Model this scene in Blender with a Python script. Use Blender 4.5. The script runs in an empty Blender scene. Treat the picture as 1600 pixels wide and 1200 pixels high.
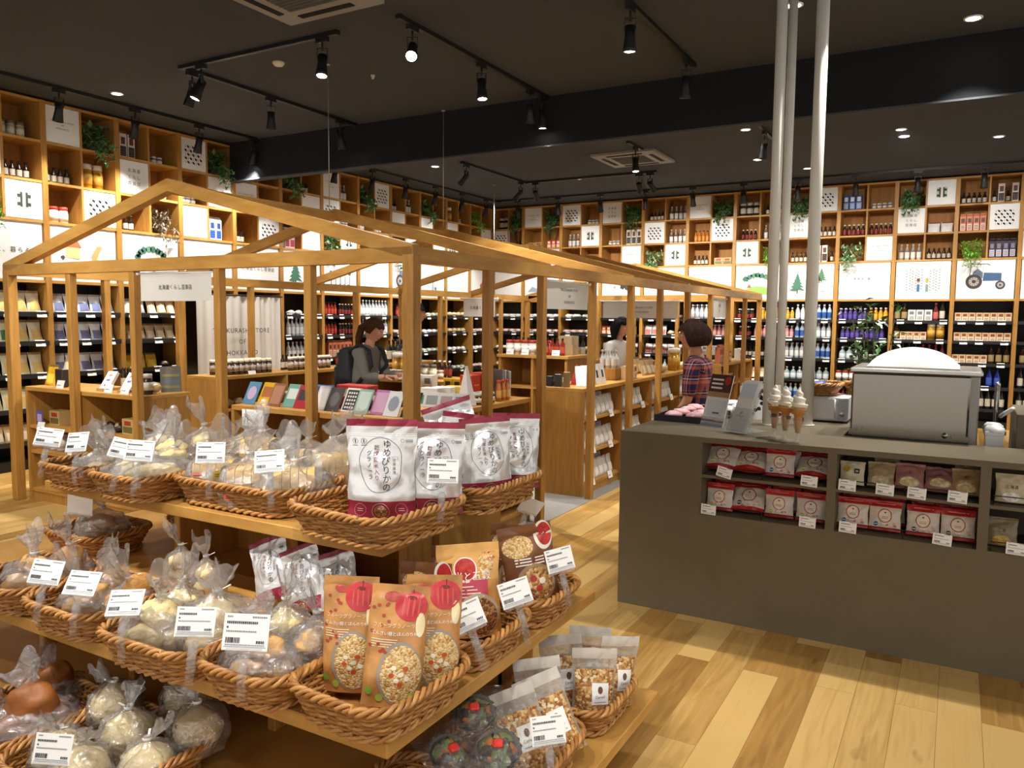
import bpy, math, random
from mathutils import Vector, Matrix
from mathutils import noise as mnoise
PI = math.pi
S = bpy.context.scene
COL = S.collection
random.seed(7)

# ------------------------------------------------------------ camera, world, exposure
cd = bpy.data.cameras.new('camera'); cam = bpy.data.objects.new('camera', cd); COL.objects.link(cam)
cd.sensor_width = 36; cd.sensor_fit = 'HORIZONTAL'; cd.lens = 1226.3 / 1600 * 36
cd.clip_start = .02; cd.clip_end = 80
def cam_matrix(yaw, pitch, roll, loc):
    f = Vector((-math.sin(yaw) * math.cos(pitch), math.cos(yaw) * math.cos(pitch), -math.sin(pitch)))
    r0 = Vector((math.cos(yaw), math.sin(yaw), 0)); u0 = r0.cross(f)
    r = r0 * math.cos(roll) + u0 * math.sin(roll); u = u0 * math.cos(roll) - r0 * math.sin(roll)
    return Matrix(((r.x, u.x, -f.x, loc[0]), (r.y, u.y, -f.y, loc[1]), (r.z, u.z, -f.z, loc[2]), (0, 0, 0, 1)))
cam.matrix_world = cam_matrix(math.radians(29.56), math.radians(4.82), math.radians(.5226), (0, 0, 1.55))
S.camera = cam
W = bpy.data.worlds.new('mall_daylight'); S.world = W; W.use_nodes = True
W.node_tree.nodes['Background'].inputs[0].default_value = (1, .975, .94, 1)
W.node_tree.nodes['Background'].inputs[1].default_value = .6
vs = S.view_settings
S.display_settings.display_device = 'sRGB'
vs.view_transform = 'Standard'; vs.look = 'None'; vs.gamma = 1; vs.exposure = 0.85; vs.use_curve_mapping = False
S.cycles.max_bounces = 8; S.cycles.diffuse_bounces = 4; S.cycles.glossy_bounces = 3
S.cycles.transmission_bounces = 6; S.cycles.transparent_max_bounces = 24
S.cycles.sample_clamp_indirect = 4; S.cycles.sample_clamp_direct = 30
S.cycles.caustics_reflective = False; S.cycles.caustics_refractive = False

# ------------------------------------------------------------ materials
def lin(h):
    h = h.lstrip('#'); o = []
    for i in (0, 2, 4):
        c = int(h[i:i + 2], 16) / 255
        o.append(c / 12.92 if c <= .04045 else ((c + .055) / 1.055) ** 2.4)
    return (*o, 1)
_M = {}
def N(t, kind, **kw):
    n = t.nodes.new(kind)
    for k, v in kw.items(): setattr(n, k, v)
    return n
def mat(hexc, rough=.55, metal=0, spec=.5, bump=0, bscale=60, var=0, vscale=8, emit=0, alpha=1, name=None):
    key = (hexc, rough, metal, spec, bump, bscale, var, vscale, emit, alpha, name)
    if key in _M: return _M[key]
    m = bpy.data.materials.new(name or 'mat_' + hexc.strip('#')); m.use_nodes = True
    t = m.node_tree; b = t.nodes['Principled BSDF']; c = lin(hexc)
    b.inputs['Base Color'].default_value = c; b.inputs['Roughness'].default_value = rough
    b.inputs['Metallic'].default_value = metal; b.inputs['Specular IOR Level'].default_value = spec
    if emit:
        b.inputs['Emission Color'].default_value = c; b.inputs['Emission Strength'].default_value = emit
    if alpha < 1: b.inputs['Alpha'].default_value = alpha
    if bump or var:
        tc = N(t, 'ShaderNodeTexCoord')
    if var:
        n = N(t, 'ShaderNodeTexNoise'); n.inputs['Scale'].default_value = vscale; n.inputs['Detail'].default_value = 4
        t.links.new(tc.outputs['Object'], n.inputs['Vector'])
        h = N(t, 'ShaderNodeHueSaturation'); h.inputs['Color'].default_value = c
        mr = N(t, 'ShaderNodeMapRange'); mr.inputs[1].default_value = .3; mr.inputs[2].default_value = .7
        mr.inputs[3].default_value = 1 - var; mr.inputs[4].default_value = 1 + var
        t.links.new(n.outputs['Fac'], mr.inputs[0]); t.links.new(mr.outputs[0], h.inputs['Value'])
        t.links.new(h.outputs[0], b.inputs['Base Color'])
    if bump:
        n = N(t, 'ShaderNodeTexNoise'); n.inputs['Scale'].default_value = bscale; n.inputs['Detail'].default_value = 3
        t.links.new(tc.outputs['Object'], n.inputs['Vector'])
        bp = N(t, 'ShaderNodeBump'); bp.inputs['Strength'].default_value = bump; bp.inputs['Distance'].default_value = .01
        t.links.new(n.outputs['Fac'], bp.inputs['Height']); t.links.new(bp.outputs[0], b.inputs['Normal'])
    _M[key] = m
    return m
def wood_mat(name, h1, h2, scale=(3, 3, 40), rough=.45):
    m = bpy.data.materials.new(name); m.use_nodes = True; t = m.node_tree; b = t.nodes['Principled BSDF']
    tc = N(t, 'ShaderNodeTexCoord'); mp = N(t, 'ShaderNodeMapping'); mp.inputs['Scale'].default_value = scale
    n = N(t, 'ShaderNodeTexNoise'); n.inputs['Scale'].default_value = 2; n.inputs['Detail'].default_value = 5; n.inputs['Distortion'].default_value = .6
    r = N(t, 'ShaderNodeValToRGB'); r.color_ramp.elements[0].color = lin(h1); r.color_ramp.elements[1].color = lin(h2)
    r.color_ramp.elements[0].position = .3; r.color_ramp.elements[1].position = .72
    t.links.new(tc.outputs['Object'], mp.inputs[0]); t.links.new(mp.outputs[0], n.inputs['Vector'])
    t.links.new(n.outputs['Fac'], r.inputs[0]); t.links.new(r.outputs[0], b.inputs['Base Color'])
    b.inputs['Roughness'].default_value = rough; b.inputs['Specular IOR Level'].default_value = .35
    return m
def floor_mat():
    m = bpy.data.materials.new('oak_planks'); m.use_nodes = True; t = m.node_tree; b = t.nodes['Principled BSDF']
    tc = N(t, 'ShaderNodeTexCoord'); mp = N(t, 'ShaderNodeMapping'); mp.inputs['Rotation'].default_value = (0, 0, PI / 2)
    br = N(t, 'ShaderNodeTexBrick'); br.offset = .37; br.offset_frequency = 2
    for k, v in (('Scale', 1), ('Mortar Size', .0012), ('Brick Width', 1.15), ('Row Height', .152), ('Bias', 0), ('Mortar Smooth', .2)): br.inputs[k].default_value = v
    br.inputs['Color1'].default_value = (0, 0, 0, 1); br.inputs['Color2'].default_value = (1, 1, 1, 1); br.inputs['Mortar'].default_value = (.42, .42, .42, 1)
    t.links.new(tc.outputs['Object'], mp.inputs[0]); t.links.new(mp.outputs[0], br.inputs['Vector'])
    # grain along the planks, shifted plank by plank
    sep = N(t, 'ShaderNodeVectorMath', operation='MULTIPLY'); sep.inputs[1].default_value = (1.3, 17, 1)
    t.links.new(mp.outputs[0], sep.inputs[0])
    off = N(t, 'ShaderNodeVectorMath', operation='SCALE'); off.inputs['Scale'].default_value = 9
    t.links.new(br.outputs['Color'], off.inputs[0])
    ad = N(t, 'ShaderNodeVectorMath', operation='ADD'); t.links.new(sep.outputs[0], ad.inputs[0]); t.links.new(off.outputs[0], ad.inputs[1])
    n = N(t, 'ShaderNodeTexNoise'); n.inputs['Scale'].default_value = 1.6; n.inputs['Detail'].default_value = 6; n.inputs['Distortion'].default_value = 1.2
    t.links.new(ad.outputs[0], n.inputs['Vector'])
    k = N(t, 'ShaderNodeTexNoise'); k.inputs['Scale'].default_value = 7; k.inputs['Detail'].default_value = 2
    kk = N(t, 'ShaderNodeVectorMath', operation='MULTIPLY'); kk.inputs[1].default_value = (.55, 1.6, 1)
    t.links.new(mp.outputs[0], kk.inputs[0]); t.links.new(kk.outputs[0], k.inputs['Vector'])
    r = N(t, 'ShaderNodeValToRGB'); e = r.color_ramp.elements
    e[0].color = lin('85602c'); e[0].position = .22; e[1].color = lin('cda866'); e[1].position = .8
    x = e.new(.5); x.color = lin('ad8242')
    mx = N(t, 'ShaderNodeMath', operation='MULTIPLY_ADD'); mx.inputs[1].default_value = .6
    t.links.new(br.outputs['Color'], mx.inputs[0])
    sc = N(t, 'ShaderNodeMath', operation='MULTIPLY'); sc.inputs[1].default_value = .6
    t.links.new(n.outputs['Fac'], sc.inputs[0]); t.links.new(sc.outputs[0], mx.inputs[2]); t.links.new(mx.outputs[0], r.inputs[0])
    kr = N(t, 'ShaderNodeMapRange'); kr.inputs[1].default_value = .68; kr.inputs[2].default_value = .8; kr.inputs[3].default_value = 1; kr.inputs[4].default_value = .55
    t.links.new(k.outputs['Fac'], kr.inputs[0])
    mm = N(t, 'ShaderNodeMath', operation='MULTIPLY'); fm = N(t, 'ShaderNodeMapRange'); fm.inputs[3].default_value = 1; fm.inputs[4].default_value = .6
    t.links.new(br.outputs['Fac'], fm.inputs[0]); t.links.new(fm.outputs[0], mm.inputs[0]); t.links.new(kr.outputs[0], mm.inputs[1])
    h = N(t, 'ShaderNodeHueSaturation'); t.links.new(r.outputs[0], h.inputs['Color']); t.links.new(mm.outputs[0], h.inputs['Value'])
    t.links.new(h.outputs[0], b.inputs['Base Color']); b.inputs['Roughness'].default_value = .38; b.inputs['Specular IOR Level'].default_value = .35
    return m
def film_mat(name, tint, body=.12, rough=.12, gloss=1.0):
    """thin clear plastic: mostly see-through, a little milky, with sharp glints"""
    m = bpy.data.materials.new(name); m.use_nodes = True; t = m.node_tree; t.nodes.clear()
    o = N(t, 'ShaderNodeOutputMaterial'); tr = N(t, 'ShaderNodeBsdfTransparent'); d = N(t, 'ShaderNodeBsdfDiffuse'); g = N(t, 'ShaderNodeBsdfGlossy')
    tr.inputs[0].default_value = (.98, .98, .98, 1); d.inputs[0].default_value = lin(tint); g.inputs['Roughness'].default_value = rough
    a = N(t, 'ShaderNodeMixShader'); a.inputs[0].default_value = body; tl = N(t, 'ShaderNodeBsdfTranslucent'); tl.inputs[0].default_value = lin(tint); dd = N(t, 'ShaderNodeMixShader'); dd.inputs[0].default_value = .5
    t.links.new(d.outputs[0], dd.inputs[1]); t.links.new(tl.outputs[0], dd.inputs[2]); t.links.new(tr.outputs[0], a.inputs[1]); t.links.new(dd.outputs[0], a.inputs[2])
    fr = N(t, 'ShaderNodeLayerWeight'); fr.inputs['Blend'].default_value = .25
    pw = N(t, 'ShaderNodeMath', operation='POWER'); pw.inputs[1].default_value = 2.5; t.links.new(fr.outputs['Facing'], pw.inputs[0])
    mu = N(t, 'ShaderNodeMath', operation='MULTIPLY_ADD'); mu.inputs[1].default_value = .55 * gloss; mu.inputs[2].default_value = .055 * gloss; mu.use_clamp = True
    t.links.new(pw.outputs[0], mu.inputs[0])
    c = N(t, 'ShaderNodeMixShader'); t.links.new(mu.outputs[0], c.inputs[0]); t.links.new(a.outputs[0], c.inputs[1]); t.links.new(g.outputs[0], c.inputs[2])
    t.links.new(c.outputs[0], o.inputs[0])
    tc = N(t, 'ShaderNodeTexCoord'); n = N(t, 'ShaderNodeTexNoise'); n.inputs['Scale'].default_value = 20; n.inputs['Detail'].default_value = 3; n.inputs['Distortion'].default_value = 2.2
    bp = N(t, 'ShaderNodeBump'); bp.inputs['Strength'].default_value = 1.0; bp.inputs['Distance'].default_value = .012
    t.links.new(tc.outputs['Object'], n.inputs['Vector']); t.links.new(n.outputs['Fac'], bp.inputs['Height'])
    for q in (d, g, fr): t.links.new(bp.outputs[0], q.inputs['Normal'])
    return m
def speck_mat(name, cols, scale=140, rough=.7, bump=.6):
    """grain, oats, seeds: little cells in several colours"""
    m = bpy.data.materials.new(name); m.use_nodes = True; t = m.node_tree; b = t.nodes['Principled BSDF']
    tc = N(t, 'ShaderNodeTexCoord'); v = N(t, 'ShaderNodeTexVoronoi'); v.inputs['Scale'].default_value = scale
    t.links.new(tc.outputs['Object'], v.inputs['Vector'])
    s = N(t, 'ShaderNodeSeparateColor'); t.links.new(v.outputs['Color'], s.inputs[0])
    r = N(t, 'ShaderNodeValToRGB'); r.color_ramp.interpolation = 'CONSTANT'; e = r.color_ramp.elements
    e[0].color = lin(cols[0]); e[1].color = lin(cols[1]); e[1].position = 1 / len(cols)
    for i, c in enumerate(cols[2:], 2):
        q = e.new(i / len(cols)); q.color = lin(c)
    t.links.new(s.outputs[0], r.inputs[0]); t.links.new(r.outputs[0], b.inputs['Base Color']); b.inputs['Roughness'].default_value = rough
    bp = N(t, 'ShaderNodeBump'); bp.inputs['Strength'].default_value = bump; bp.inputs['Distance'].default_value = .004; bp.invert = True
    t.links.new(v.outputs['Distance'], bp.inputs['Height']); t.links.new(bp.outputs[0], b.inputs['Normal'])
    return m
def plaid_mat():
    m = bpy.data.materials.new('plaid_cloth'); m.use_nodes = True; t = m.node_tree; b = t.nodes['Principled BSDF']
    tc = N(t, 'ShaderNodeTexCoord'); sx = N(t, 'ShaderNodeSeparateXYZ'); t.links.new(tc.outputs['Object'], sx.inputs[0])
    def stripes(sock, stops, period):
        a = N(t, 'ShaderNodeMath', operation='MULTIPLY'); a.inputs[1].default_value = 1 / period; t.links.new(sock, a.inputs[0])
        f = N(t, 'ShaderNodeMath', operation='FRACT'); t.links.new(a.outputs[0], f.inputs[0])
        r = N(t, 'ShaderNodeValToRGB'); r.color_ramp.interpolation = 'CONSTANT'; e = r.color_ramp.elements
        e[0].color = lin(stops[0][1]); e[0].position = 0; e[1].color = lin(stops[1][1]); e[1].position = stops[1][0]
        for p, c in stops[2:]:
            q = e.new(p); q.color = lin(c)
        t.links.new(f.outputs[0], r.inputs[0]); return r
    st = [(0, '2c2b45'), (.34, 'b5604f'), (.56, '34324c'), (.66, 'd8c4b8'), (.72, '2a2940'), (.86, 'a8483f'), (.93, '2c2b45')]
    av = N(t, 'ShaderNodeMath', operation='ADD'); t.links.new(sx.outputs[0], av.inputs[0]); t.links.new(sx.outputs[1], av.inputs[1])
    A = stripes(av.outputs[0], st, .105); B = stripes(sx.outputs[2], st, .105)
    mx = N(t, 'ShaderNodeMix', data_type='RGBA'); mx.inputs[0].default_value = .5
    t.links.new(A.outputs[0], mx.inputs[6]); t.links.new(B.outputs[0], mx.inputs[7]); t.links.new(mx.outputs[2], b.inputs['Base Color'])
    b.inputs['Roughness'].default_value = .9; b.inputs['Specular IOR Level'].default_value = .1
    return m
WOOD = wood_mat('honey_wood', 'a67635', 'c08f48', (22, 22, 2))
WOODH = wood_mat('honey_wood_board', 'b07f3c', 'c99950', (2.2, 2.2, 9))
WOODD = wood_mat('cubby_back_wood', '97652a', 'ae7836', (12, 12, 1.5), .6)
OAK = floor_mat()
FILM = film_mat('clear_bag_film', 'fdfdfd', .22, .17, 3.2)
FILMC = film_mat('pack_film', 'f4f4f4', .06, .12, 2.0)
FILMW = film_mat('frosted_bag_film', 'eeeae2', .42, .3, .7)
CLIPM = film_mat('clear_acrylic', 'f4f8fa', .16, .06, 1.6)
CEIL = mat('4a4d51', .9, spec=.1); CEILB = mat('26272a', .9, spec=.1); BLACK = mat('121212', .5); BLK2 = mat('1b1a19', .8, spec=.2)
WHITE = mat('f2f2f0', .5); PAPER = mat('f5f4f1', .7, spec=.2); INK = mat('2b2b2e', .8, spec=.1); GREY = mat('9a9a98', .5)
CLOTH = mat('d9d5cc', .95, spec=.05, bump=.25, bscale=220); STEEL = mat('b9b7b1', .22, 1); DGREY = mat('555555', .6)
COUNTER = mat('6d624d', .62, var=.05, vscale=5, spec=.3)

# ------------------------------------------------------------ mesh builder
class MB:
    def __init__(s): s.v = []; s.f = []; s.m = []; s.sm = []; s.mats = []
    def mi(s, m):
        if m not in s.mats: s.mats.append(m)
        return s.mats.index(m)
    def add(s, vs, fs, m, smooth=False, M=None):
        o = len(s.v)
        if M is not None: vs = [M @ Vector(v) for v in vs]
        s.v += [tuple(v) for v in vs]; k = s.mi(m) if not isinstance(m, list) else None
        for i, f in enumerate(fs):
            s.f.append(tuple(o + j for j in f)); s.m.append(k if k is not None else s.mi(m[i])); s.sm.append(smooth)
        return s
    def box(s, x0, x1, y0, y1, z0, z1, m, M=None):
        v = [(x, y, z) for z in (z0, z1) for y in (y0, y1) for x in (x0, x1)]
        return s.add(v, [(0, 2, 3, 1), (4, 5, 7, 6), (0, 1, 5, 4), (2, 6, 7, 3), (0, 4, 6, 2), (1, 3, 7, 5)], m, False, M)
    def cham(s, x0, x1, y0, y1, z0, z1, m, c=.004, M=None):
        """box with chamfered vertical and top edges"""
        def ring(z, d): return [(x0 + c + d, y0 + d, z), (x1 - c - d, y0 + d, z), (x1 - d, y0 + c + d, z), (x1 - d, y1 - c - d, z), (x1 - c - d, y1 - d, z), (x0 + c + d, y1 - d, z), (x0 + d, y1 - c - d, z), (x0 + d, y0 + c + d, z)]
        rs = [ring(z0 , c), ring(z0 + c, 0), ring(z1 - c, 0), ring(z1, c)]
        v = sum(rs, []); f = [tuple(range(7, -1, -1)), tuple(range(24, 32))]
        for a in range(3):
            for i in range(8): f.append((a * 8 + i, a * 8 + (i + 1) % 8, a * 8 + 8 + (i + 1) % 8, a * 8 + 8 + i))
        return s.add(v, f, m, False, M)
    def lathe(s, prof, n, m, c=(0, 0, 0), M=None, smooth=True, sx=1, sy=1, caps=True):
        v = []; f = []
        for r, z in prof:
            for i in range(n):
                a = 2 * PI * i / n; v.append((c[0] + r * sx * math.cos(a), c[1] + r * sy * math.sin(a), c[2] + z))
        ms = m if isinstance(m, list) else None; fm = []
        for k in range(len(prof) - 1):
            for i in range(n):
                f.append((k * n + i, k * n + (i + 1) % n, (k + 1) * n + (i + 1) % n, (k + 1) * n + i)); fm.append(ms[k] if ms else m)
        if caps:
            f.append(tuple(range(n - 1, -1, -1))); fm.append(fm[0]); f.append(tuple((len(prof) - 1) * n + i for i in range(n))); fm.append(fm[-2])
        return s.add(v, f, fm, smooth, M)
    def tube(s, pts, r, n, m, closed=False, M=None, smooth=True):
        pts = [Vector(p) for p in pts]; L = len(pts); v = []; f = []
        rr = r if isinstance(r, (list, tuple)) else [r] * L
        up = Vector((0, 0, 1)); last = None
        for i, p in enumerate(pts):
            if closed: d = pts[(i + 1) % L] - pts[i - 1]
            else: d = pts[min(i + 1, L - 1)] - pts[max(i - 1, 0)]
            d = d.normalized() if d.length > 1e-9 else Vector((0, 0, 1))
            if last is None:
                a = d.cross(up)
                if a.length < 1e-3: a = d.cross(Vector((1, 0, 0)))
            else: a = last - d * last.dot(d)
            a.normalize(); last = a; b = d.cross(a)
            for k in range(n):
                t = 2 * PI * k / n; v.append(p + (a * math.cos(t) + b * math.sin(t)) * rr[i])
        for i in range(L if closed else L - 1):
            j = (i + 1) % L
            for k in range(n): f.append((i * n + k, i * n + (k + 1) % n, j * n + (k + 1) % n, j * n + k))
        if not closed: f += [tuple(range(n - 1, -1, -1)), tuple((L - 1) * n + k for k in range(n))]
        return s.add(v, f, m, smooth, M)
    def bar(s, a, b, w, h, m):
        """straight bar of rectangular section from a to b (h upright)"""
        a = Vector(a); b = Vector(b); d = (b - a).normalized(); x = d.cross(Vector((0, 0, 1)))
        if x.length < 1e-4: x = Vector((1, 0, 0))
        x.normalize(); z = x.cross(d); v = []
        for p in (a, b):
            for i, j in ((-1, -1), (1, -1), (1, 1), (-1, 1)): v.append(p + x * i * w / 2 + z * j * h / 2)
        return s.add(v, [(0, 1, 2, 3), (7, 6, 5, 4), (0, 4, 5, 1), (1, 5, 6, 2), (2, 6, 7, 3), (3, 7, 4, 0)], m)
    def poly(s, pts, m, M=None): return s.add(pts, [tuple(range(len(pts)))], m, False, M)
    def prism(s, pts, d, m, M=None):
        """outline in x,z pulled back along y by d"""
        n = len(pts); v = [(x, 0, z) for x, z in pts] + [(x, d, z) for x, z in pts]
        return s.add(v, [tuple(range(n)), tuple(range(2 * n - 1, n - 1, -1))] + [(i, i + n, (i + 1) % n + n, (i + 1) % n) for i in range(n)], m, False, M)
    def grid(s, fn, nu, nv, m, M=None, smooth=True, wrap=False, mf=None):
        v = [fn(i / nu, j / nv) for j in range(nv + 1) for i in range(nu + (0 if wrap else 1))]
        w = nu if wrap else nu + 1; f = []; fm = []
        for j in range(nv):
            for i in range(nu):
                i2 = (i + 1) % w if wrap else i + 1
                f.append((j * w + i, j * w + i2, (j + 1) * w + i2, (j + 1) * w + i)); fm.append(mf((i + .5) / nu, (j + .5) / nv) if mf else m)
        return s.add(v, f, fm, smooth, M)
    def ell(s, c, r, m, nu=16, nv=10, amp=0, fr=3, M=None, seed=0):
        r = r if isinstance(r, (tuple, list)) else (r, r, r)
        def fn(u, v):
            a = 2 * PI * u; b = PI * (v - .5) * .998; d = Vector((math.cos(a) * math.cos(b), math.sin(a) * math.cos(b), math.sin(b)))
            k = 1 + (amp * mnoise.noise(d * fr + Vector((seed, 0, 0))) if amp else 0)
            return (c[0] + d.x * r[0] * k, c[1] + d.y * r[1] * k, c[2] + d.z * r[2] * k)
        return s.grid(fn, nu, nv, m, M, True, True)
    def disc(s, c, r, n, m, M=None, sy=1):
        return s.poly([(c[0] + r * math.cos(2 * PI * i / n), c[1], c[2] + r * sy * math.sin(2 * PI * i / n)) for i in range(n)], m, M)
    def ringx(s, c, r, w, n, m, M=None, sy=1, fn=None):
        """flat ring in the x,z plane"""
        v = []
        for i in range(n):
            a = 2 * PI * i / n
            for q in (r - w / 2, r + w / 2): v.append((c[0] + q * math.cos(a), c[1], c[2] + q * sy * math.sin(a)))
        if fn: v = [fn(p) for p in v]
        return s.add(v, [(2 * i, 2 * i + 1, (2 * i + 3) % (2 * n), (2 * i + 2) % (2 * n)) for i in range(n)], m, False, M)
    def text(s, txt, size, m, at=(0, 0, 0), align='CENTER', space=1, M=None, fn=None, vert=False, leading=1.25):
        """lettering in the x,z plane facing -y"""
        if vert:
            for i, ch in enumerate(txt): s.text(ch, size, m, (at[0], at[1], at[2] - i * size * space), 'CENTER', 1, M, fn)
            return s
        vs, fs = text_mesh(txt, align, space, leading)
        pv = [(at[0] + x * size, at[1], at[2] + y * size) for x, y in vs]
        if fn: pv = [fn(p) for p in pv]
        return s.add(pv, fs, m, False, M)
    def mesh(s, name):
        me = bpy.data.meshes.new(name); me.from_pydata(s.v, [], s.f)
        for m in s.mats: me.materials.append(m)
        me.polygons.foreach_set('material_index', s.m); me.polygons.foreach_set('use_smooth', s.sm); me.update()
        return me
_T = {}
def text_mesh(txt, align, space, leading):
    k = (txt, align, space, leading)
    if k not in _T:
        cu = bpy.data.curves.new('lettering', 'FONT'); cu.body = txt; cu.align_x = align; cu.size = 1; cu.space_character = space; cu.space_line = leading; cu.resolution_u = 2
        o = bpy.data.objects.new('lettering', cu); COL.objects.link(o)
        dg = bpy.context.evaluated_depsgraph_get(); dg.update(); me = o.evaluated_get(dg).to_mesh()
        _T[k] = ([(v.co.x, v.co.y) for v in me.vertices], [tuple(p.vertices) for p in me.polygons])
        o.evaluated_get(dg).to_mesh_clear(); bpy.data.objects.remove(o); bpy.data.curves.remove(cu)
    return _T[k]
def TR(x=0, y=0, z=0, rz=0, rx=0, ry=0, s=1):
    return Matrix.Translation((x, y, z)) @ Matrix.Rotation(rz, 4, 'Z') @ Matrix.Rotation(ry, 4, 'Y') @ Matrix.Rotation(rx, 4, 'X') @ Matrix.Scale(s, 4)

# ------------------------------------------------------------ objects
def thing(name, label, cat, mesh=None, loc=(0, 0, 0), rz=0, group=None, M=None, kind=None):
    me = mesh.mesh(name) if isinstance(mesh, MB) else mesh
    o = bpy.data.objects.new(name, me); COL.objects.link(o)
    if M is not None: o.matrix_world = M
    else: o.location = loc; o.rotation_euler = (0, 0, rz)
    o['label'] = label; o['category'] = cat
    if group: o['group'] = group
    if kind: o['kind'] = kind
    return o
CH = {}
def part(name, mesh, parent, M=None, label=None):
    me = mesh.mesh(name) if isinstance(mesh, MB) else mesh
    o = bpy.data.objects.new(name, me); COL.objects.link(o); o.parent = parent; CH.setdefault(parent.name, []).append(o)
    if M is not None: o.matrix_local = M
    if label: o['label'] = label
    return o
def struct(name, mesh, label=None):
    o = bpy.data.objects.new(name, mesh.mesh(name)); COL.objects.link(o); o['kind'] = 'structure'
    if label: o['label'] = label
    return o
def dup(root, M=None, label=None, group=None, cat=None):
    r = root.copy(); COL.objects.link(r)
    if M is not None: r.matrix_world = M
    if label: r['label'] = label
    if group: r['group'] = group
    if cat: r['category'] = cat
    for ch in CH.get(root.name, ()):
        c = ch.copy(); COL.objects.link(c); c.parent = r; CH.setdefault(r.name, []).append(c)
        for g in CH.get(ch.name, ()):
            d = g.copy(); COL.objects.link(d); d.parent = c; CH.setdefault(c.name, []).append(d)
    return r
# ------------------------------------------------------------ the room
ZC = 3.68; XL = -8.0; YB = 13.31
b = MB(); b.box(-9, 4.6, -3.4, 14.2, -.06, 0, OAK); struct('floor', b)
b = MB(); b.box(-9, 4.6, -3.4, 14.2, ZC, ZC + .08, CEIL); struct('ceiling', b)
b = MB(); b.box(XL - .5, XL - .42, -3.4, 14.2, 0, ZC, BLK2); struct('wall_left', b)
b = MB(); b.box(XL - .5, 4.6, YB + .42, YB + .5, 0, ZC, BLK2); struct('wall_back', b)
b = MB(); b.box(XL + .01, 4.6, 6.92, 7.02, 3.22, ZC, CEILB); b.box(XL + .01, 4.6, 6.912, 7.028, 3.205, 3.22, CEIL); struct('trim_1', b, 'black drop beam hanging from the dark ceiling')
b = MB(); b.box(-6.6, -2.66, 3.68, 12.4, 0, .004, mat('8d8b85', .7, var=.06)); struct('trim_2', b, 'grey floor tile field inside the timber frame')
# ------------------------------------------------------------ lamps
LENS = mat('fff6e8', .3, emit=14, name='lamp_lens')
def lamp_light(name, parent, M, energy, size, blend=.5, col=(1, .96, .90), rad=.03):
    l = bpy.data.lights.new(name, 'SPOT'); l.energy = energy; l.spot_size = math.radians(size); l.spot_blend = blend; l.color = col; l.shadow_soft_size = rad
    o = bpy.data.objects.new(name, l); COL.objects.link(o); o.parent = parent; o.matrix_local = M
    return o
def head_mesh():
    h = MB(); h.lathe([(.034, -.02), (.036, .06), (.045, .125), (.047, .15), (.041, .152), (.039, .142)], 20, BLACK)
    return h.mesh('lamp_head')
HEADME = head_mesh()
_l = MB(); _l.lathe([(.0385, 0), (.0385, .003)], 20, LENS); LENSME = _l.mesh('lamp_lens')
_a = MB(); _a.box(-.055, .055, -.017, .017, -.036, 0, BLACK); _a.tube([(0, 0, -.03), (0, 0, -.10)], .008, 8, BLACK); ARMME = _a.mesh('track_adapter')
_y = MB(); _y.box(-.04, -.036, -.012, .012, -.16, -.08, BLACK); _y.box(.036, .04, -.012, .012, -.16, -.08, BLACK); _y.box(-.04, .04, -.012, .012, -.086, -.08, BLACK); YOKEME = _y.mesh('yoke')
def spot(x, y, aim, label, energy=60, size=60, z=ZC - .03, rz=0, group=None, blend=.6, rad=.03, col=(1, .96, .90)):
    o = thing('track_spotlight', label, 'spotlight', None, (x, y, z), 0, group)
    part('track_adapter', ARMME, o, Matrix.Rotation(rz, 4, 'Z'))
    d = (Vector(aim) - Vector((x, y, z - .15))).normalized(); q = d.to_track_quat('Z', 'Y').to_matrix().to_4x4()
    part('yoke', YOKEME, o, Matrix.Rotation(math.atan2(d.y, d.x) + PI / 2, 4, 'Z'))
    H = Matrix.Translation((0, 0, -.15)) @ q
    h = part('lamp_head', HEADME, o, H); part('lens', LENSME, h, Matrix.Translation((0, 0, .141)), 'glowing white lens')
    lamp_light('lamp_light', h, Matrix.Translation((0, 0, .156)) @ Matrix.Rotation(PI, 4, 'X'), energy, size, blend, col, rad)
    return o
def track(x0, y0, x1, y1, label, group=None):
    b = MB(); b.bar((0, 0, 0), (x1 - x0, y1 - y0, 0), .036, .03, BLACK)
    d = Vector((x1 - x0, y1 - y0, 0)).normalized()
    for p in (Vector((0, 0, 0)), Vector((x1 - x0, y1 - y0, 0))): b.bar(p - d * .02, p + d * .02, .042, .034, BLACK)
    t = thing('lighting_track', label, 'light track', b, (x0, y0, ZC - .016), 0, group)
    return t
track(-5.91, 4.62, -4.16, 4.62, 'short black light track running across the ceiling over the timber frame')
track(-5.9, 4.66, -5.92, 6.86, 'black light track meeting the short track at a corner, ending at the drop beam')
track(-3.55, 4.6, -3.55, 6.88, 'black light track with four spotlights, centre of the near ceiling')
track(-2.03, 2.2, -2.03, 6.6, 'long black light track near the white poles, ending before the drop beam')
track(-6.03, 9.2, -6.03, 10.98, 'black light track behind the drop beam, nearest the left wall of shelves')
track(-6.03, 11.0, -3.9, 11.0, 'black light track behind the drop beam running parallel to the back wall')
track(-7.46, 0.2, -7.46, 6.84, 'black light track along the left wall in front of the drop beam')
track(-7.46, 7.2, -7.46, 12.6, 'black light track along the left wall behind the drop beam')
track(-7.46, 12.5, 3.4, 12.5, 'long black light track along the back wall of shelves')
track(-2.0, 8.9, -2.0, 10.5, 'short black light track half hidden by the white poles')
track(-3.56, 9.05, -3.56, 9.5, 'stub of black light track beside the white air conditioner grille')
track(-4.6, 0.6, .8, 0.6, 'black light track above the basket stand')
track(-.6, 4.9, 2.8, 4.9, 'black light track above the grey counter')
NEARW = 78
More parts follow.
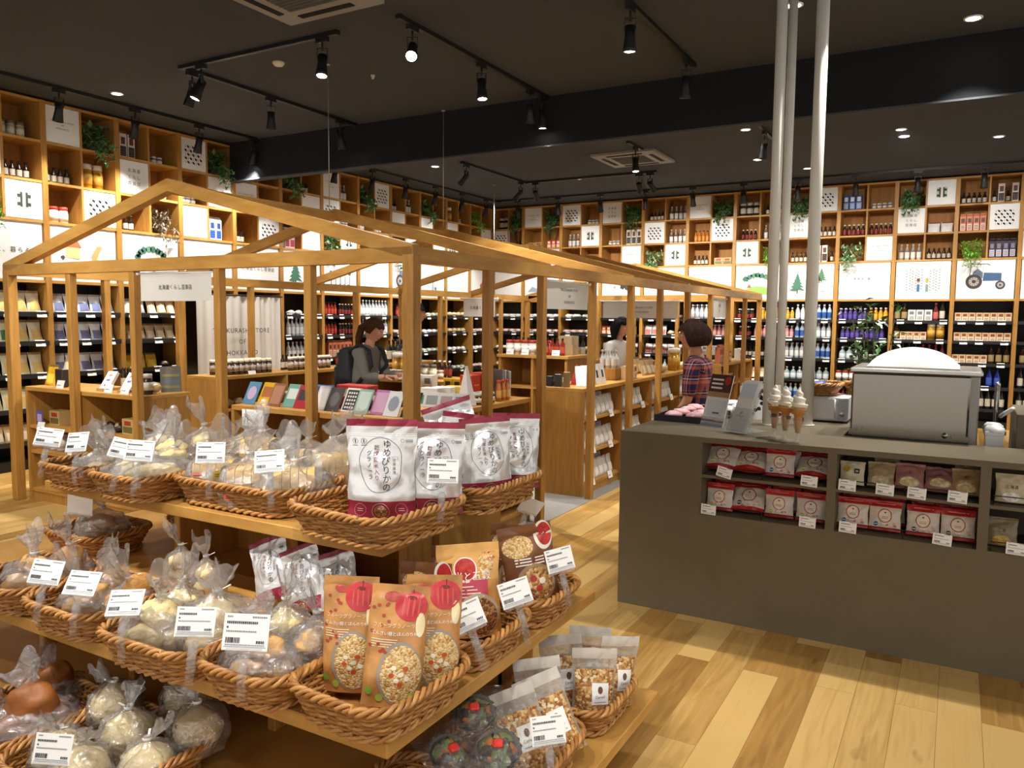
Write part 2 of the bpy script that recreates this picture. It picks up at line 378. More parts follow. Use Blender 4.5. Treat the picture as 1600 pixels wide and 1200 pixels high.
for x, y, aim, e in ((-5.66, 4.62, (-6.2, 3.7, .9), 70), (-4.3, 4.62, (-3.9, 4.0, .7), 80)): spot(x, y, aim, 'black cylinder spotlight on the short track, ' + ('left end' if x < -5 else 'right end'), e * 1.7, 60)
for i, (y, aim) in enumerate(((4.72, (-6.6, 4.4, .9)), (5.62, (-6.2, 5.9, .9)), (6.6, (-5.9, 7.2, .9)))):
    spot(-5.9, y, aim, ('spotlight at the corner of the two joined tracks', 'spotlight halfway along the track that runs to the drop beam', 'dim spotlight against the dark drop beam at its left')[i], 120, 60, rz=PI / 2)
spot(-3.55, 4.75, (-2.2, 2.6, 1.2), 'spotlight glaring straight towards the viewer, centre of the near ceiling', 75, 55, rz=PI / 2)
spot(-5.55, 2.72, (-6.4, 3.4, .6), 'black spotlight cut by the top left corner', 60, 60)
for i, (y, aim) in enumerate(((5.7, (-3.2, 5.4, .9)), (6.55, (-3.9, 7.2, .9)), (6.79, (-3.5, 6.98, .4)))):
    spot(-3.55, y, aim, ('second spotlight on the centre track, hanging straight down', 'third spotlight on the centre track, close to the drop beam', 'last spotlight on the centre track, lighting the drop beam')[i], 130, 72, rz=PI / 2)
spot(-2.03, 5.15, (-2.1, 5.3, .1), 'black spotlight near the top edge, left of the white poles', 60, 66, rz=PI / 2)
spot(-2.03, 6.4, (-2.3, 6.9, .3), 'black spotlight just before the drop beam, left of the white poles', 60, 60, rz=PI / 2)
for i, (x, y, aim) in enumerate(((-6.03, 9.3, (-8, 9.3, 1.5)), (-6.03, 10.85, (-8, 11.2, 1.5)), (-5.85, 11.0, (-6.3, 13.3, 1.5)), (-4.15, 11, (-4.6, 13.3, 1.5)), (-3.98, 11, (-3.3, 13.3, 1.5)))):
    spot(x, y, aim, ('spotlight hanging alone on the far left track behind the drop beam', 'first of the two spotlights by the corner behind the drop beam', 'second of the two spotlights by the corner behind the drop beam', 'first of the paired spotlights under the far air conditioner', 'tilted spotlight of the pair under the far air conditioner')[i], 110, 90, rz=PI / 2 if i < 2 else 0)
for i in range(9):
    y = .55 + i * .785
    spot(-7.46, y, (-8.02, y + .1, 1.95), 'black spotlight facing the left wall in front of the drop beam', 50 if y < 5 else 82, 92, rz=PI / 2, group='spotlights along the near left wall track', blend=.8)
for i in range(7):
    y = 7.45 + i * .785
    spot(-7.46, y, (-8.0, y + .1, 1.0), 'black spotlight facing the left wall behind the drop beam', 46, 70, rz=PI / 2, group='spotlights along the far left wall track', blend=.8)
for i in range(13):
    x = -7.0 + i * .8
    spot(x, 12.5, (x - .05, 13.32, .9), 'black spotlight facing the back wall of shelves', 42, 70, group='spotlights along the back wall track', blend=.8)
for i, (x, aim, e) in enumerate(((-3.6, (-3.0, 1.9, .9), 85), (-2.9, (-2.5, 1.85, .9), 85), (-2.1, (-1.9, 1.9, .9), 80), (-1.2, (-1.4, 1.7, .7), 70), (-.1, (-1.0, 2.3, .4), 48), (.7, (.3, 2.6, 0), 24))):
    spot(x, .6, aim, 'black spotlight above the basket stand', e, 52, group='spotlights above the basket stand', blend=.7)
for i, (x, aim, en) in enumerate(((-.4, (-1.0, 4.5, .9), 95), (.4, (.0, 4.4, .9), 85), (1.4, (.3, 2.9, 0), 34), (2.2, (1.0, 2.2, 0), 34))):
    spot(x, 4.9, aim, 'black spotlight above the grey counter', en, 62, group='spotlights above the grey counter', blend=.7)
for x, aim in ((-4.3, (-6.2, 3.6, 1.4)), (-3.3, (-4.6, 3.6, 1.4)), (-2.6, (-3.2, 3.6, 1.4))): spot(x, .6, aim, 'black fill spotlight, added out of view, aimed at the front of the timber frame', 120, 56, group='added fill spotlights aimed at the frame front', blend=.8)  # unseen spots, added as frontal fill to brighten the frame front
spot(-2.0, 9.2, (-2.2, 9.8, .7), 'spotlight on the short track behind the white poles', 100, 66, rz=PI / 2)
spot(-3.56, 9.3, (-3.3, 9.0, .8), 'thin spotlight in front of the far air conditioner grille', 100, 66, rz=PI / 2)
def downlight(x, y, label, e=40, group=None, size=90, aim=None):
    b = MB(); b.lathe([(.062, 0), (.062, -.006), (.048, -.008), (.046, -.001)], 20, WHITE, caps=False)
    o = thing('downlight', label, 'downlight', b, (x, y, ZC), 0, group)
    l = MB(); l.lathe([(.046, -.003), (.046, -.001)], 20, LENS); part('lens', l, o, None, 'glowing round lens')
    lamp_light('lamp_light', o, Matrix.Translation((0, 0, -.02)) @ ((Vector((x, y, ZC)) - Vector(aim)).to_track_quat('Z', 'Y').to_matrix().to_4x4() if aim else Matrix.Identity(4)), e, size, .7)
    return o
DL = [(-1.08, 5.73, 'round downlight between the white poles near the top edge', 24), (-.02, 6.56, 'round recessed downlight lighting the drop beam beside it', 240), (-2.19, 9.12, 'small downlight just behind the drop beam left of the white poles', 40),
      (-.67, 9.9, 'upper of two close downlights right of the white poles', 50), (-.66, 10.29, 'lower of two close downlights right of the white poles', 50), (.29, 10.78, 'farthest right round downlight behind the drop beam', 50),
      (-2.44, 10.87, 'downlight nearest the short track behind the poles, towards the back wall', 40), (-1.96, 11.81, 'downlight seen between two white poles near the back wall', 40), (-6.57, 9.32, 'downlight just under the drop beam at its left half', 60),
      (-5.17, 11.11, 'downlight close to the back track left of the air conditioner', 40), (-4.05, 10.1, 'downlight beside the far air conditioner grille', 40), (-7.2, 4.89, 'downlight near the left wall track', 30)]
for x, y, la, e in DL:
    w = y > 9.5 and x > -3; downlight(x, y, la, 62 if w else e, None, 95 if w else 90, (x * .9, 13.3, 1.2) if w else None)
for x, y in ((-5.4, 2.2), (-3.2, -.6), (.6, -.6), (1.6, 4.6), (2.6, 8.2), (-5.4, 7.8), (-4.2, 8.6), (1.2, 1.2)): downlight(x, y, 'round recessed downlight in the dark ceiling', 48, 'downlights out of the picture', 110)
# air conditioners, smoke detector, hatch, wires
def cassette(x, y, w, label):
    o = thing('ceiling_air_conditioner', label, 'air conditioner', None, (x, y, ZC)); h = w / 2; g = mat('8f8d88', .6)
    b = MB()
    for a in range(4):
        R = Matrix.Rotation(a * PI / 2, 4, 'Z')
        b.add([(-h, -h, -.03), (h, -h, -.03), (h - .2, -h + .2, -.035), (-h + .2, -h + .2, -.035), (-h, -h, 0), (h, -h, 0)], [(3, 2, 1, 0), (0, 1, 5, 4)], g, False, R)
    part('frame', b, o)
    for a in range(4):
        R = Matrix.Rotation(a * PI / 2, 4, 'Z'); v = MB(); v.cham(-h + .19, h - .19, -h + .075, -h + .13, -.038, -.032, BLK2, .002); part('air_slot', v, o, R)
    g2 = MB(); g2.box(-h + .2, h - .2, -h + .2, h - .2, -.034, -.026, mat('4a4843', .7))
    for i in range(12):
        q = -h + .22 + i * (w - .44) / 11; g2.box(-h + .2, h - .2, q - .004, q + .004, -.038, -.034, mat('5b5954', .6))
    part('grille', g2, o)
cassette(-3.9, 3.9, .86, 'white ceiling air conditioner cut by the top edge'); cassette(-3.86, 10.0, .86, 'white ceiling air conditioner behind the drop beam')
b = MB(); b.lathe([(.05, 0), (.05, -.012), (.035, -.03), (.012, -.034)], 18, mat('d8d0b8', .5)); thing('smoke_detector', 'small cream round smoke detector between the joined tracks', 'smoke detector', b, (-5.1, 4.95, ZC))
b = MB(); b.lathe([(.02, 0), (.02, -.01), (.008, -.03), (.014, -.034)], 12, mat('c9c2ae', .5)); thing('sprinkler_head', 'tiny ceiling sprinkler beside the hanging wire', 'sprinkler', b, (-4.62, 5.6, ZC))
b = MB(); b.ringx((0, 0, 0), .3, .012, 4, mat('2c2a27', .8), Matrix.Rotation(PI / 2, 4, 'X')); thing('ceiling_hatch', 'square access hatch outline in the far ceiling', 'hatch', b, (-7.0, 11.4, ZC - .002), PI / 4)
for x, y, z0, la in ((-4.76, 5.18, 2.485, 'thin steel wire hanging in front of the drop beam onto the second roof truss'), (-4.74, 6.87, 2.485, 'thin wire hanging before the drop beam onto the third roof truss'), (-6.6, 11.0, 2.6, 'pale rod hanging near the corner of the two shelf walls')):
    b = MB(); b.tube([(0, 0, z0 - ZC), (0, 0, 0)], .0035 if 'rod' not in la else .01, 6, mat('b5b2aa', .4, .6)); b.lathe([(.02, -.012), (.02, 0)], 12, mat('b5b2aa', .4, .6)); thing('suspension_wire', la, 'wire', b, (x, y, ZC))
# ------------------------------------------------------------ the house-shaped timber frame
HX0, HX1, HY0, HY1, HE, HR = -6.78, -2.70, 3.6, 12.5, 1.9, 2.43
XM = (HX0 + HX1) / 2
PY = [4.43, 5.2, 6.12, 7.02, 7.85, 8.8, 9.75, 10.6, 11.55]
hut = thing('timber_house_frame', 'open honey-wood frame shaped like a house with gabled roof trusses', 'timber frame', None, (0, 0, 0))
def post(x, y, w=.058, z1=HE):
    b = MB(); b.cham(x - w / 2, x + w / 2, y - w / 2, y + w / 2, 0, z1, WOOD, .003); part('post', b, hut)
for x in (HX0, HX1): post(x, HY0, .075); post(x, HY1, .07)
for x in (-5.94, -5.17, -4.28, -3.47): post(x, HY0)
for x in (HX0, HX1):
    for y in PY: post(x, y)
for x in (-5.4, -4.75, -4.0): post(x, HY1)
def beam(name, a, c, w=.06, h=.085):
    b = MB(); b.bar(a, c, w, h, WOODH); part(name, b, hut)
beam('tie_beam', (HX0 - .035, HY0, HE + .0), (HX1 + .035, HY0, HE), .07); beam('tie_beam', (HX0, HY1, HE), (HX1, HY1, HE))
for x in (HX0, HX1): beam('eave_beam', (x, HY0, HE), (x, HY1, HE), .065)
GY = [HY0, 5.25, 6.98, 8.75, 10.6, HY1]
for i, y in enumerate(GY):
    w = .07 if i == 0 else .06
    for sx in (-1, 1):
        x0 = HX0 - .03 if sx < 0 else HX1 + .03; d = Vector((XM - x0, 0, HR - HE)).normalized(); n = Vector((-d.z, 0, d.x)) * (1 if sx < 0 else -1); hh = .085
        o = MB(); pts = [(x0, HE - .03), (XM, HR - .04), (XM, HR + .045), (x0, HE + .055)]
        o.prism([(px, pz) for px, pz in pts], w, WOODH, Matrix.Translation((0, y - w / 2, 0))); part('rafter', o, hut)
beam('ridge_beam', (XM, HY0 + .03, HR - .02), (XM, HY1 - .03, HR - .02), .05, .07)
# ------------------------------------------------------------ low cabinets inside the frame
def cabinet(label, x0, x1, y0, y1, face, top=.95, shelves=(.64, .36), div=(), name='display_cabinet', over=.0, closed=False):
    """face: side that stands open, one of -y +x +y -x"""
    o = thing(name, label, 'cabinet', None, (x0, y0, 0)); w = x1 - x0; d = y1 - y0; t = .03
    b = MB(); b.cham(-over, w + over, -over, d + over, top - .035, top, WOODH, .003); part('countertop', b, o)
    fb = face in ('-y', '+y')
    for q in ([x0 + t / 2, x1 - t / 2] if fb else [y0 + t / 2, y1 - t / 2]) + list(div):
        b = MB()
        if fb: b.box(q - x0 - t / 2, q - x0 + t / 2, 0, d, 0, top - .035, WOOD)
        else: b.box(0, w, q - y0 - t / 2, q - y0 + t / 2, 0, top - .035, WOOD)
        part('side_panel', b, o)
    b = MB(); x_, X_, y_, Y_ = (t, w - t, d - .02, d) if face == '-y' else (t, w - t, 0, .02) if face == '+y' else (0, .02, t, d - t) if face == '+x' else (w - .02, w, t, d - t)
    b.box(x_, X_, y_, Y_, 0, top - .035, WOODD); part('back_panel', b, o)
    for z in shelves:
        b = MB()
        if fb: b.box(t, w - t, .012 if face == '-y' else .02, d - .02, z - .025, z, WOODH)
        else: b.box(.02, w - .012, t, d - t, z - .025, z, WOODH)
        part('shelf', b, o)
    b = MB(); b.box(.02, w - .02, .02, d - .02, 0, .09, WOOD); part('plinth', b, o)
    return o
cabinet('open wooden cabinet at the front left corner of the timber frame', -6.70, -5.21, 3.64, 4.08, '-y', shelves=(.63, .42, .1), div=(-5.94,))
cabinet('open wooden cabinet with tilted art prints on top, front of the timber frame', -4.24, -2.79, 3.64, 4.10, '-y', shelves=(.6, .1), div=(-3.47,))
cabinet('wooden cabinet behind the maroon pouches along the right of the timber frame', -3.2, -2.79, 4.11, 5.22, '+x', shelves=(.67, .26, .1), div=(4.47,))
cabinet('long wooden cabinet of silver bags along the right of the timber frame', -3.2, -2.77, 6.13, 9.78, '+x', shelves=(.68, .39, .1), div=(7.02, 7.85, 8.8))
cabinet('far wooden cabinet past the second entrance behind the person in plaid', -3.2, -2.77, 10.6, 12.45, '+x', shelves=(.65, .35, .1), div=(11.55,))
cabinet('long wooden cabinet of dark bottles along the left of the timber frame', -6.69, -6.25, 5.2, 9.0, '+x', shelves=(.62, .3), div=(6.12, 7.02, 7.85))
cabinet('wooden island at the middle of the timber frame with small jars', -5.55, -4.5, 6.55, 7.15, '-y', .9, (.5,), (-5.0,), over=.02)
cabinet('wooden island with white carton boxes behind the art prints', -4.35, -3.45, 5.35, 5.8, '-y', .88, (.5,), over=.02)
cabinet('wooden island of red lidded jars in the far half of the frame', -4.75, -3.85, 8.05, 8.6, '-y', 1.12, (.75, .4), (-4.3,), over=.02)
cabinet('far wooden island near the end of the timber frame', -5.6, -4.2, 9.6, 10.2, '-y', 1.0, (.6,), (-4.9,), over=.02)
# hanging cloth banners and door curtain
def cloth_fn(w, h, amp, k, seed=0):
    def fn(u, v): return (w * (u - .5), amp * math.sin(u * k + seed) * (1 - v * .6) + amp * .4 * math.sin(u * k * 2.3 + 1 + seed), -h * (1 - v))
    return fn
def on_cloth(fn, w, h, off=-.004):
    def g(p):
        u = p[0] / w + .5; v = 1 + p[2] / h; q = fn(u, v); return (q[0], q[1] + off, q[2])
    return g
def banner(label, M, w, h, lines, size, amp=.006, space=1.1, rod=True, z0=None):
    o = thing('cloth_banner', label, 'banner', None, M=M); fn = cloth_fn(w, h, amp, 7, len(label))
    b = MB(); b.grid(fn, 24, 8, CLOTH); part('cloth', b, o)
    if rod:
        r = MB(); r.tube([(-w / 2 - .03, 0, .004), (w / 2 + .03, 0, .004)], .007, 8, WHITE); r.ell((-w / 2 - .035, 0, .004), .013, WHITE, 8, 6); r.ell((w / 2 + .035, 0, .004), .013, WHITE, 8, 6); part('rod', r, o)
    t = MB(); g = on_cloth(fn, w, h); z = z0 if z0 is not None else -h / 2 + (len(lines) - 1) * size * .8 - size * .35
    for i, l in enumerate(lines): t.text(l, size, INK, (0, 0, z - i * size * 1.6), 'CENTER', space, None, g)
    part('lettering', t, o)
    return o
RX = lambda x, y, z: TR(x, y, z, PI / 2)
banner('white cloth banner with Japanese lettering over the front entrance of the frame', TR(-4.725, 3.6, 1.835), .74, .19, ['北海道くらし百貨店'], .036, space=1.15)
banner('white cloth banner with capitals over the right entrance of the timber frame', RX(HX1, 5.66, 1.83), .74, .21, ['THE KURASHI STORE', 'OF', 'HOKKAIDO'], .03)
banner('white cloth banner farther inside the frame, behind the person with black hair', TR(-3.35, 9.0, 1.76), .95, .2, ['THE KURASHI STORE', 'OF HOKKAIDO'], .032)
banner('small white banner above the person in the plaid shirt', RX(HX1, 10.17, 1.82), .64, .24, ['北海道', 'くらし'], .04)
banner('small white banner near the back of the frame, right of the corner post', TR(-4.75, 7.6, 1.76), .42, .2, ['北海道くらし'], .04)
cur = thing('door_curtain', 'white linen door curtain with black capitals hanging at the left wall', 'curtain', None, M=TR(-7.93, 7.0, 1.79, PI / 2))
for x0, x1 in ((-.68, .12), (.14, .66)):
    w = x1 - x0; fn = cloth_fn(w, 1.1, .02, 16, x0); b = MB(); b.grid(fn, 40, 12, CLOTH); part('curtain_panel', b, cur, TR((x0 + x1) / 2))
b = MB(); b.tube([(-.75, 0, .01), (.7, 0, .01)], .01, 8, BLACK); part('rod', b, cur)
b = MB()
for i, l in enumerate(['THE KURASHI STORE', 'OF', 'HOKKAIDO']): b.text(l, .085, INK, (-.02, -.034, -.46 - i * .14), 'CENTER', 1.15)
part('lettering', b, cur)
# ------------------------------------------------------------ goods, small ones: one mesh each
def m_bottle(body, cap, label, h=.24, r=.034, neck=.012, shoulder=.62, tip=None):
    b = MB(); B = mat(body, .15, spec=.6); Cc = mat(cap, .4); L = mat(label, .6)
    b.lathe([(r * .92, 0), (r, .01 * h / .24), (r, h * .14), (r * 1.012, h * .15), (r * 1.012, h * .5), (r, h * .51), (r, h * shoulder), (neck * 1.1, h * .8), (neck, h * .9), (neck * 1.25, h * .9), (neck * 1.25, h)], 12, [B, B, B, L, L, B, B, B, Cc, Cc])
    return b.mesh('bottle')
def m_jar(body, cap, label, h=.12, r=.036):
    b = MB(); B = mat(body, .2, spec=.6); Cc = mat(cap, .4); L = mat(label, .6)
    b.lathe([(r * .93, 0), (r, .008), (r, h * .2), (r * 1.01, h * .2), (r * 1.01, h * .6), (r, h * .6), (r * .98, h * .76), (r * .86, h * .8), (r * .95, h * .8), (r * .95, h)], 14, [B, B, B, L, L, B, B, Cc, Cc])
    return b.mesh('jar')
def m_carton(c1, c2, c3, w=.07, d=.06, h=.2, gable=False):
    b = MB(); A = mat(c1, .5); B = mat(c2, .5); Cc = mat(c3, .5)
    b.box(-w / 2, w / 2, -d / 2, d / 2, 0, h, A)
    if gable: b.prism([(-w / 2, h), (w / 2, h), (w / 2 * .9, h * 1.16), (-w / 2 * .9, h * 1.16)], d * .3, A, TR(0, -d * .15, 0)); b.add([(-w / 2, -d / 2, h), (w / 2, -d / 2, h), (w / 2, -.15 * d, h * 1.12), (-w / 2, -.15 * d, h * 1.12)], [(0, 1, 2, 3)], A)
    b.box(-w * .42, w * .42, -d / 2 - .001, -d / 2, h * .1, h * .5, B); b.box(-w * .3, w * .3, -d / 2 - .001, -d / 2, h * .58, h * .86, Cc)
    for i in range(3): b.box(-w * .3, w * .3, -d / 2 - .002, -d / 2 - .001, h * (.16 + .1 * i), h * (.2 + .1 * i), Cc)
    return b.mesh('carton')
def m_bag(c1, c2, c3, w=.13, h=.19, d=.05, seed=0, lean=.25):
    """small stand-up pouch leaning back"""
    A = mat(c1, .35); B = mat(c2, .45); Cc = mat(c3, .5); rn = random.Random(seed)
    b = MB(); ph = rn.random() * 6
    def fr(sgn):
        def fn(u, v):
            bul = math.sin(PI * min(max(u, .0), 1)) ** .6 * (1 - v ** 2.2) * (.35 + .65 * min(1, v * 5 + .4))
            x = w * (u - .5) * (1 - .06 * math.sin(PI * v)); y = sgn * d / 2 * bul + lean * h * v + .004 * math.sin(u * 9 + v * 7 + ph)
            return (x, y, h * v)
        return fn
    b.grid(fr(-1), 8, 9, A, None, True, False, lambda u, v: Cc if v > .86 else (B if .12 < v < .58 and .15 < u < .85 else A))
    b.grid(fr(1), 8, 9, A)
    b.add([fr(-1)(0, 0), fr(-1)(1, 0), fr(1)(1, 0), fr(1)(0, 0)], [(3, 2, 1, 0)], A)
    return b.mesh('pouch')
def m_pack(c1, c2, w=.13, d=.11, h=.07, seed=0):
    """lumpy food pack lying flat"""
    b = MB(); b.ell((0, 0, h / 2), (w / 2, d / 2, h / 2), mat(c1, .35), 14, 8, .32, 2.2, None, seed); b.ell((0, -d * .12, h * .62), (w * .3, d * .3, h * .42), mat(c2, .4), 10, 6, .4, 3, None, seed + 5)
    lo = min(v[2] for v in b.v) - .001; b.v = [(v[0], v[1], v[2] - lo) for v in b.v]
    return b.mesh('pack')
def m_card(w=.098, h=.064):
    b = MB(); b.add([(-w / 2, 0, 0), (w / 2, 0, 0), (w / 2, .018, h), (-w / 2, .018, h)], [(0, 1, 2, 3)], mat('fbfaf6', .6)); b.add([(-w / 2, .003, 0), (w / 2, .003, 0), (w / 2, .021, h), (-w / 2, .021, h)], [(3, 2, 1, 0)], PAPER)
    b.add([(-w * .4, -.001 + .006, h * .35), (w * .1, -.001 + .006, h * .35), (w * .1, .008, h * .45), (-w * .4, .008, h * .45)], [(0, 1, 2, 3)], GREY)
    return b.mesh('shelf_price_card')
def m_plant(kind, seed=0, w=.32, h=.2, drop=.18):
    cols = {'fern': ('4f8a2c', '76b23a', '9ccc4a'), 'ivy': ('2f5a34', '4a7c44', '6f9a62'), 'dry': ('6b5b45', '8a7a62', 'b3a892'), 'pale': ('4f7f4a', '7fae74', 'c0d4ac')}[kind]
    rn = random.Random(seed); b = MB(); ms = [mat(c, .6) for c in cols]
    n = 560 if kind == 'fern' else 240
    for i in range(n):
        t = rn.random(); hang = rn.random() < .3
        p = Vector((rn.uniform(-w / 2, w / 2), rn.uniform(-.15, .05), rn.uniform(0.06, h) * (1 - (rn.random() ** 2) * .3)))
        if hang: p = Vector((rn.uniform(-w / 2.4, w / 2.4), rn.uniform(-.27, -.2), .05 - rn.random() ** 1.5 * drop))
        L = (.05 if kind == 'fern' else .07) * rn.uniform(.7, 1.25); wd = L * (.3 if kind in ('fern', 'dry') else .55)
        M = Matrix.Translation(p) @ Matrix.Rotation(rn.uniform(0, 2 * PI), 4, 'Z') @ Matrix.Rotation(rn.uniform(-1.0, 1.2), 4, 'X')
        b.add([(0, 0, 0), (wd / 2, L * .4, .006), (0, L, 0), (-wd / 2, L * .4, .006)], [(0, 1, 2, 3)], ms[int(rn.random() * 3)], False, M)
    b.lathe([(.05, -.0), (.065, .07)], 10, mat('5a4a3a', .8), caps=True)
    return b.mesh('plant')
_G = {}
def goods(k):
    if k in _G: return _G[k]
    D = {  # code: (mesh, object name, phrase, category, width)
     'bd': (lambda: m_bottle('2a1c14', '1c1a18', 'cfc6b4', .17, .026), 'sauce_bottle', 'dark sauce bottle', 'bottle', .066),
     'bw': (lambda: m_bottle('241a16', 'e9e4da', '8a2b22', .18, .026), 'sauce_bottle', 'dark bottle with a white cap', 'bottle', .066),
     'bc': (lambda: m_bottle('b9b6ae', 'd8d4cc', 'e8e5df', .24, .032, .011, .5), 'clear_bottle', 'clear glass bottle', 'bottle', .08),
     'bo': (lambda: m_bottle('b96a1e', '4a2c18', 'd88a34', .2, .026), 'juice_bottle', 'orange juice bottle', 'bottle', .066),
     'wb': (lambda: m_bottle('a9bfd0', 'f2f2f0', '2d5aa6', .25, .034), 'water_bottle', 'clear water bottle with a blue label', 'bottle', .078),
     'ww': (lambda: m_bottle('b6bcc0', 'f4f4f2', 'eef0f0', .25, .034), 'water_bottle', 'clear water bottle with a white label', 'bottle', .078),
     'wg': (lambda: m_bottle('93a4a6', 'e8ecec', 'd6e0e2', .2, .045), 'water_bottle', 'broad clear water bottle', 'bottle', .1),
     'pu': (lambda: m_bottle('4a3a7a', 'f0eeee', '5c4aa0', .19, .03), 'juice_bottle', 'purple juice bottle with a white cap', 'bottle', .07),
     'pk': (lambda: m_bottle('c98a8c', 'f0eeee', 'e0a8a0', .2, .03), 'juice_bottle', 'pink juice bottle', 'bottle', .07),
     'yl': (lambda: m_bottle('d8982a', 'f4eedc', 'e7b040', .2, .03), 'juice_bottle', 'yellow juice bottle', 'bottle', .07),
     'rd': (lambda: m_bottle('8a2a1e', '251a16', 'c24a30', .2, .028), 'sauce_bottle', 'red sauce bottle', 'bottle', .068),
     'wi': (lambda: m_bottle('20241c', '2a2622', 'd9d2bd', .3, .036, .013, .56), 'wine_bottle', 'dark wine bottle with a cream label', 'bottle', .085),
     'wr': (lambda: m_bottle('6a2a2c', 'b63a36', 'c9625c', .27, .036, .013, .56), 'wine_bottle', 'wine bottle with a red top', 'bottle', .085),
     'bl': (lambda: m_bottle('1b2f8a', '1a2a70', '3c58c0', .28, .04, .013, .56), 'wine_bottle', 'deep blue bottle', 'bottle', .1),
     'am': (lambda: m_bottle('3d2614', '2a1c12', 'a08a5c', .27, .04, .012, .5), 'whisky_bottle', 'amber spirit bottle', 'bottle', .095),
     'jg': (lambda: m_jar('b0801e', 'efe8da', 'c99a3a', .26, .055), 'jar', 'tall golden jar with a white lid', 'jar', .12),
     'jb': (lambda: m_jar('30302c', 'c9c6be', 'd7cfba', .22, .05), 'jar', 'brown jar with a silver lid', 'jar', .11),
     'jd': (lambda: m_jar('3a2420', 'efe4c8', 'a8988a', .15, .034), 'jar', 'dark jar with a cream lid', 'jar', .074),
     'jw': (lambda: m_jar('d8d2c6', 'b5432e', 'f0ece4', .17, .045), 'jar', 'white jar with a red lid', 'jar', .1),
     'js': (lambda: m_jar('8a7a6a', 'dcd8d0', 'e8e2d8', .09, .032), 'jar', 'small jar with a pale lid', 'jar', .075),
     'jy': (lambda: m_jar('c9bf98', '6a6258', 'e6deC0', .16, .038), 'jar', 'pale yellow jar', 'jar', .09),
     'cb': (lambda: m_carton('2c4a92', '8fa7d8', 'e8ecf4', .085, .08, .24), 'canister', 'blue canister', 'canister', .092),
     'co': (lambda: m_carton('d97f5c', 'f0c9b4', '5a3a2a', .075, .07, .22, True), 'juice_carton', 'orange gable-top carton', 'carton', .085),
     'cd': (lambda: m_carton('2e2838', 'dcd6e6', '8f86a8', .075, .065, .24, True), 'juice_carton', 'dark carton with a pale label', 'carton', .085),
     'cu': (lambda: m_carton('e9eef6', '2c5aa8', '1f3f7c', .085, .075, .25, True), 'milk_carton', 'white and blue milk carton', 'carton', .095),
     'cp': (lambda: m_carton('f0e4e2', 'c04a58', '7a2a34', .085, .075, .25, True), 'milk_carton', 'white and red milk carton', 'carton', .095),
     'cs': (lambda: m_carton('e4ddd0', '2c2a28', '6a3a30', .08, .06, .27), 'gift_box', 'tall cream gift box with a black label', 'box', .1),
     'cw': (lambda: m_carton('efeeea', 'd6d2c8', '7c7a78', .1, .08, .17), 'gift_box', 'white gift box', 'box', .11),
     'cg': (lambda: m_carton('c9a86a', '4f7a3a', 'a83a2c', .14, .1, .12), 'gift_box', 'tan printed gift box', 'box', .15),
     'ck': (lambda: m_carton('dcb88a', 'f2e2c8', '8a4a2a', .085, .07, .13), 'label_carton', 'cream carton with a round bottle label', 'box', .09),
     'cr': (lambda: m_carton('c23a26', 'f0c8a0', 'f4e8d0', .085, .05, .15), 'snack_box', 'red snack box', 'box', .095),
     'cy': (lambda: m_carton('e2b02e', 'f4e6a4', '3a2c1a', .085, .05, .15), 'snack_box', 'yellow snack box', 'box', .095),
     'sb': (lambda: m_bag('f2f2f6', '8089b4', 'b4aea6', .13, .2, .06, 3), 'snack_bag', 'white and navy snack bag', 'bag', .135),
     'sc': (lambda: m_bag('e6dcb8', 'ecc978', 'a48e62', .13, .22, .06, 4), 'snack_bag', 'cream and yellow snack bag', 'bag', .135),
     'sg': (lambda: m_bag('e6dfc0', '3f7a4a', 'c9b98a', .13, .22, .06, 5), 'snack_bag', 'cream and green snack bag', 'bag', .135),
     'sy': (lambda: m_bag('d9a81e', 'f0d24a', '6a5a2a', .14, .17, .06, 6), 'snack_bag', 'yellow snack bag', 'bag', .145),
     'st': (lambda: m_bag('c4a67a', 'efe0c0', '7a5c3c', .12, .18, .06, 7), 'snack_bag', 'tan snack bag', 'bag', .125),
     'sr': (lambda: m_bag('d9c9c4', 'c06a64', 'efe6e2', .13, .18, .06, 8), 'snack_bag', 'pale pink snack bag', 'bag', .135),
     'sw': (lambda: m_bag('f0efec', 'dcd8d2', 'e8e4de', .13, .17, .07, 9), 'snack_bag', 'white bag', 'bag', .135),
     'sp': (lambda: m_bag('e9e4e2', 'f4f2f0', '8a3a3a', .16, .16, .07, 10), 'snack_bag', 'white and pink bag', 'bag', .17),
     'ss': (lambda: m_bag('c9cac8', 'eceae4', 'b4b6b6', .1, .17, .06, 11, .12), 'coffee_bag', 'silver coffee bag', 'bag', .105),
     'pw': (lambda: m_pack('e9e6e2', 'f6f4f0', .13, .12, .07, 1), 'food_pack', 'white food pack', 'pack', .146),
     'pr': (lambda: m_pack('d8c4bc', 'b8524a', .13, .12, .07, 2), 'food_pack', 'pink and white food pack', 'pack', .146),
     'pt': (lambda: m_pack('d4b98a', 'ecd8b0', .13, .12, .08, 3), 'food_pack', 'tan food pack', 'pack', .146),
     'pg': (lambda: m_pack('c9d2c0', '6f9a5a', .12, .12, .07, 4), 'food_pack', 'green and white food pack', 'pack', .146),
     'pd': (lambda: m_pack('3a2c26', 'b89a74', .12, .12, .07, 5), 'food_pack', 'dark food pack', 'pack', .146),
    }
    fn, nm, ph, ca, w = D[k]; _G[k] = (fn(), nm, ph, ca, w)
    return _G[k]
def put(k, M, where, group):
    me, nm, ph, ca, w = goods(k)
    return thing(nm, ph + ' ' + where, ca, me, M=M, group=group)
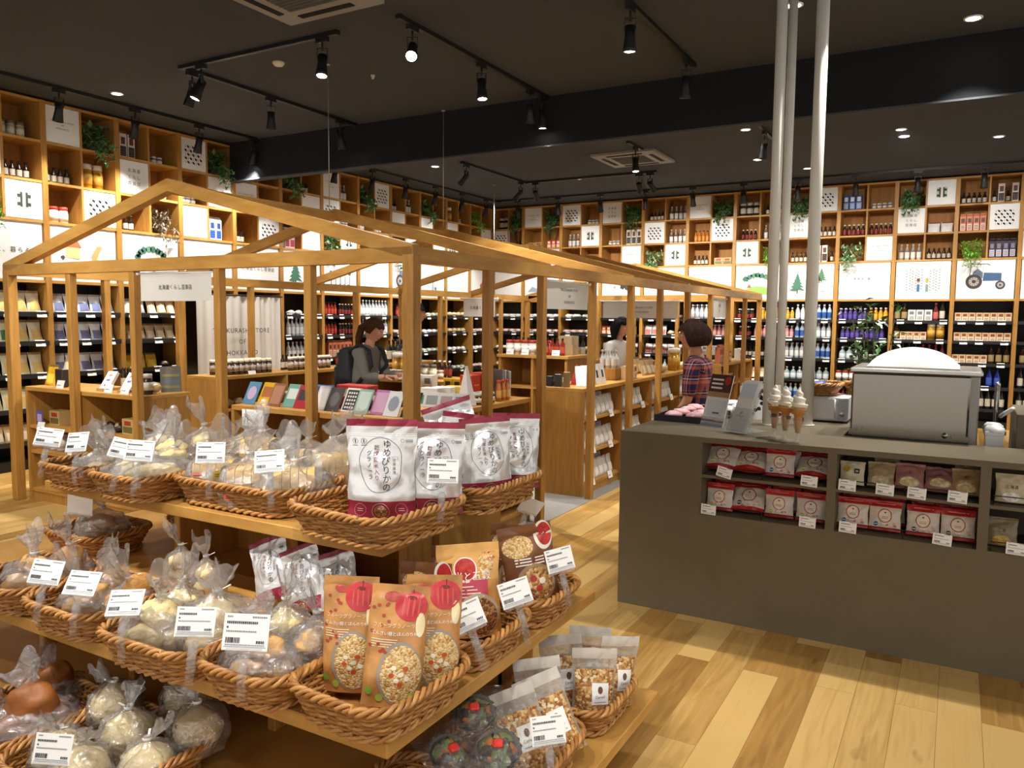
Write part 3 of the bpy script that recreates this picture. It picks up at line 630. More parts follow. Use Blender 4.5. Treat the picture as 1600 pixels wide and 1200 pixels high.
def put_row(codes, M0, x0, x1, y, z, where, depth=1, jit=.006, dy=.1, fill=True, rn=random):
    """a run of goods left to right; codes 'bd4 bw3' give kinds and counts, '*' fills"""
    x = x0
    items = []
    for c in codes.split():
        k = c[:2]; n = c[2:]; w = goods(k)[4]
        items.append((k, int(n) if n else int((x1 - x0) / len(codes.split()) / w), w))
    tot = sum(n * w for k, n, w in items); gap = max(0, (x1 - x0 - tot)) / (len(items) + 1) if fill else 0; x += gap
    for k, n, w in items:
        for i in range(n):
            if x + w > x1 + .01: break
            for dd in range(depth):
                put(k, M0 @ TR(x + w / 2, y + dd * dy + rn.uniform(0, jit), z, rn.uniform(-.05, .05)), where, goods(k)[2] + 's ' + where)
            x += w
        x += gap
# ------------------------------------------------------------ printed signs
def g_pattern(b, m=INK):
    for r in range(5):
        for c in range(7):
            if (r + c) % 2: b.add([(-.12 + c * .035, -.002, .1 - r * .045), (-.09 + c * .035, -.002, .085 - r * .045), (-.09 + c * .035, -.002, .06 - r * .045), (-.12 + c * .035, -.002, .075 - r * .045)], [(0, 3, 2, 1)], m)
            else: b.box(-.107 + c * .035, -.104 + c * .035, -.002, -.001, .065 - r * .045, .095 - r * .045, m)
def g_kita(b):
    g = mat('3b4a3a', .7)
    for s in (-1, 1):
        b.box(.012 * s if s > 0 else -.07, .07 if s > 0 else -.012, -.002, -.001, -.075, .075, mat('c9cfc4', .7))
        b.box(*((.016, .036) if s > 0 else (-.036, -.016)), -.004, -.002, -.07, .07, g)
        for z in (.035, -.045): b.box(*((.03, .064) if s > 0 else (-.064, -.03)), -.004, -.002, z - .016, z + .016, g)
def g_chars(b):
    for i, l in enumerate(('北海道', 'くらし', '百貨店')): b.text(l, .046, INK, (0, -.002, .06 - i * .07), 'CENTER', 1.35)
def g_caps(b):
    for i, l in enumerate(('THE KURASHI STORE', 'OF', 'HOKKAIDO')): b.text(l, .022, INK, (0, -.002, .03 - i * .035), 'CENTER', 1.2)
SIGN = {'P': (g_pattern, 'white sign with a checked black pattern', 'printed_pattern'), 'K': (g_kita, 'white sign with a two-part emblem', 'emblem'),
        'C': (g_chars, 'white sign with nine characters', 'lettering'), 'T': (g_caps, 'white sign with small capitals', 'lettering'), 'W': (None, 'blank white sign', None)}
_sb = MB(); _sb.cham(-.18, .18, 0, .02, -.18, .18, WHITE, .002); SIGNB = _sb.mesh('sign_board'); _SG = {}
def sign(k, M, where):
    fn, la, nm = SIGN[k]; o = thing('square_sign', la + ' ' + where, 'sign', SIGNB, M=M)
    if fn:
        if k not in _SG: b = MB(); fn(b); _SG[k] = b.mesh(nm)
        part(nm, _SG[k], o)
# pictures printed on the wide panels (local x,z about the middle, facing -y)
def tree_outline(b, x, z, s, col, trunk='5a4a3a'):
    m = mat(col, .8); b.box(x - .008 * s, x + .008 * s, -.003, -.002, z - .02 * s, z + .03 * s, mat(trunk, .8))
    for i, (w, zz) in enumerate(((.1, .02), (.085, .06), (.066, .1), (.045, .14), (.025, .18))): b.poly([(x - w * s, -.003 - i * .0002, z + zz * s), (x - w * .3 * s, -.003 - i * .0002, z + (zz - .012) * s), (x + w * .2 * s, -.003 - i * .0002, z + (zz + .006) * s), (x + w * s, -.003 - i * .0002, z + (zz - .008) * s), (x, -.003 - i * .0002, z + (zz + .07) * s)], m)
def blob(b, x, z, r, col, seed=0, sy=1, y=-.003):
    rn = random.Random(seed); b.poly([(x + r * (1 + .25 * rn.uniform(-1, 1)) * math.cos(2 * PI * i / 16), y, z + r * sy * (1 + .25 * rn.uniform(-1, 1)) * math.sin(2 * PI * i / 16)) for i in range(16)], mat(col, .8))
def p_tractor(b):
    bl = mat('3f5f86', .7); dk = mat('4a4444', .8); g = mat('b9b5ae', .8)
    b.poly([(-.03, -.002, -.02), (.2, -.002, -.02), (.2, -.002, .09), (-.02, -.002, .1)], bl); b.poly([(-.16, -.002, .1), (-.1, -.002, .16), (-.03, -.002, .1), (-.03, -.002, .02), (-.16, -.002, .02)], mat('6b7a90', .7))
    for x, z, r in ((-.14, -.03, .105), (.19, -.08, .062)):
        b.disc((x, -.003, z), r, 28, dk); b.disc((x, -.004, z), r * .62, 24, g); b.disc((x, -.005, z), r * .25, 16, dk)
        for i in range(10): a = 2 * PI * i / 10; b.add([(x + r * .3 * math.cos(a), -.006, z + r * .3 * math.sin(a)), (x + r * .58 * math.cos(a + .1), -.006, z + r * .58 * math.sin(a + .1)), (x + r * .58 * math.cos(a - .1), -.006, z + r * .58 * math.sin(a - .1))], [(0, 1, 2)], dk)
    for x0, z0, x1, z1 in ((-.2, .05, -.18, .22), (-.18, .22, .02, .225), (.02, .225, .06, .2), (-.03, .1, -.03, .22), (.15, .09, .15, .17)): b.bar((x0, -.003, z0), (x1, -.003, z1), .003, .008, dk)
def p_corn(b):
    for i in range(6):
        if i == 3: continue
        x = -.19 + i * .078; rn = random.Random(i)
        b.bar((x, -.002, -.15), (x, -.002, .15), .002, .004, mat('6f8a6a', .8))
        for j in range(16): z = -.15 + j * .02; s = 1 if j % 2 else -1; b.add([(x, -.003, z - .004), (x + s * .034, -.003, z + .02), (x + s * .03, -.003, z + .002)], [(0, 1, 2)], mat('3f5f40', .8))
    for x, c1 in ((-.055, '3f6f94'), (.06, '7a9a8c')): b.poly([(x - .02, -.004, -.17), (x + .02, -.004, -.17), (x + .018, -.004, -.06), (x - .018, -.004, -.06)], mat(c1, .8)); b.disc((x, -.004, -.03), .018, 12, mat('d8a58a', .8)); b.box(x - .02, x + .02, -.005, -.004, -.02, .03, mat('5a5048', .8) if x < 0 else mat('c9a04a', .8))
def p_spruces(b):
    tree_outline(b, -.18, -.16, 1.25, '4a7a64'); tree_outline(b, .18, 0, .9, '4f7a54'); tree_outline(b, .11, -.0, .8, '3f6a54'); blob(b, .13, .0, .035, 'c8643c', 3, .7, -.005)
    for x, z in ((.11, -.12), (.2, -.15)): b.box(x - .025, x + .025, -.003, -.002, z - .005, z + .006, mat('5a5a58', .8))
def p_hill(b):
    b.poly([(-.3, -.002, -.2)] + [(-.3 + .6 * i / 14, -.002, -.2 + .14 * math.sin(PI * i / 14) ** .7) for i in range(15)] + [(.3, -.002, -.2)], mat('8fb85a', .8))
    for i in range(7): blob(b, -.2 + i * .065, .06 + .06 * math.sin(PI * i / 6), .045, ('3f6a58', '4f7a68', '5c8a6c')[i % 3], i)
    b.poly([(-.18, -.003, -.09), (-.14, -.003, -.02), (-.1, -.003, -.08)], mat('9a5a3c', .8))
def p_ring(b):
    for i in range(10): a = PI * i / 9; blob(b, .17 * math.cos(a) , .02 + .1 * math.sin(a), .036, ('3f6f60', '4a7f6a', '5f8f70')[i % 3], i + 20)
    b.poly([(-.27, -.002, -.24)] + [(-.27 + .54 * i / 14, -.002, -.24 + .09 * math.sin(PI * i / 14)) for i in range(15)] + [(.27, -.002, -.24)], mat('8cc058', .8)); blob(b, .03, -.1, .03, '8a7a64', 4)
def p_house(b):
    b.poly([(-.2, -.002, -.04), (-.05, -.002, -.05), (-.05, -.002, .08), (-.2, -.002, .08)], mat('dcc48a', .8)); b.poly([(-.22, -.003, .07), (-.03, -.003, .07), (-.07, -.003, .14), (-.18, -.003, .15)], mat('b8704a', .8))
    b.poly([(.08, -.002, -.12), (.13, -.002, -.12), (.16, -.002, .02), (.1, -.002, .06)], mat('d8c884', .8)); b.poly([(.1, -.003, -.1), (.2, -.003, .1), (.14, -.003, .1), (.07, -.003, -.02)], mat('b8a46a', .8)); blob(b, -.23, -.04, .022, '4a4640', 2)
def p_cow(b):
    blob(b, .03, -.03, .05, '3a3836', 5, 1.3); blob(b, .12, -.05, .045, '4a4846', 6, 1.2); blob(b, -.12, -.05, .03, 'b0a898', 7)
def p_mount(b):
    b.poly([(-.3, -.002, -.12), (-.2, -.002, -.02), (-.1, -.002, -.06), (.02, -.002, .02), (.16, -.002, -.06), (.3, -.002, -.12)], mat('9fb0c8', .8)); blob(b, .2, -.07, .05, 'd8a0a4', 8)
def p_milk(b): b.poly([(-.03, -.002, -.15), (.03, -.002, -.15), (.03, -.002, .02), (.012, -.002, .06), (.012, -.002, .1), (-.012, -.002, .1), (-.012, -.002, .06), (-.03, -.002, .02)], mat('a8bcc8', .8)); blob(b, .08, -.12, .03, '7a8a94', 3)
def p_apple(b): blob(b, .05, -.03, .07, 'c8685c', 9); b.bar((.05, -.004, .03), (.06, -.004, .08), .003, .006, mat('6a5a44', .8))
def p_farm(b):
    for i in range(5): x = -.2 + i * .1; b.box(x - .006, x + .006, -.003, -.002, -.2, -.02, mat(('4a5a7a', '6f8a6a')[i % 2], .8)); blob(b, x, .02, .03, ('5a6f8a', '4f6a5a', '8a8a7a')[i % 3], i + 3)
    for i in range(4): blob(b, -.1 + i * .09, -.16, .025, ('8ab0c0', '6f7f8f')[i % 2], i + 13)
def p_spruce1(b): tree_outline(b, -.12, -.16, 1.35, '3f7058'); blob(b, .2, .0, .03, '7a8a94', 6)
def p_txt(lines, size, x=0, z=0, align='CENTER', space=1.3):
    def f(b):
        for i, l in enumerate(lines): b.text(l, size, INK, (x, -.003, z - i * size * 1.7), align, space)
    return f
def panel(M, w, pic, label, nm):
    b = MB(); b.cham(-w / 2, w / 2, 0, .02, -.287, .287, mat('f6f6f4', .45), .002); o = thing('illustrated_panel', label, 'panel', b, M=M)
    if pic: g = MB(); pic(g); part(nm, g, o)
# ------------------------------------------------------------ wall bays
RZ = [3.655, 3.262, 2.868, 2.474]; SHZ = [1.555, 1.265, .94, .6, .28]
PLANTS = {'f': ('fern', 'bright green fern', 'potted_fern'), 'i': ('ivy', 'dark green trailing ivy', 'trailing_plant'), 'd': ('dry', 'dried grey-brown foliage', 'dried_plant'), 'l': ('pale', 'pale leafy plant', 'leafy_plant')}
_PM = {}
def bay(M, w, wall, pname, cub, shelves, depth=.38, door=False, seed=0):
    rn = random.Random(seed); D = depth
    u = thing('wall_shelf_unit', 'tall honey-wood wall shelving bay with the %s on the %s wall' % (pname, wall), 'shelf unit', None, M=M)
    for x in (0, w - .028):
        b = MB(); b.box(x, x + .028, -.012, D, 0, 3.655, WOOD); part('upright', b, u)
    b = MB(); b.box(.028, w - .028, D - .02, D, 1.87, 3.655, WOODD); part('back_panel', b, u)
    for z0, z in [(z - .026, z) for z in RZ] + [(1.855, 1.885)]:
        b = MB(); b.box(.028, w - .028, 0, D - .02, z0, z, WOODH); part('wood_shelf', b, u)
    b = MB(); b.box(w / 2 - .012, w / 2 + .012, .002, D - .02, 2.474, 3.629, WOOD); part('divider', b, u)
    if not door:
        b = MB(); b.box(.028, w - .028, D - .03, D, 0, 1.855, BLACK); part('black_back_panel', b, u)
        for z in SHZ:
            b = MB(); b.box(.03, w - .03, -.02, D - .03, z - .022, z, BLACK); b.box(.03, w - .03, -.028, -.02, z - .035, z + .012, mat('242424', .4)); part('black_shelf', b, u)
        b = MB(); b.box(.028, w - .028, .0, D - .03, 0, .1, BLACK); part('plinth', b, u)
    panel(M @ TR(w / 2, .012, 2.165), w - .075, PICS[pname][0], 'wide white panel showing %s on the %s wall' % (PICS[pname][1], wall), PICS[pname][2])
    names = ('top left', 'top right', 'middle left', 'middle right', 'lower left', 'lower right')
    for i, c in enumerate(cub):
        if c == '-': continue
        cw = (w - .08) / 2; x0 = .028 if i % 2 == 0 else w / 2 + .012; xc = x0 + cw / 2; zf = RZ[i // 2 + 1]
        where = 'in %s cubby over %s-wall %s' % (names[i].replace(' ', '-'), wall, pname)
        if c in SIGN: sign(c, M @ TR(xc, .006, zf + .184), where)
        elif c in PLANTS:
            kd, la, nm = PLANTS[c]; key = (kd, i % 3, cw > .33)
            if key not in _PM: _PM[key] = m_plant(kd, i + 3, cw * .74, .26)
            thing(nm, la + ' ' + where, 'plant', _PM[key], M=M @ TR(xc, .12, zf + .004, rn.uniform(-.2, .2)))
        else: put_row(c, M, x0 + .01, x0 + cw - .01, .13, zf + .001, where, 1, rn=rn)
    if not door:
        ord_ = ('top', 'second', 'third', 'fourth', 'lowest')
        for i, c in enumerate(shelves):
            if not c: continue
            where = 'on %s shelf under %s-wall %s' % (ord_[i], wall, pname)
            lean = i > 2
            put_row(c, M, .035, w - .035, .05, SHZ[i] + .001, where, 2 if (wall == 'back' and i < 3 and c[0] in 'wpb') else 1, .006, .11, rn=rn)
            k = 0 if i == 4 else 1 if i == 3 else 3 if pname in ('blue tractor', 'corn rows', 'spaced characters', 'two spruces', 'green hill', 'house and corn', 'slogan', 'tree ring', 'single spruce', 'farm people') else 2
            for q in range(k):
                x = w * (q + .5 + rn.uniform(-.15, .15)) / k
                thing('shelf_price_card', 'white price card ' + where, 'price card', CARD, M=M @ TR(x, -.036, SHZ[i] - .042), group='price cards ' + where)
CARD = m_card()
PICS = {
 'blue tractor': (p_tractor, 'a blue tractor', 'printed_picture'), 'corn rows': (p_corn, 'rows of tall green crops with two farmers', 'printed_picture'), 'spaced characters': (p_txt(['北海道  暮らし'], .04, .02, .02, 'CENTER', 1.6), 'one spaced line of small characters', 'lettering'),
 'two spruces': (p_spruces, 'two spruce trees and a fox', 'printed_picture'), 'green hill': (p_hill, 'a green hill under a row of trees', 'printed_picture'), 'web address': (p_txt(['www.', 'kurashistore-', 'hokkaido'], .06, -.29, .13, 'LEFT', 1.25), 'a web address in three lines', 'lettering'),
 'small dots': (p_txt(['・ ・'], .04, 0, -.15), 'only two tiny dots', 'printed_picture'), 'black cows': (p_cow, 'two black cows beside a hut', 'printed_picture'), 'milk bottle': (p_milk, 'a grey milk bottle', 'printed_picture'), 'pale mountains': (p_mount, 'pale blue mountains', 'printed_picture'),
 'corner blank': (None, 'nothing, in the corner', ''), 'edge blank': (None, 'nothing, at the picture edge', ''),
 'slogan': (p_txt(['北海道と、暮らそう'], .06, 0, -.02, 'CENTER', 1.25), 'a slogan in large characters', 'lettering'), 'house and corn': (p_house, 'a red-roofed house and corn cobs', 'printed_picture'), 'tree ring': (p_ring, 'an arch of green trees over grass', 'printed_picture'),
 'plain glare': (None, 'nothing, above the door curtain', ''), 'shop name': (p_txt(['北海道くらし百貨店'], .055, 0, -.03, 'CENTER', 1.25), 'the shop name in one line of characters', 'lettering'), 'single spruce': (p_spruce1, 'a single spruce tree', 'printed_picture'),
 'farm people': (p_farm, 'a group of small farm figures', 'printed_picture'), 'tiny text': (p_txt(['くらしを、', 'もっと'], .035, -.2, .08, 'LEFT', 1.2), 'a little text at its left', 'lettering'), 'grey tractor': (p_tractor, 'a tractor with a big wheel', 'printed_picture'),
 'wine bottles': (p_milk, 'a grey bottle', 'printed_picture'), 'far blank': (None, 'nothing, second from the corner', ''), 'red apple': (p_apple, 'a red apple', 'printed_picture'), 'near blank': (None, 'nothing, at the left picture edge', '')}
BW = .8025
def Mback(k): return TR(-7.33 + BW * k, YB, 0)
BB = [ # back wall, from the corner to the right
 ('pale mountains', ['T', 'i', 'cg2', 'cr3', 'js3', 'W'], ['pw', 'pr', 'pw pr', 'cr5 cy3', 'pw']),
 ('milk bottle', ['P', 'js3', 'bc3', 'K', '-', '-'], ['pw pg', 'pr', 'pt', 'sr', 'pw']),
 ('black cows', ['C', 'i', 'js3', 'cs3', 'js2', 'T'], ['sw pg', 'cr4 cy4', 'cw3 sr2', 'pr', 'sr']),
 ('small dots', ['bd4', 'bc4', 'P', 'bc4', 'l', 'K'], ['pw pr', 'sr3 pt2', 'sr', 'ww8', 'wg']),
 ('web address', ['T', 'i', 'bo4', 'P', 'bd4', 'cg2'], ['ww5 cw2', 'pk8', 'cw6', 'sr', 'wg']),
 ('green hill', ['jb3', 'bd4', 'bw4', 'bc4', 'K', 'f'], ['bw4 yl5', 'bw3 pk5', 'bd8', 'st', 'wg']),
 ('two spruces', ['i', 'P', 'C', 'bd5', 'bd4', 'cs2 bd1'], ['yl2 ww4 wb3', 'pk2 wb3 ww4', 'ww5 wb4', 'wg', 'wb']),
 ('spaced characters', ['cb4', 'js4', 'bw5', 'bw5', 'l', 'T'], ['pu6 yl4', 'pu9', 'wg3 js4', 'jw4 cw3', 'rd']),
 ('corn rows', ['i', 'K', 'C', 'sp2', 'bc4', 'bd5'], ['am2 cw3 wr1 wi2', 'am1 ck4 jg3', 'wi4 wr4', 'wi', 'wi']),
 ('blue tractor', ['bd5', 'bd1 cs1 bd1 cs1', 'co4', 'P', 'f', 'cd4'], ['ck8', 'ck8', 'ck5 am3', 'wi3 bl2', 'cs3 wi4']),
 ('edge blank', ['bd4', 'P', 'W', 'bd4', 'K', 'bc3'], ['am6', 'yl7', 'am', 'wi', 'wi'])]
for k, (pn, cub, sh) in enumerate(BB): bay(Mback(k), BW, 'back', pn, cub, sh, seed=k)
bay(TR(-8.0, YB, 0), .67, 'back', 'corner blank', ['jb2', 'i', 'P', 'bd2', '-', 'js2'], ['pw', 'pr', 'pw', 'pt', 'pw'], seed=40)
LW = .785
def Mleft(k): return TR(XL, 3.835 + LW * k, 0, PI / 2)
LB = [
 ('slogan', ['js2', 'jy4', 'C', 'bd4', 'f', 'K'], ['sc', 'sg3 sc2', 'sg2 sc3', 'sc', 'st']),
 ('house and corn', ['T', 'i', 'bd4', 'jg2', 'jw2', 'P'], ['sb', 'sb', 'sb', 'sb', 'sb']),
 ('tree ring', ['cs2', 'js2', 'C', 'js3', 'bd2', 'd'], ['sw2 st3', 'st', 'sy3 pd2', 'sy', 'pt']),
 ('plain glare', ['P', 'i', 'js3', 'W', 'T', 'cu2'], []),
 ('shop name', ['-', '-', 'T', 'bd2', 'bd2', 'P'], []),
 ('single spruce', ['i', 'bd2', 'jb2', 'W', 'cb1 cp2', 'W'], ['pw rd2', 'ww7', 'ww7', 'cw', 'bd']),
 ('farm people', ['T', 'bc2', 'P', 'js3', 'l', 'K'], ['rd4 bw5', 'rd4 bw5', 'co6', 'rd', 'bd']),
 ('tiny text', ['i', 'P', 'bc2', 'js3', 'js2', 'T'], ['ww9', 'ww9', 'yl5 pw2', 'jw', 'bd']),
 ('grey tractor', ['bd3', 'bc3', 'W', 'bd3', 'l', 'P'], ['rd6', 'pr', 'yl7', 'pw', 'bd']),
 ('wine bottles', ['i', 'bd2', 'W', 'js3', 'js3', 'T'], ['pg', 'pw', 'pg', 'pw', 'pd']),
 ('far blank', ['jg2', 'js2', 'W', 'bd3', 'P', 'js2'], ['pt', 'pt', 'pw', 'pg', 'pw']),
 ('red apple', ['f', 'js2', 'bd3', 'W', 'js2', 'T'], ['pw', 'pr', 'pw', 'pr', 'pw'])]
for k, (pn, cub, sh) in enumerate(LB): bay(Mleft(k), LW, 'left', pn, cub, sh, door=k in (3, 4), seed=60 + k)
bay(Mleft(-1), LW, 'left', 'near blank', ['bd3', 'T', 'js3', 'P', 'bd3', 'js3'], ['sc', 'sc', 'sg', 'sc', 'sc'], seed=80)
b = MB(); b.box(0, .05, 0, 1.57, 0, 1.85, mat('2b2826', .6)); struct('door_1', b).location = (XL - .36, 6.19, 0)
# ------------------------------------------------------------ tiered basket stand
stand = thing('tiered_display_stand', 'three-tier honey-wood stand carrying wicker baskets in the foreground', 'display stand', None, (-2.4, 2.2, 0))
def TB(x0, x1, y0, y1, z0, z1, m, nm, lab=None):
    b = MB(); b.cham(x0 + 2.4, x1 + 2.4, y0 - 2.2, y1 - 2.2, z0, z1, m, .003); return part(nm, b, stand, None, lab)
T1, T2, T3 = .852, .532, .202
TB(-3.31, -1.51, 1.86, 2.66, T1 - .042, T1, WOODH, 'tier_board'); TB(-3.67, -1.14, 1.42, 2.66, T2 - .042, T2, WOODH, 'tier_board'); TB(-3.95, -.885, 1.04, 2.66, T3 - .042, T3, WOODH, 'tier_board')
for z0, z1, x0, x1, y0, dv in ((T2, T1 - .042, -2.74, -1.56, 2.05, (-2.09,)), (T3, T2 - .042, -3.2, -1.38, 1.75, (-2.62, -1.9)), (0, T3 - .042, -3.6, -1.2, 1.35, (-2.4,))):
    for x in (x0, x1 - .035) + dv: TB(x, x + .035, y0, 2.62, z0, z1, WOOD, 'support_panel')
    TB(x0, x1, 2.35, 2.38, z0, z1, WOOD, 'back_panel')
TB(-1.56, -1.53, 2.2, 2.62, T2, T1 - .042, WOOD, 'support_panel')
# ------------------------------------------------------------ grey-brown counter
ctr = thing('sales_counter', 'grey-brown plastered counter with open niches of rice packs', 'counter', None, (-1.56, 3.948, 0))
def CB(x0, x1, y0, y1, z0, z1, nm, m=COUNTER, lab=None):
    b = MB(); b.box(x0 + 1.56, x1 + 1.56, y0 - 3.948, y1 - 3.948, z0, z1, m); return part(nm, b, ctr, None, lab)
b = MB(); y1 = .47
def cb(x0, x1, y0, y1_, z0, z1): b.box(x0 + 1.56, x1 + 1.56, y0, y1_, z0, z1, COUNTER)
cb(-1.56, 3.2, 0, y1, 0, .553); cb(-1.56, -1.113, 0, y1, .553, .95)
NX = [(-1.113, -.511), (-.47, .114), (.155, .74), (.78, 1.37)]
for i, (x0, x1) in enumerate(NX):
    nx = NX[i + 1][0] if i < 3 else 3.2
    cb(x1, nx, 0, y1, .553, .95); cb(x0, x1, .4, y1, .553, .95); cb(x0, x1, 0, .4, .922, .95); cb(x0, x1, .0, .4, .742, .757)
cb(-1.56, -.50, y1, 1.55, 0, .95); cb(-.50, 3.2, y1, 1.3, 0, .80)
b2 = b; part('counter_body', b2, ctr)
CB(-.5, 3.2, 3.948 + y1, 3.948 + 1.3, .80, .812, 'equipment_recess', STEEL, 'steel recess behind the counter ledge')
for i, (x0, x1) in enumerate(NX):
    for z in (.757, .553):
        g = MB(); g.tube([(x0 + 1.56 + .012, .02, z), (x0 + 1.56 + .012, .02, z + .04), (x1 + 1.56 - .012, .02, z + .04), (x1 + 1.56 - .012, .02, z)], .0022, 6, BLACK)
        g.tube([((x0 + x1) / 2 + 1.56, .02, z), ((x0 + x1) / 2 + 1.56, .02, z + .04)], .0022, 6, BLACK); part('guard_rail', g, ctr, None, 'thin black wire rail across a niche')
for i, (x, y, r) in enumerate(((-.93, 4.62, .030), (-1.0, 5.3, .027), (-.735, 4.73, .034))):
    p = MB(); p.lathe([(r, 0), (r, ZC - .95)], 24, mat('e6e2d6', .35)); p.lathe([(r * 1.3, 0), (r * 1.3, .006)], 24, mat('e6e2d6', .35))
    thing('white_pole', ('left white pole rising from the counter to the ceiling', 'thin middle white pole, standing farther back on the counter', 'right and widest white pole rising from the counter')[i], 'pole', p, (x, y, .95))
# ------------------------------------------------------------ wicker baskets
WK = [mat(c, .42, spec=.5, var=.16, vscale=30) for c in ('b27c40', 'c08c4e', '9e6a32')]
def rr_path(w, d, r, n):
    """points evenly along a rounded rectangle, with outward normals"""
    segs = []; pts = []
    import itertools
    cs = [(w / 2 - r, -d / 2 + r, -PI / 2), (w / 2 - r, d / 2 - r, 0), (-w / 2 + r, d / 2 - r, PI / 2), (-w / 2 + r, -d / 2 + r, PI)]
    dense = []
    for i, (cx, cy, a0) in enumerate(cs):
        for k in range(13):
            a = a0 + PI / 2 * k / 12; dense.append(Vector((cx + r * math.cos(a), cy + r * math.sin(a), 0)))
    L = len(dense); cum = [0]
    for i in range(L): cum.append(cum[-1] + (dense[(i + 1) % L] - dense[i]).length)
    T = cum[-1]; out = []; j = 0
    for i in range(n):
        s = T * i / n
        while cum[j + 1] < s: j += 1
        f = (s - cum[j]) / max(1e-9, cum[j + 1] - cum[j]); p = dense[j].lerp(dense[(j + 1) % L], f); out.append(p)
    res = []
    for i in range(n):
        t = (out[(i + 1) % n] - out[i - 1]).normalized(); res.append((out[i], Vector((t.y, -t.x, 0))))
    return res
def basket_meshes(w, d, h=.1):
    st = 2 * int(2 * (w + d) / .045 / 2 + .5) + 1; n = st * 4
    body = MB(); rounds = 10
    for k in range(rounds):
        f = k / (rounds - 1); ww = w - .06 * (1 - f); dd = d - .06 * (1 - f); z = .012 + (h - .03) * f
        pts = []
        for i, (p, nn) in enumerate(rr_path(ww, dd, .075, n)):
            o = .0042 * math.cos(PI * (i / 4 + k)); pts.append(p + nn * o + Vector((0, 0, z + .0015 * math.sin(i * .9 + k))))
        body.tube(pts, .0052, 5, WK[k % 3], True)
    lo = rr_path(w - .06, d - .06, .075, st); hi = rr_path(w, d, .075, st)
    for i in range(st): body.tube([lo[i][0] + Vector((0, 0, .004)), hi[i][0] + Vector((0, 0, h - .012))], .0036, 5, WK[2])
    rim = MB()
    for s in range(3):
        pts = []; m = n
        for i, (p, nn) in enumerate(rr_path(w + .008, d + .008, .08, m)):
            a = 2 * PI * (i / 8 + s / 3); pts.append(p + nn * (.0085 * math.cos(a)) + Vector((0, 0, h - .004 + .0085 * math.sin(a))))
        rim.tube(pts, .0066, 5, WK[(s + 1) % 3], True)
    foot = MB()
    for s in range(2):
        pts = []
        for i, (p, nn) in enumerate(rr_path(w - .052, d - .052, .075, n)):
            a = 2 * PI * (i / 8 + s / 2); pts.append(p + nn * (.005 * math.cos(a) + .003) + Vector((0, 0, .011 + .005 * math.sin(a))))
        foot.tube(pts, .0058, 5, WK[s], True)
    foot.poly([tuple(p + Vector((0, 0, .008))) for p, nn in rr_path(w - .06, d - .06, .075, 40)], WK[2])
    return body.mesh('woven_side'), rim.mesh('braided_rim'), foot.mesh('base')
_B = {}
def basket(x, y, z, w, d, label, rz=0, h=.1, group='wicker baskets on the stand'):
    k = (w, d, h)
    if k not in _B: _B[k] = basket_meshes(w, d, h)
    o = thing('wicker_basket', label, 'basket', None, (x, y, z), rz, group)
    for nm, me in zip(('woven_side', 'braided_rim', 'base'), _B[k]): part(nm, me, o)
    return o
# ------------------------------------------------------------ price cards on clear clips
def card_print(seed):
    rn = random.Random(seed); b = MB(); g = mat('4a4a4c', .8); lg = mat('8a8a8c', .8)
    def ln(x0, x1, z, h, m=g):
        x = x0
        while x < x1:
            w = rn.uniform(.0025, .0045); b.box(x, min(x + w, x1), -.0008, -.0004, z, z + h, m); x += w + .0012
    ln(-.045, -.033, .072, .003, lg); ln(.012, .045, .0715, .0035, lg); ln(-.045, rn.uniform(-.01, .03), .058, .0055); ln(-.045, -.04, .048, .004); ln(-.045, rn.uniform(.02, .042), .040, .003, lg)
    x = -.045
    while x < -.012:
        w = rn.uniform(.0006, .0018); b.box(x, x + w, -.0008, -.0004, .016, .028, INK); x += w + rn.uniform(.0006, .0014)
    ln(-.045, .045, .011, .0022, lg); ln(.025, .044, .016, .006); b.box(-.048, .048, -.0008, -.0004, .0075, .0088, mat('9aa4b4', .7))
    return b.mesh('printed_text')
_cb = MB(); _cb.box(-.052, .052, 0, .0012, 0, .08, PAPER); CARDB = _cb.mesh('card'); CPR = [card_print(i) for i in range(6)]
def clip_mesh():
    b = MB(); w = .011
    def strip(pts):
        v = []
        for y, z in pts: v += [(-w, y, z), (w, y, z)]
        b.add(v, [(2 * i, 2 * i + 1, 2 * i + 3, 2 * i + 2) for i in range(len(pts) - 1)], CLIPM, True)
    strip([(-.012, -.055), (-.02, -.045), (-.017, -.02), (-.019, 0), (-.012, .02), (-.004, .04), (.004, .055), (.0, .075)]); strip([(.014, -.03), (.016, -.005), (.008, .018), (.002, .04), (.006, .06)])
    b.ell((0, -.006, .03), (.013, .012, .016), CLIPM, 10, 8); b.box(-.045, .045, -.004, .006, .066, .078, CLIPM)
    return b.mesh('clear_clip')
CLIPME = clip_mesh()
def price_card(x, y, z, label, rz=.6, tilt=-.35, roll=0, s=1.0, back=False, i=[0]):
    o = thing('price_card', label, 'price card', None, M=TR(x, y, z, rz) @ Matrix.Rotation(roll, 4, 'Y'), group='white price cards clipped to the baskets')
    c = part('card', CARDB, o, Matrix.Translation((0, .0, .072)) @ Matrix.Rotation(tilt, 4, 'X') @ Matrix.Scale(s, 4))
    part('printed_text', CPR[i[0] % 6], c, None if not back else Matrix.Rotation(PI, 4, 'Z') @ Matrix.Translation((0, -.0014, 0)), 'small dark print with a barcode'); i[0] += 1
    part('clear_clip', CLIPME, o, None, 'clear plastic clip')
    return o
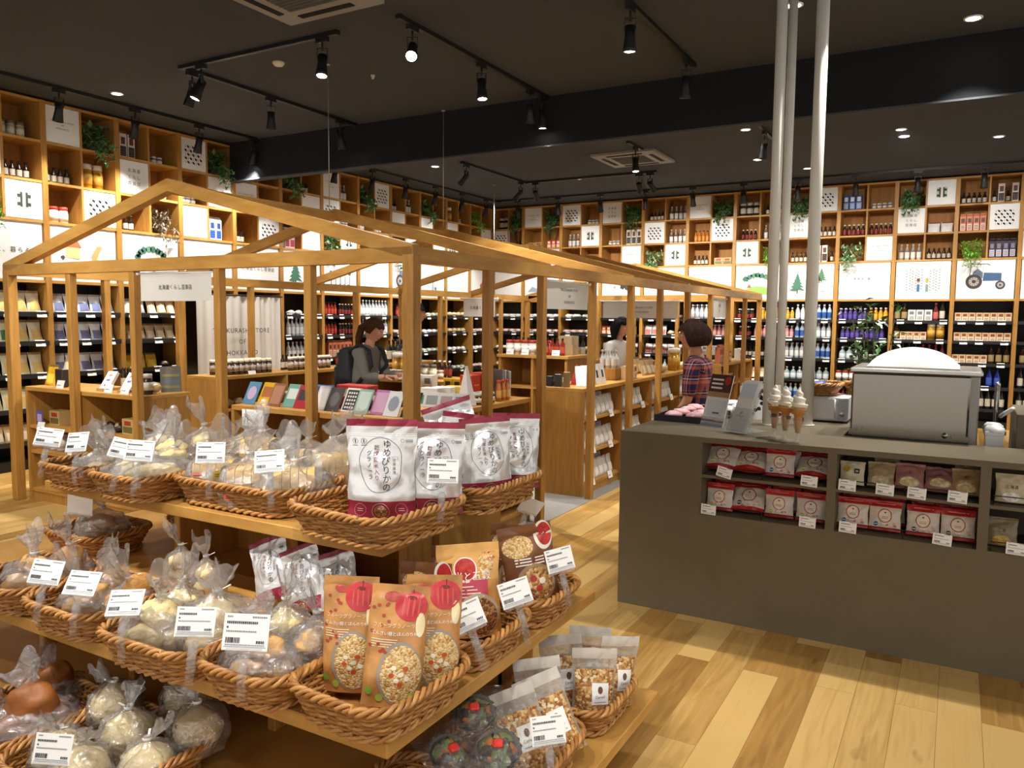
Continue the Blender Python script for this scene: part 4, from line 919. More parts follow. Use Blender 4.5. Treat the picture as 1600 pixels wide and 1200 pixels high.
# ------------------------------------------------------------ pouches
MAR = mat('8a2338', .4); SILV = mat('dddcdb', .28, .4, .6, .6, 13); SILK = mat('d5d4d2', .25, .35)
def pouch_fn(w, h, d, seed, crush=.004, top=.86, square=False):
    rn = random.Random(seed); ph = Vector((rn.random() * 9, rn.random() * 9, 0))
    def F(sgn):
        def fn(u, v):
            uu = min(max(u, 0), 1); e = math.sin(PI * uu) ** (.45 if square else .62); vv = max(0, min(v / top, 1))
            prof = (1 - vv ** 2.6) * (.62 + .38 * min(1, vv * 4))
            bul = sgn * d / 2 * e * max(0, prof)
            nz = crush * mnoise.noise(Vector((u * 3.2, v * 4.5, sgn)) + ph) * (.4 + 1.2 * e) + crush * .5 * mnoise.noise(Vector((u * 8, v * 9, sgn * 2)) + ph)
            x = w * (u - .5) * (1 - .07 * math.sin(PI * min(1, vv)) * (0 if square else 1)) + crush * .6 * mnoise.noise(Vector((v * 5, seed, u)))
            return (x, bul + nz * (1 if sgn < 0 else .8) + .012 * (v - .5) * math.sin(v * 3 + seed) * (v > top) , h * v)
        return fn
    return F
def pouch_shell(b, w, h, d, seed, mf, mback, **kw):
    F = pouch_fn(w, h, d, seed, **kw); f = F(-1); g = F(1); nu, nv = 20, 28
    b.grid(f, nu, nv, mback, None, True, False, mf)
    b.grid(g, nu, nv, mback, None, True, False, mf)
    n = 20; v = [f(i / n, 0) for i in range(n + 1)] + [g(i / n, 0) for i in range(n + 1)]; b.add(v, [(i, i + 1, n + 2 + i, n + 1 + i) for i in range(n)], mback)
    for uu in (0, 1):
        v = [f(uu, j / nv) for j in range(nv + 1)] + [g(uu, j / nv) for j in range(nv + 1)]; b.add(v, [(j, j + 1, nv + 2 + j, nv + 1 + j) for j in range(nv)], mback, True)
    def dec(off=.0014):
        def q(p):
            r = f(p[0] / w + .5, p[2] / h); return (r[0], r[1] - off + p[1], p[2])
        return q
    return dec
def curve_line(b, pts, t, m, fn):
    """thin drawn line on a surface"""
    pts = [Vector((p[0], 0, p[1])) for p in pts]; v = []
    for i, p in enumerate(pts):
        dd = (pts[min(i + 1, len(pts) - 1)] - pts[max(i - 1, 0)]).normalized(); nn = Vector((-dd.z, 0, dd.x)) * t / 2
        v += [fn(p - nn), fn(p + nn)]
    b.add(v, [(2 * i, 2 * i + 1, 2 * i + 3, 2 * i + 2) for i in range(len(pts) - 1)], m)
def ell_pts(cx, cz, rx, rz, n=40, a0=0, a1=2 * PI): return [(cx + rx * math.cos(a0 + (a1 - a0) * i / n), cz + rz * math.sin(a0 + (a1 - a0) * i / n)) for i in range(n + 1)]
def patch(b, cx, cz, rx, rz, m, fn, y=0, n=28, rings=6):
    """filled ellipse laid on a curved surface"""
    v = [fn((cx, y, cz))]
    for k in range(1, rings + 1):
        for i in range(n): a = 2 * PI * i / n; v.append(fn((cx + rx * k / rings * math.cos(a), y, cz + rz * k / rings * math.sin(a))))
    f = [(0, 1 + i, 1 + (i + 1) % n) for i in range(n)]
    for k in range(rings - 1):
        for i in range(n): f.append((1 + k * n + i, 1 + (k + 1) * n + i, 1 + (k + 1) * n + (i + 1) % n, 1 + k * n + (i + 1) % n))
    b.add(v, f, m, True)
def rectp(b, x0, x1, z0, z1, m, fn, y=0, n=6):
    v = []
    for j in range(n + 1):
        for i in range(n + 1): v.append(fn((x0 + (x1 - x0) * i / n, y, z0 + (z1 - z0) * j / n)))
    b.add(v, [(j * (n + 1) + i, j * (n + 1) + i + 1, (j + 1) * (n + 1) + i + 1, (j + 1) * (n + 1) + i) for j in range(n) for i in range(n)], m, True)
OAT = speck_mat('oat_flakes', ('d9b478', 'c79a58', 'e8cf9a', 'b98848', 'dcc08a'), 190)
GRAN = speck_mat('brown_granola', ('8a5428', '6f3d1c', 'a8713a', '7c4a22', 'b58a50'), 170)
NUT = speck_mat('kraft_granola', ('c99a5c', 'a8743c', 'dcb880', 'b58448', '8f5e30'), 120)
COOK = speck_mat('cookie_crumb', ('a07a54', '7c5a3a', 'c4a47c'), 160)
def maroon_pouch(seed):
    w, h, d = .205, .285, .075; b = MB()
    dec = pouch_shell(b, w, h, d, seed, crush=.011, mf=lambda u, v: MAR if (v > .94 or v < .19) else (SILK if v > .82 else SILV), mback=SILV); body = b.mesh('pouch_body')
    p = MB(); fn = dec(.0012); dk = mat('2a2024', .7); mr = mat('7a2a38', .7)
    curve_line(p, ell_pts(.0, .155, .066, .078), .0012, dk, fn)
    p.text('ゆめぴりかの', .026, dk, (.018, 0, .205), space=.94, fn=fn, vert=True); p.text('乾燥玄米入り', .0165, mr, (-.012, 0, .198), space=1.02, fn=fn, vert=True); p.text('グラノーラ', .0165, dk, (-.033, 0, .183), space=1.02, fn=fn, vert=True); p.text('北海道産', .0105, dk, (.044, 0, .165), space=1.1, fn=fn, vert=True)
    curve_line(p, [(.037, .178), (.037, .128), (.052, .128), (.052, .178), (.037, .178)], .0006, dk, fn)
    for x in (-.078, -.052): curve_line(p, ell_pts(x, .222, .008, .008, 16), .0008, dk, fn); rectp(p, x - .0015, x + .0015, .217, .227, dk, fn, 0, 1); rectp(p, x - .008, x + .008, .209, .2105, dk, fn, 0, 1)
    curve_line(p, ell_pts(.064, .224, .005, .005, 12), .0008, dk, fn)
    for i in range(3): rectp(p, .072, .092, .219 + i * .003, .2202 + i * .003, dk, fn, 0, 1)
    for z in (.238, .243): rectp(p, -.1, .1, z, z + .0012, mat('f8f8f8', .3), fn, 0, 8)
    for i in range(3):
        x = -.062 + i * .062
        if i == 1: patch(p, x, .022, .02, .018, COOK, fn, -.0004); curve_line(p, ell_pts(x, .022, .026, .024), .001, mat('d8c8b0', .6), fn)
        else:
            curve_line(p, [(x + (.017 + .002 * (k % 2)) * math.cos(2 * PI * k / 24), .026 + (.017 + .002 * (k % 2)) * math.sin(2 * PI * k / 24)) for k in range(25)], .0009, mat('c9a0a4', .6), fn)
            for q in range(2): rectp(p, x - .009, x + .009, .022 + q * .006, .024 + q * .006, mat('c9a0a4', .6), fn, 0, 2)
    return body, p.mesh('printed_label')
def band(b, w, z0, z1, m, fn, x0=-.46, x1=.46, n=10, y=0): rectp(b, w * x0, w * x1, z0, z1, m, fn, y, n)
def granola_pouch(seed):
    w, h, d = .15, .30, .085; b = MB(); A = mat('bd874c', .32, var=.3, vscale=16, bump=.35, bscale=14); RD = mat('a8322c', .35)
    dec = pouch_shell(b, w, h, d, seed, lambda u, v: A, mat('8f3226', .4), square=True, top=.92); body = b.mesh('pouch_body'); p = MB(); fn = dec(.0012); ap = mat('c23a3e', .3, var=.25, vscale=30)
    patch(p, .03, .25, .042, .037, ap, fn); rectp(p, .031, .034, .268, .29, mat('5a3a20', .5), fn, -.001, 2); patch(p, .03, .27, .012, .005, mat('7a2420', .4), fn, -.0006);
    for q in (-.02, -.008, .006, .02): patch(p, .03 + q, .248, .0028, .024, mat('c9524c', .4), fn, -.0006, 10, 2)
    patch(p, .058, .205, .012, .03, mat('f0e0b0', .4), fn); patch(p, -.02, .27, .022, .012, mat('b0443c', .4), fn)
    patch(p, .016, .086, .056, .078, mat('9a9084', .4), fn); patch(p, .019, .084, .051, .071, OAT, fn, -.0006)
    for x, z, c in ((.0, .1, 'f4ead0'), (.02, .085, 'f4ead0'), (.01, .07, 'f0e4c4'), (.03, .1, 'c8502c'), (-.004, .082, 'c8502c'), (.02, .06, 'c8502c'), (.036, .075, 'f4ead0')): patch(p, x, z, .007, .006, mat(c, .5), fn, -.0012, 10, 2)
    wt = mat('f8f0e4', .5); p.text('てんさい糖とほんのり林檎', .0108, wt, (0, -.0004, .178), 'CENTER', 1, None, fn); p.text('フルーツグラノーラ', .012, mat('f0dcb8', .5), (-.008, -.0004, .197), 'CENTER', 1, None, fn)
    for i in range(4): rectp(p, -.062, .04 - i * .012, .148 + i * .006, .1498 + i * .006, mat('f4e4c4', .5), fn, 0, 4)
    rn = random.Random(seed)
    for i in range(14): patch(p, rn.uniform(-.065, -.02), rn.uniform(.12, .26), .005, .004, mat('a8402c', .5), fn, 0, 8, 1)
    for x, z, c in ((-.058, .04, '7aa83a'), (.05, .03, '8fc04a'), (-.03, .025, '9ab84a')): patch(p, x, z, .01, .01, mat(c, .5), fn, -.001, 12, 2)
    return body, p.mesh('printed_label')
def genmai_pouch(seed, dark=False):
    w, h, d = .175, .255, .075; b = MB(); A = mat('74482e' if dark else 'c8914a', .32, var=.2, vscale=12); top = mat('7a4e2e' if dark else 'd8a45c', .32, var=.2, vscale=10)
    dec = pouch_shell(b, w, h, d, seed, lambda u, v: top if v > .62 else A, mat('6f2c20', .4)); body = b.mesh('pouch_body'); p = MB(); fn = dec(.0012); wt = mat('faf2e6', .5)
    if dark:
        patch(p, .058, .215, .03, .045, mat('e4dccc', .4), fn); patch(p, .062, .218, .024, .036, mat('b02c2c', .35, var=.3, vscale=60), fn, -.0006); patch(p, -.03, .19, .05, .035, OAT, fn); patch(p, .01, .075, .065, .06, mat('a88a68', .4), fn); patch(p, .012, .072, .056, .052, NUT, fn, -.0006)
        for x, z, c in ((0, .09, 'a82c2c'), (.03, .08, 'f0e4c8'), (.015, .06, 'c03a34'), (-.02, .07, 'e8d8b0')): patch(p, x, z, .012, .01, mat(c, .5), fn, -.0012, 10, 2)
        for i in range(3): rectp(p, -.05, .05, .132 + i * .009, .136 + i * .009, wt, fn, 0, 4)
    else:
        band(p, w, .1, .16, mat('c2485a', .4), fn, -.46, .3); patch(p, -.01, .185, .034, .034, mat('f4e8d8', .5), fn); patch(p, -.01, .187, .03, .029, mat('b8322c', .35, var=.3, vscale=70), fn, -.0006)
        p.text('玄米と五穀', .027, wt, (-.005, -.001, .158), 'CENTER', 1, None, fn)
        for i in range(4): rectp(p, -.07, .04 - i * .01, .112 + i * .009, .1145 + i * .009, wt, fn, -.0006, 4)
        patch(p, .02, .06, .062, .062, mat('b8a68c', .4), fn, -.0008); patch(p, .022, .056, .055, .055, GRAN, fn, -.0014); patch(p, .05, .2, .022, .03, OAT, fn)
        rectp(p, .055, .075, .212, .228, mat('c23a2a', .5), fn, -.0006, 2)
    return body, p.mesh('printed_label')
def kraft_pouch(seed):
    w, h, d = .15, .24, .07; b = MB(); P_ = mat('cfc8bc', .5); 
    dec = pouch_shell(b, w, h, d, seed, lambda u, v: NUT if (v < .7 and .07 < u < .93) else (FILMW if v < .84 else P_), P_, top=.8); body = b.mesh('pouch_body'); p = MB(); fn = dec(.0016)
    rectp(p, -.01, .05, .06, .13, PAPER, fn); patch(p, .02, .108, .009, .012, mat('6a4a30', .6), fn, -.0008, 10, 2); p.text('Cereal', .013, mat('6a6058', .7), (.02, -.0008, .082), 'CENTER', 1, None, fn); rectp(p, 0, .04, .068, .07, GREY, fn, -.0008, 2)
    rn = random.Random(seed)
    for i in range(16): patch(p, rn.uniform(-.06, .06), rn.uniform(.13, .165), rn.uniform(.004, .009), .005, mat(rn.choice(('e8d8b0', 'd8b880', 'c89a5c')), .6), fn, -.0006, 8, 1)
    return body, p.mesh('printed_label')
PV = {'m': [maroon_pouch(i) for i in (1, 2, 3)], 'g': [granola_pouch(i) for i in (4, 5)], 'q': [genmai_pouch(6)], 'k': [genmai_pouch(7, True), genmai_pouch(8, True)], 'c': [kraft_pouch(9), kraft_pouch(10)]}
PN = {'m': 'granola_pouch', 'g': 'fruit_granola_pouch', 'q': 'grain_granola_pouch', 'k': 'berry_granola_pouch', 'c': 'cereal_pouch'}
PG = {'m': 'maroon and white pouches', 'g': 'tan pouches with an apple print', 'q': 'orange grain pouches', 'k': 'brown pouches with a berry print', 'c': 'clear pouches of brown granola'}
def pouch(k, x, y, z, label, rz=.5, rx=-.1, ry=0, i=0, s=1.0):
    o = thing(PN[k], label, 'pouch', None, M=TR(x, y, z, rz, rx, ry, s), group=PG[k]); bd, pr = PV[k][i % len(PV[k])]
    q = part('pouch_body', bd, o); part('printed_label', pr, q); return o
# ------------------------------------------------------------ bread in clear bags
CRUST = mat('c08a48', .7, var=.2, vscale=18, bump=.4, bscale=60); PALE = mat('ecd49a', .75, var=.14, vscale=14, bump=.5, bscale=70); CRUMB = mat('f4e3ba', .85, var=.06, vscale=40, bump=.5, bscale=200); BROWN = mat('9a5a26', .55, var=.25, vscale=10, bump=.3, bscale=30); TAN = mat('d2a468', .7, var=.2, vscale=20, bump=.4, bscale=60)
def film_bag(rx, ry, hb, ht, seed, box=2.6, M=None):
    ks = [(0, .72, 0), (.06, .95, .04), (.2, 1.0, .25), (.42, 1.0, .62), (.58, .78, .92), (.68, .34, 1.0), (.74, .13, 0), (.79, .11, 0), (.9, .26, 0), (1, .4, 0)]
    zs = [0, .04 * hb, .25 * hb, .6 * hb, .88 * hb, hb, hb + .18 * ht, hb + .32 * ht, hb + .65 * ht, hb + ht]; rn = random.Random(seed); ph = Vector((rn.random() * 20, rn.random() * 20, 0)); lx, ly = rn.uniform(-.028, .028), rn.uniform(-.028, .028)
    def fn(u, v):
        j = 0
        while j < len(ks) - 2 and ks[j + 1][0] < v: j += 1
        t = (v - ks[j][0]) / (ks[j + 1][0] - ks[j][0]); t = t * t * (3 - 2 * t); r = ks[j][1] + (ks[j + 1][1] - ks[j][1]) * t; z = zs[j] + (zs[j + 1] - zs[j]) * t
        a = 2 * PI * u; c, s_ = math.cos(a), math.sin(a); e = 2 / box if v < .6 else 1
        px = rx * abs(c) ** e * (1 if c >= 0 else -1); py = ry * abs(s_) ** e * (1 if s_ >= 0 else -1)
        if v > .6: k = min(1, (v - .6) / .12); q = (rx + ry) / 2; px = px * (1 - k) + q * c * k; py = py * (1 - k) + q * s_ * k * (.55 if v > .8 else 1)
        w2 = min(1, max(0, (v - .45) / .25))
        nz = 1 + .15 * mnoise.noise(Vector((c * 2.2, s_ * 2.2, v * 5)) + ph) + .07 * mnoise.noise(Vector((c * 6, s_ * 6, v * 13)) + ph) + (.2 * math.sin(a * 7 + v * 9 + ph.x) + .14 * math.sin(a * 4 - v * 15 + ph.y)) * w2 + .03 * math.sin(a * 9 + v * 14)
        wv = max(0, v - .72) * 1.4; top = max(0, v - .8) / .2
        return (px * r * nz + lx * wv * 5 + .02 * top * math.sin(a * 2 + ph.x), py * r * nz + ly * wv * 5, z + .006 * mnoise.noise(Vector((a, v * 8, seed))) + top * ht * (.28 * math.sin(a * 2 + ph.y) + .14 * math.sin(a * 5 + ph.x)))
    b = MB(); b.grid(fn, 44, 34, FILM, M, True, True); b.poly([fn(i / 44, 0) for i in range(44)], FILM, M)
    return b.mesh('film_bag')
def loaf_mesh(n=5, s=.105, t=.021):
    b = MB()
    for i in range(n):
        x0 = (i - n / 2) * (t + .0025); pr = []
        for k in range(28):
            a = 2 * PI * k / 28; c, q = math.cos(a), math.sin(a); e = .42; yy = s / 2 * abs(c) ** e * (1 if c >= 0 else -1); zz = s / 2 * abs(q) ** e * (1 if q >= 0 else -1); pr.append((yy * (1.05 if zz > 0 else .97), zz + s / 2 + (.006 * math.cos(yy * 30) if zz > 0 else 0)))
        v = [(x0, y, z) for y, z in pr] + [(x0 + t, y, z) for y, z in pr]; m = len(pr)
        b.add(v, [(k, (k + 1) % m, m + (k + 1) % m, m + k) for k in range(m)], LOAFC, True); b.add(v, [tuple(range(m - 1, -1, -1)), tuple(range(m, 2 * m))], CRUMB)
    return b.mesh('sliced_loaf')
LOAFC = mat('dfb468', .7, var=.15, vscale=18)
LOAF = loaf_mesh()
def roll_mesh(m, r, amp=.22, seed=0):
    b = MB(); b.ell((0, 0, r[2]), r, m, 20, 14, amp, 1.8, None, seed); return b.mesh('bread_roll')
RM = {'pale': roll_mesh(PALE, (.07, .05, .045)), 'bun': roll_mesh(PALE, (.075, .075, .062), .1, 4), 'tan': roll_mesh(TAN, (.075, .045, .04), .3, 2), 'brown': roll_mesh(BROWN, (.085, .06, .06), .25, 3), 'long': roll_mesh(PALE, (.14, .04, .04), .2, 6), 'crust': roll_mesh(CRUST, (.08, .055, .06), .25, 9)}
FB = {'a': film_bag(.095, .085, .13, .1, 1), 'b': film_bag(.085, .075, .11, .12, 2), 'c': film_bag(.115, .09, .12, .1, 3), 'd': film_bag(.075, .06, .15, .11, 4), 'e': film_bag(.15, .075, .1, .1, 5), 'f': film_bag(.1, .09, .15, .08, 6), 'g': film_bag(.08, .075, .125, .06, 7)}
_tt = MB(); _tt.lathe([(.012, -.004), (.0135, 0), (.012, .004)], 14, mat('f4f2ee', .4), caps=False); _tt.bar((.01, 0, 0), (.034, .004, .008), .006, .001, mat('f4f2ee', .4)); TIE = _tt.mesh('twist_tie')
NECK = {'a': .155, 'b': .14, 'c': .145, 'd': .177, 'e': .125, 'f': .17, 'g': .14}
def bread(kind, bag, x, y, z, label, rz=0, rx=0, ry=0, s=1.0, sticker=None):
    o = thing('bagged_bread', label, 'bread', None, M=TR(x, y, z, rz, rx, ry, s), group='bread in clear bags on the stand')
    part('film_bag', FB[bag], o, None, 'crinkled clear plastic bag'); part('twist_tie', TIE, o, TR(0, 0, NECK[bag]), 'small white tie')
    if kind == 'loaf': part('sliced_loaf', LOAF, o, TR(0, 0, .008))
    else:
        lay = {'e': [(0, 0, .008, 0)], 'd': [(0, 0, .01, .3), (0, .0, .07, 1.2)], 'b': [(-.02, 0, .008, .2), (.025, .01, .05, 1.3)], 'g': [(0, 0, .006, .5)]}.get(bag, [(-.03, -.02, .008, .4), (.035, .025, .01, 1.7), (0, 0, .068, -.4)])
        for a, b_, c, r in lay: part('bread_roll', RM[kind], o, TR(a, b_, c, r, s=.8 if bag in 'bd' else (.92 if bag == 'g' else .85)))
    if sticker:
        for i, (sx, sz, c) in enumerate(sticker): q = MB(); q.disc((0, 0, 0), .017, 20, mat(c, .5), sy=.8); q.box(-.01, .01, -.0006, -.0003, .001, .003, mat('5a2a1a', .6)); q.box(-.01, .01, -.0006, -.0003, -.005, -.003, mat('5a2a1a', .6)); part('sticker', q, o, TR(sx, -.083 - .001 * i, sz), 'oval sticker')
    return o
# ------------------------------------------------------------ filling the stand
z1, z2, z3 = T1 + .001, T2 + .001, T3 + .001
basket(-3.05, 1.93, z1, .31, .33, 'leftmost front basket on the top tier, two price cards on its rim')
basket(-2.705, 1.93, z1, .33, .34, 'second front basket on the top tier, holding a long pale bread')
basket(-2.235, 2.045, z1, .56, .35, 'widest basket on the top tier, holding sliced loaves')
basket(-1.625, 1.985, z1, .43, .43, 'top tier corner basket filled with maroon and white pouches', -.1)
basket(-1.585, 2.49, z1, .40, .46, 'top tier basket of maroon pouches behind the corner basket')
basket(-2.86, 2.42, z1, .38, .3, 'back row top tier basket under a white-topped bag')
basket(-2.28, 2.46, z1, .44, .28, 'back row top tier basket behind the sliced loaves')
basket(-2.82, 1.54, z2, .34, .34, 'middle tier basket at the left picture edge'); basket(-2.425, 1.53, z2, .36, .34, 'middle tier basket with a white card over small rolls')
basket(-1.96, 1.5, z2, .40, .34, 'middle tier basket of pale yellow bread'); basket(-1.59, 1.52, z2, .30, .36, 'middle tier basket with the large bread card'); basket(-1.265, 1.555, z2, .33, .38, 'middle tier corner basket of tan apple pouches', -.06)
basket(-1.29, 1.965, z2, .34, .34, 'middle tier basket with two price cards and an orange pouch'); basket(-1.28, 2.33, z2, .33, .32, 'farthest right basket on the middle tier, brown berry pouches')
basket(-3.2, 2.02, z2, .36, .3, 'middle tier basket in the left back holding a clear bag'); basket(-2.95, 2.42, z2, .34, .28, 'shadowed middle tier basket beside the support panel')
basket(-2.52, 1.32, z3, .36, .40, 'bottom tier basket of glossy brown bread'); basket(-2.08, 1.32, z3, .44, .42, 'bottom tier basket heaped with round pale buns')
basket(-1.10, 1.96, z3, .34, .36, 'bottom tier basket with tilted cereal pouches'); basket(-1.085, 2.37, z3, .34, .34, 'farthest bottom tier basket of upright cereal pouches')
basket(-1.14, 1.54, z3, .4, .40, 'bottom tier basket of dark packs with red dots, under the corner')
# top tier
bread('pale', 'g', -3.0, 1.9, z1 + .012, 'small bag with a twisted top in the leftmost top tier basket', .3)
bread('tan', 'b', -3.1, 2.0, z1 + .012, 'dull small bag behind the leftmost price card on the top tier', 1.1)
bread('long', 'e', -2.66, 1.9, z1 + .05, 'long pale bread lying across the second top tier basket', .55, 0, -.15)
bread('pale', 'b', -2.8, 1.87, z1 + .014, 'white crumpled bag at the left end of the second top tier basket', .2); bread('pale', 'a', -2.72, 2.05, z1 + .014, 'white bag standing at the back of the second top tier basket', 1.2)
bread('loaf', 'a', -2.41, 2.0, z1 + .012, 'sliced loaf with two stickers at the left of the widest basket', .55, s=1.22, sticker=((-.035, .08, 'd88a78'), (.03, .085, 'd9b23c')))
bread('loaf', 'a', -2.22, 1.99, z1 + .012, 'sliced loaf with red and yellow stickers in the middle of the widest basket', .65, s=1.22, sticker=((-.045, .04, 'c85a4a'), (.04, .055, 'd9b23c')))
bread('loaf', 'c', -2.04, 2.03, z1 + .012, 'sliced white loaf at the right end of the widest basket', .75, s=1.2); bread('loaf', 'a', -2.2, 2.14, z1 + .02, 'loaf in a shiny bag at the back of the widest basket', .3, s=1.1)
bread('pale', 'd', -2.95, 2.38, z1 + .012, 'tall white bag at the back left of the top tier', .6, s=1.1); bread('pale', 'f', -2.72, 2.42, z1 + .012, 'bag with a fanned open top at the back of the top tier', .9, s=1.05)
bread('loaf', 'f', -2.38, 2.45, z1 + .012, 'plump bag behind the sliced loaves', .4); bread('loaf', 'f', -2.15, 2.46, z1 + .03, 'large flat-topped bag just left of the maroon pouches', .7, s=1.2)
pouch('m', -1.60, 1.97, z1 + .048, 'frontmost maroon and white pouch facing the viewer in the corner basket', .5, -.06, 0, 0, 1.12)
pouch('m', -1.49, 2.09, z1 + .05, 'maroon pouch half covered by a price card in the corner basket', .75, -.1, .04, 1, 1.06)
pouch('m', -1.66, 2.09, z1 + .045, 'maroon pouch directly behind the frontmost one', .42, -.12, -.08, 2); pouch('m', -1.56, 2.17, z1 + .05, 'maroon pouch at the back of the corner basket, top edge showing', .7, -.15, .1, 0)
pouch('m', -1.47, 2.42, z1 + .05, 'maroon pouch with shaded face at the front of the rear maroon basket', .95, -.1, -.02, 1); pouch('m', -1.445, 2.58, z1 + .05, 'rightmost maroon pouch, with its whole oval label in view', .95, -.12, .06, 2)
pouch('m', -1.62, 2.46, z1 + .05, 'maroon pouch behind the shaded one in the rear basket', .5, -.2, .12, 0); pouch('m', -1.68, 2.6, z1 + .09, 'maroon pouch tilted up highest at the back of the top tier', .6, -.25, -.32, 1)
for i, (k, bg, x, y, zz, r, sc) in enumerate((('pale', 'c', -2.8, 2.1, .012, .5, 1.2), ('loaf', 'c', -2.52, 2.32, .05, .3, 1.15), ('pale', 'c', -2.98, 2.18, .02, 1.3, 1.1), ('loaf', 'f', -2.06, 2.25, .04, 1.1, 1.15))): bread(k, bg, x, y, z1 + zz, ('white bag heaped behind the long pale bread', 'crinkled bag behind the loaf with two stickers', 'rear bag above the leftmost top tier basket', 'bag heaped between the sliced white loaf and the maroon pouches')[i], r, 0, 0, sc)
# middle tier
bread('tan', 'c', -2.84, 1.55, z2 + .012, 'bag with a red-edged paper at the left picture edge on the middle tier', .4, s=1.05); bread('crust', 'd', -2.74, 1.62, z2 + .012, 'twisted bag behind the first middle tier price card', .9, s=1.05)
bread('tan', 'b', -2.46, 1.5, z2 + .012, 'small bag of tan rolls under the white middle tier card', .3); bread('crust', 'b', -2.34, 1.58, z2 + .012, 'bag of crusty rolls at the right of the second middle tier basket', 1.0); bread('tan', 'b', -2.5, 1.62, z2 + .012, 'bag of rolls at the back of the second middle tier basket', 1.8)
bread('pale', 'a', -2.02, 1.46, z2 + .012, 'bright pale yellow bread bag under a tilted card on the middle tier', .4, s=1.15); bread('pale', 'f', -1.88, 1.55, z2 + .012, 'tall bag of pale bread with a loose top on the middle tier', 1.0, s=1.12); bread('pale', 'd', -2.08, 1.58, z2 + .012, 'bag of pale bread at the back left of its middle tier basket', 2.0)
bread('tan', 'c', -1.6, 1.47, z2 + .012, 'bag of brown flat bread behind the large card', .5, s=1.05); bread('tan', 'd', -1.5, 1.57, z2 + .012, 'tall twisted bag rising right of the large card', .2, s=1.1); bread('pale', 'd', -1.65, 1.6, z2 + .012, 'shaded twisted bag behind the large card', 1.4, s=1.1)
pouch('g', -1.36, 1.54, z2 + .03, 'tan apple pouch at the left of the middle tier corner basket', .42, -.08, 0, 0); pouch('g', -1.215, 1.525, z2 + .03, 'tan apple pouch leaning at the front of the middle tier corner basket', .62, -.2, .1, 1); pouch('g', -1.18, 1.65, z2 + .03, 'tan apple pouch behind the leaning one', .7, -.12, .06, 0)
pouch('q', -1.27, 2.0, z2 + .03, 'orange pouch with large white characters on the middle tier', .66, -.14, -.04, 0, 1.12); pouch('k', -1.37, 1.9, z2 + .014, 'dark brown pouch squeezed left of the orange one', .2, -.1, -.05, 0); pouch('k', -1.36, 2.06, z2 + .03, 'brown pouch behind the orange one', .62, -.12, .0, 1)
pouch('k', -1.22, 2.33, z2 + .03, 'brown berry pouch with a price card in the farthest middle tier basket', .72, -.16, -.14, 1, 1.1); pouch('k', -1.34, 2.36, z2 + .03, 'brown berry pouch at the back of the farthest middle tier basket', .6, -.12, .08, 0)
for i, (x, y, a) in enumerate(((-1.98, 1.87, -.42), (-1.82, 1.86, -.42), (-1.68, 1.87, -.38))): pouch('m', x, y, z2 + .045, ('left', 'middle', 'right')[i] + ' of three leaning maroon pouches in the dark gap under the top tier', .2, -.35, a, i, .78)
bread('tan', 'f', -3.18, 2.03, z2 + .012, 'clear bag standing alone in the left back middle tier basket', .5, s=1.05); bread('crust', 'g', -2.95, 2.4, z2 + .012, 'bag in the shadowed basket beside the support panel', .3)
for i, (x, y) in enumerate(((-2.5, 1.9), (-2.3, 1.85))): bread('pale', 'd', x, y, z2 + .004, ('shaded tall bag under the top tier, by the left support', 'shaded tall bag under the top tier, right of its twin')[i], i, s=.88)
# bottom tier
for i, (x, y, k) in enumerate(((-2.66, 1.22, 'brown'), (-2.42, 1.29, 'brown'), (-2.6, 1.46, 'brown'))): bread(k, 'c', x, y, z3 + .012, ('glossy brown bread at the front of the bottom tier basket', 'glossy brown bread at the right of the bottom tier basket', 'glossy brown bread at the back of the bottom tier basket')[i], i * .8, s=1.2 if i < 2 else .95)
for i, (x, y, zz) in enumerate(((-2.2, 1.25, 0), (-2.05, 1.22, .01), (-1.93, 1.34, 0), (-2.1, 1.4, .02), (-1.92, 1.5, .04), (-2.26, 1.46, .04), (-2.09, 1.6, .05))): bread('bun', 'g', x, y, z3 + .012 + zz, 'round pale bun in a clear bag in the bottom tier basket, ' + ('front left', 'front, below the card', 'front right', 'middle of the heap', 'back right', 'back left', 'rearmost and highest')[i], i * 1.1, s=1.05)
for i, (x, y, rz_, rx_, ry_) in enumerate(((-.99, 1.9, .5, -.5, -.4), (-.96, 2.03, .7, -.4, -.35), (-1.05, 2.08, .6, -.35, -.1))): pouch('c', x, y, z3 + .05, ('cereal pouch lying tilted at the front of its bottom tier basket', 'cereal pouch tilted against the one behind it on the bottom tier', 'cereal pouch at the back of the tilted ones')[i], rz_, rx_, ry_, i)
for i, (x, y, rz_, ry_) in enumerate(((-1.0, 2.33, .55, .02), (-1.12, 2.38, .5, -.12), (-.98, 2.45, .9, .16), (-1.1, 2.48, .6, .1))): pouch('c', x, y, z3 + .014, ('upright cereal pouch facing the viewer with its white label', 'cereal pouch left of the upright labelled one', 'cereal pouch with a pointed top at the right of its basket', 'rear cereal pouch with a pointed top')[i], rz_, -.06, ry_, i)
DK = mat('3a3230', .3); RED = mat('d8382a', .4); GRN = speck_mat('mixed_salad', ('3a3226', '5c6a3c', 'a8622c', '2a2420', '7a8a4a', '4a3a2c'), 60)
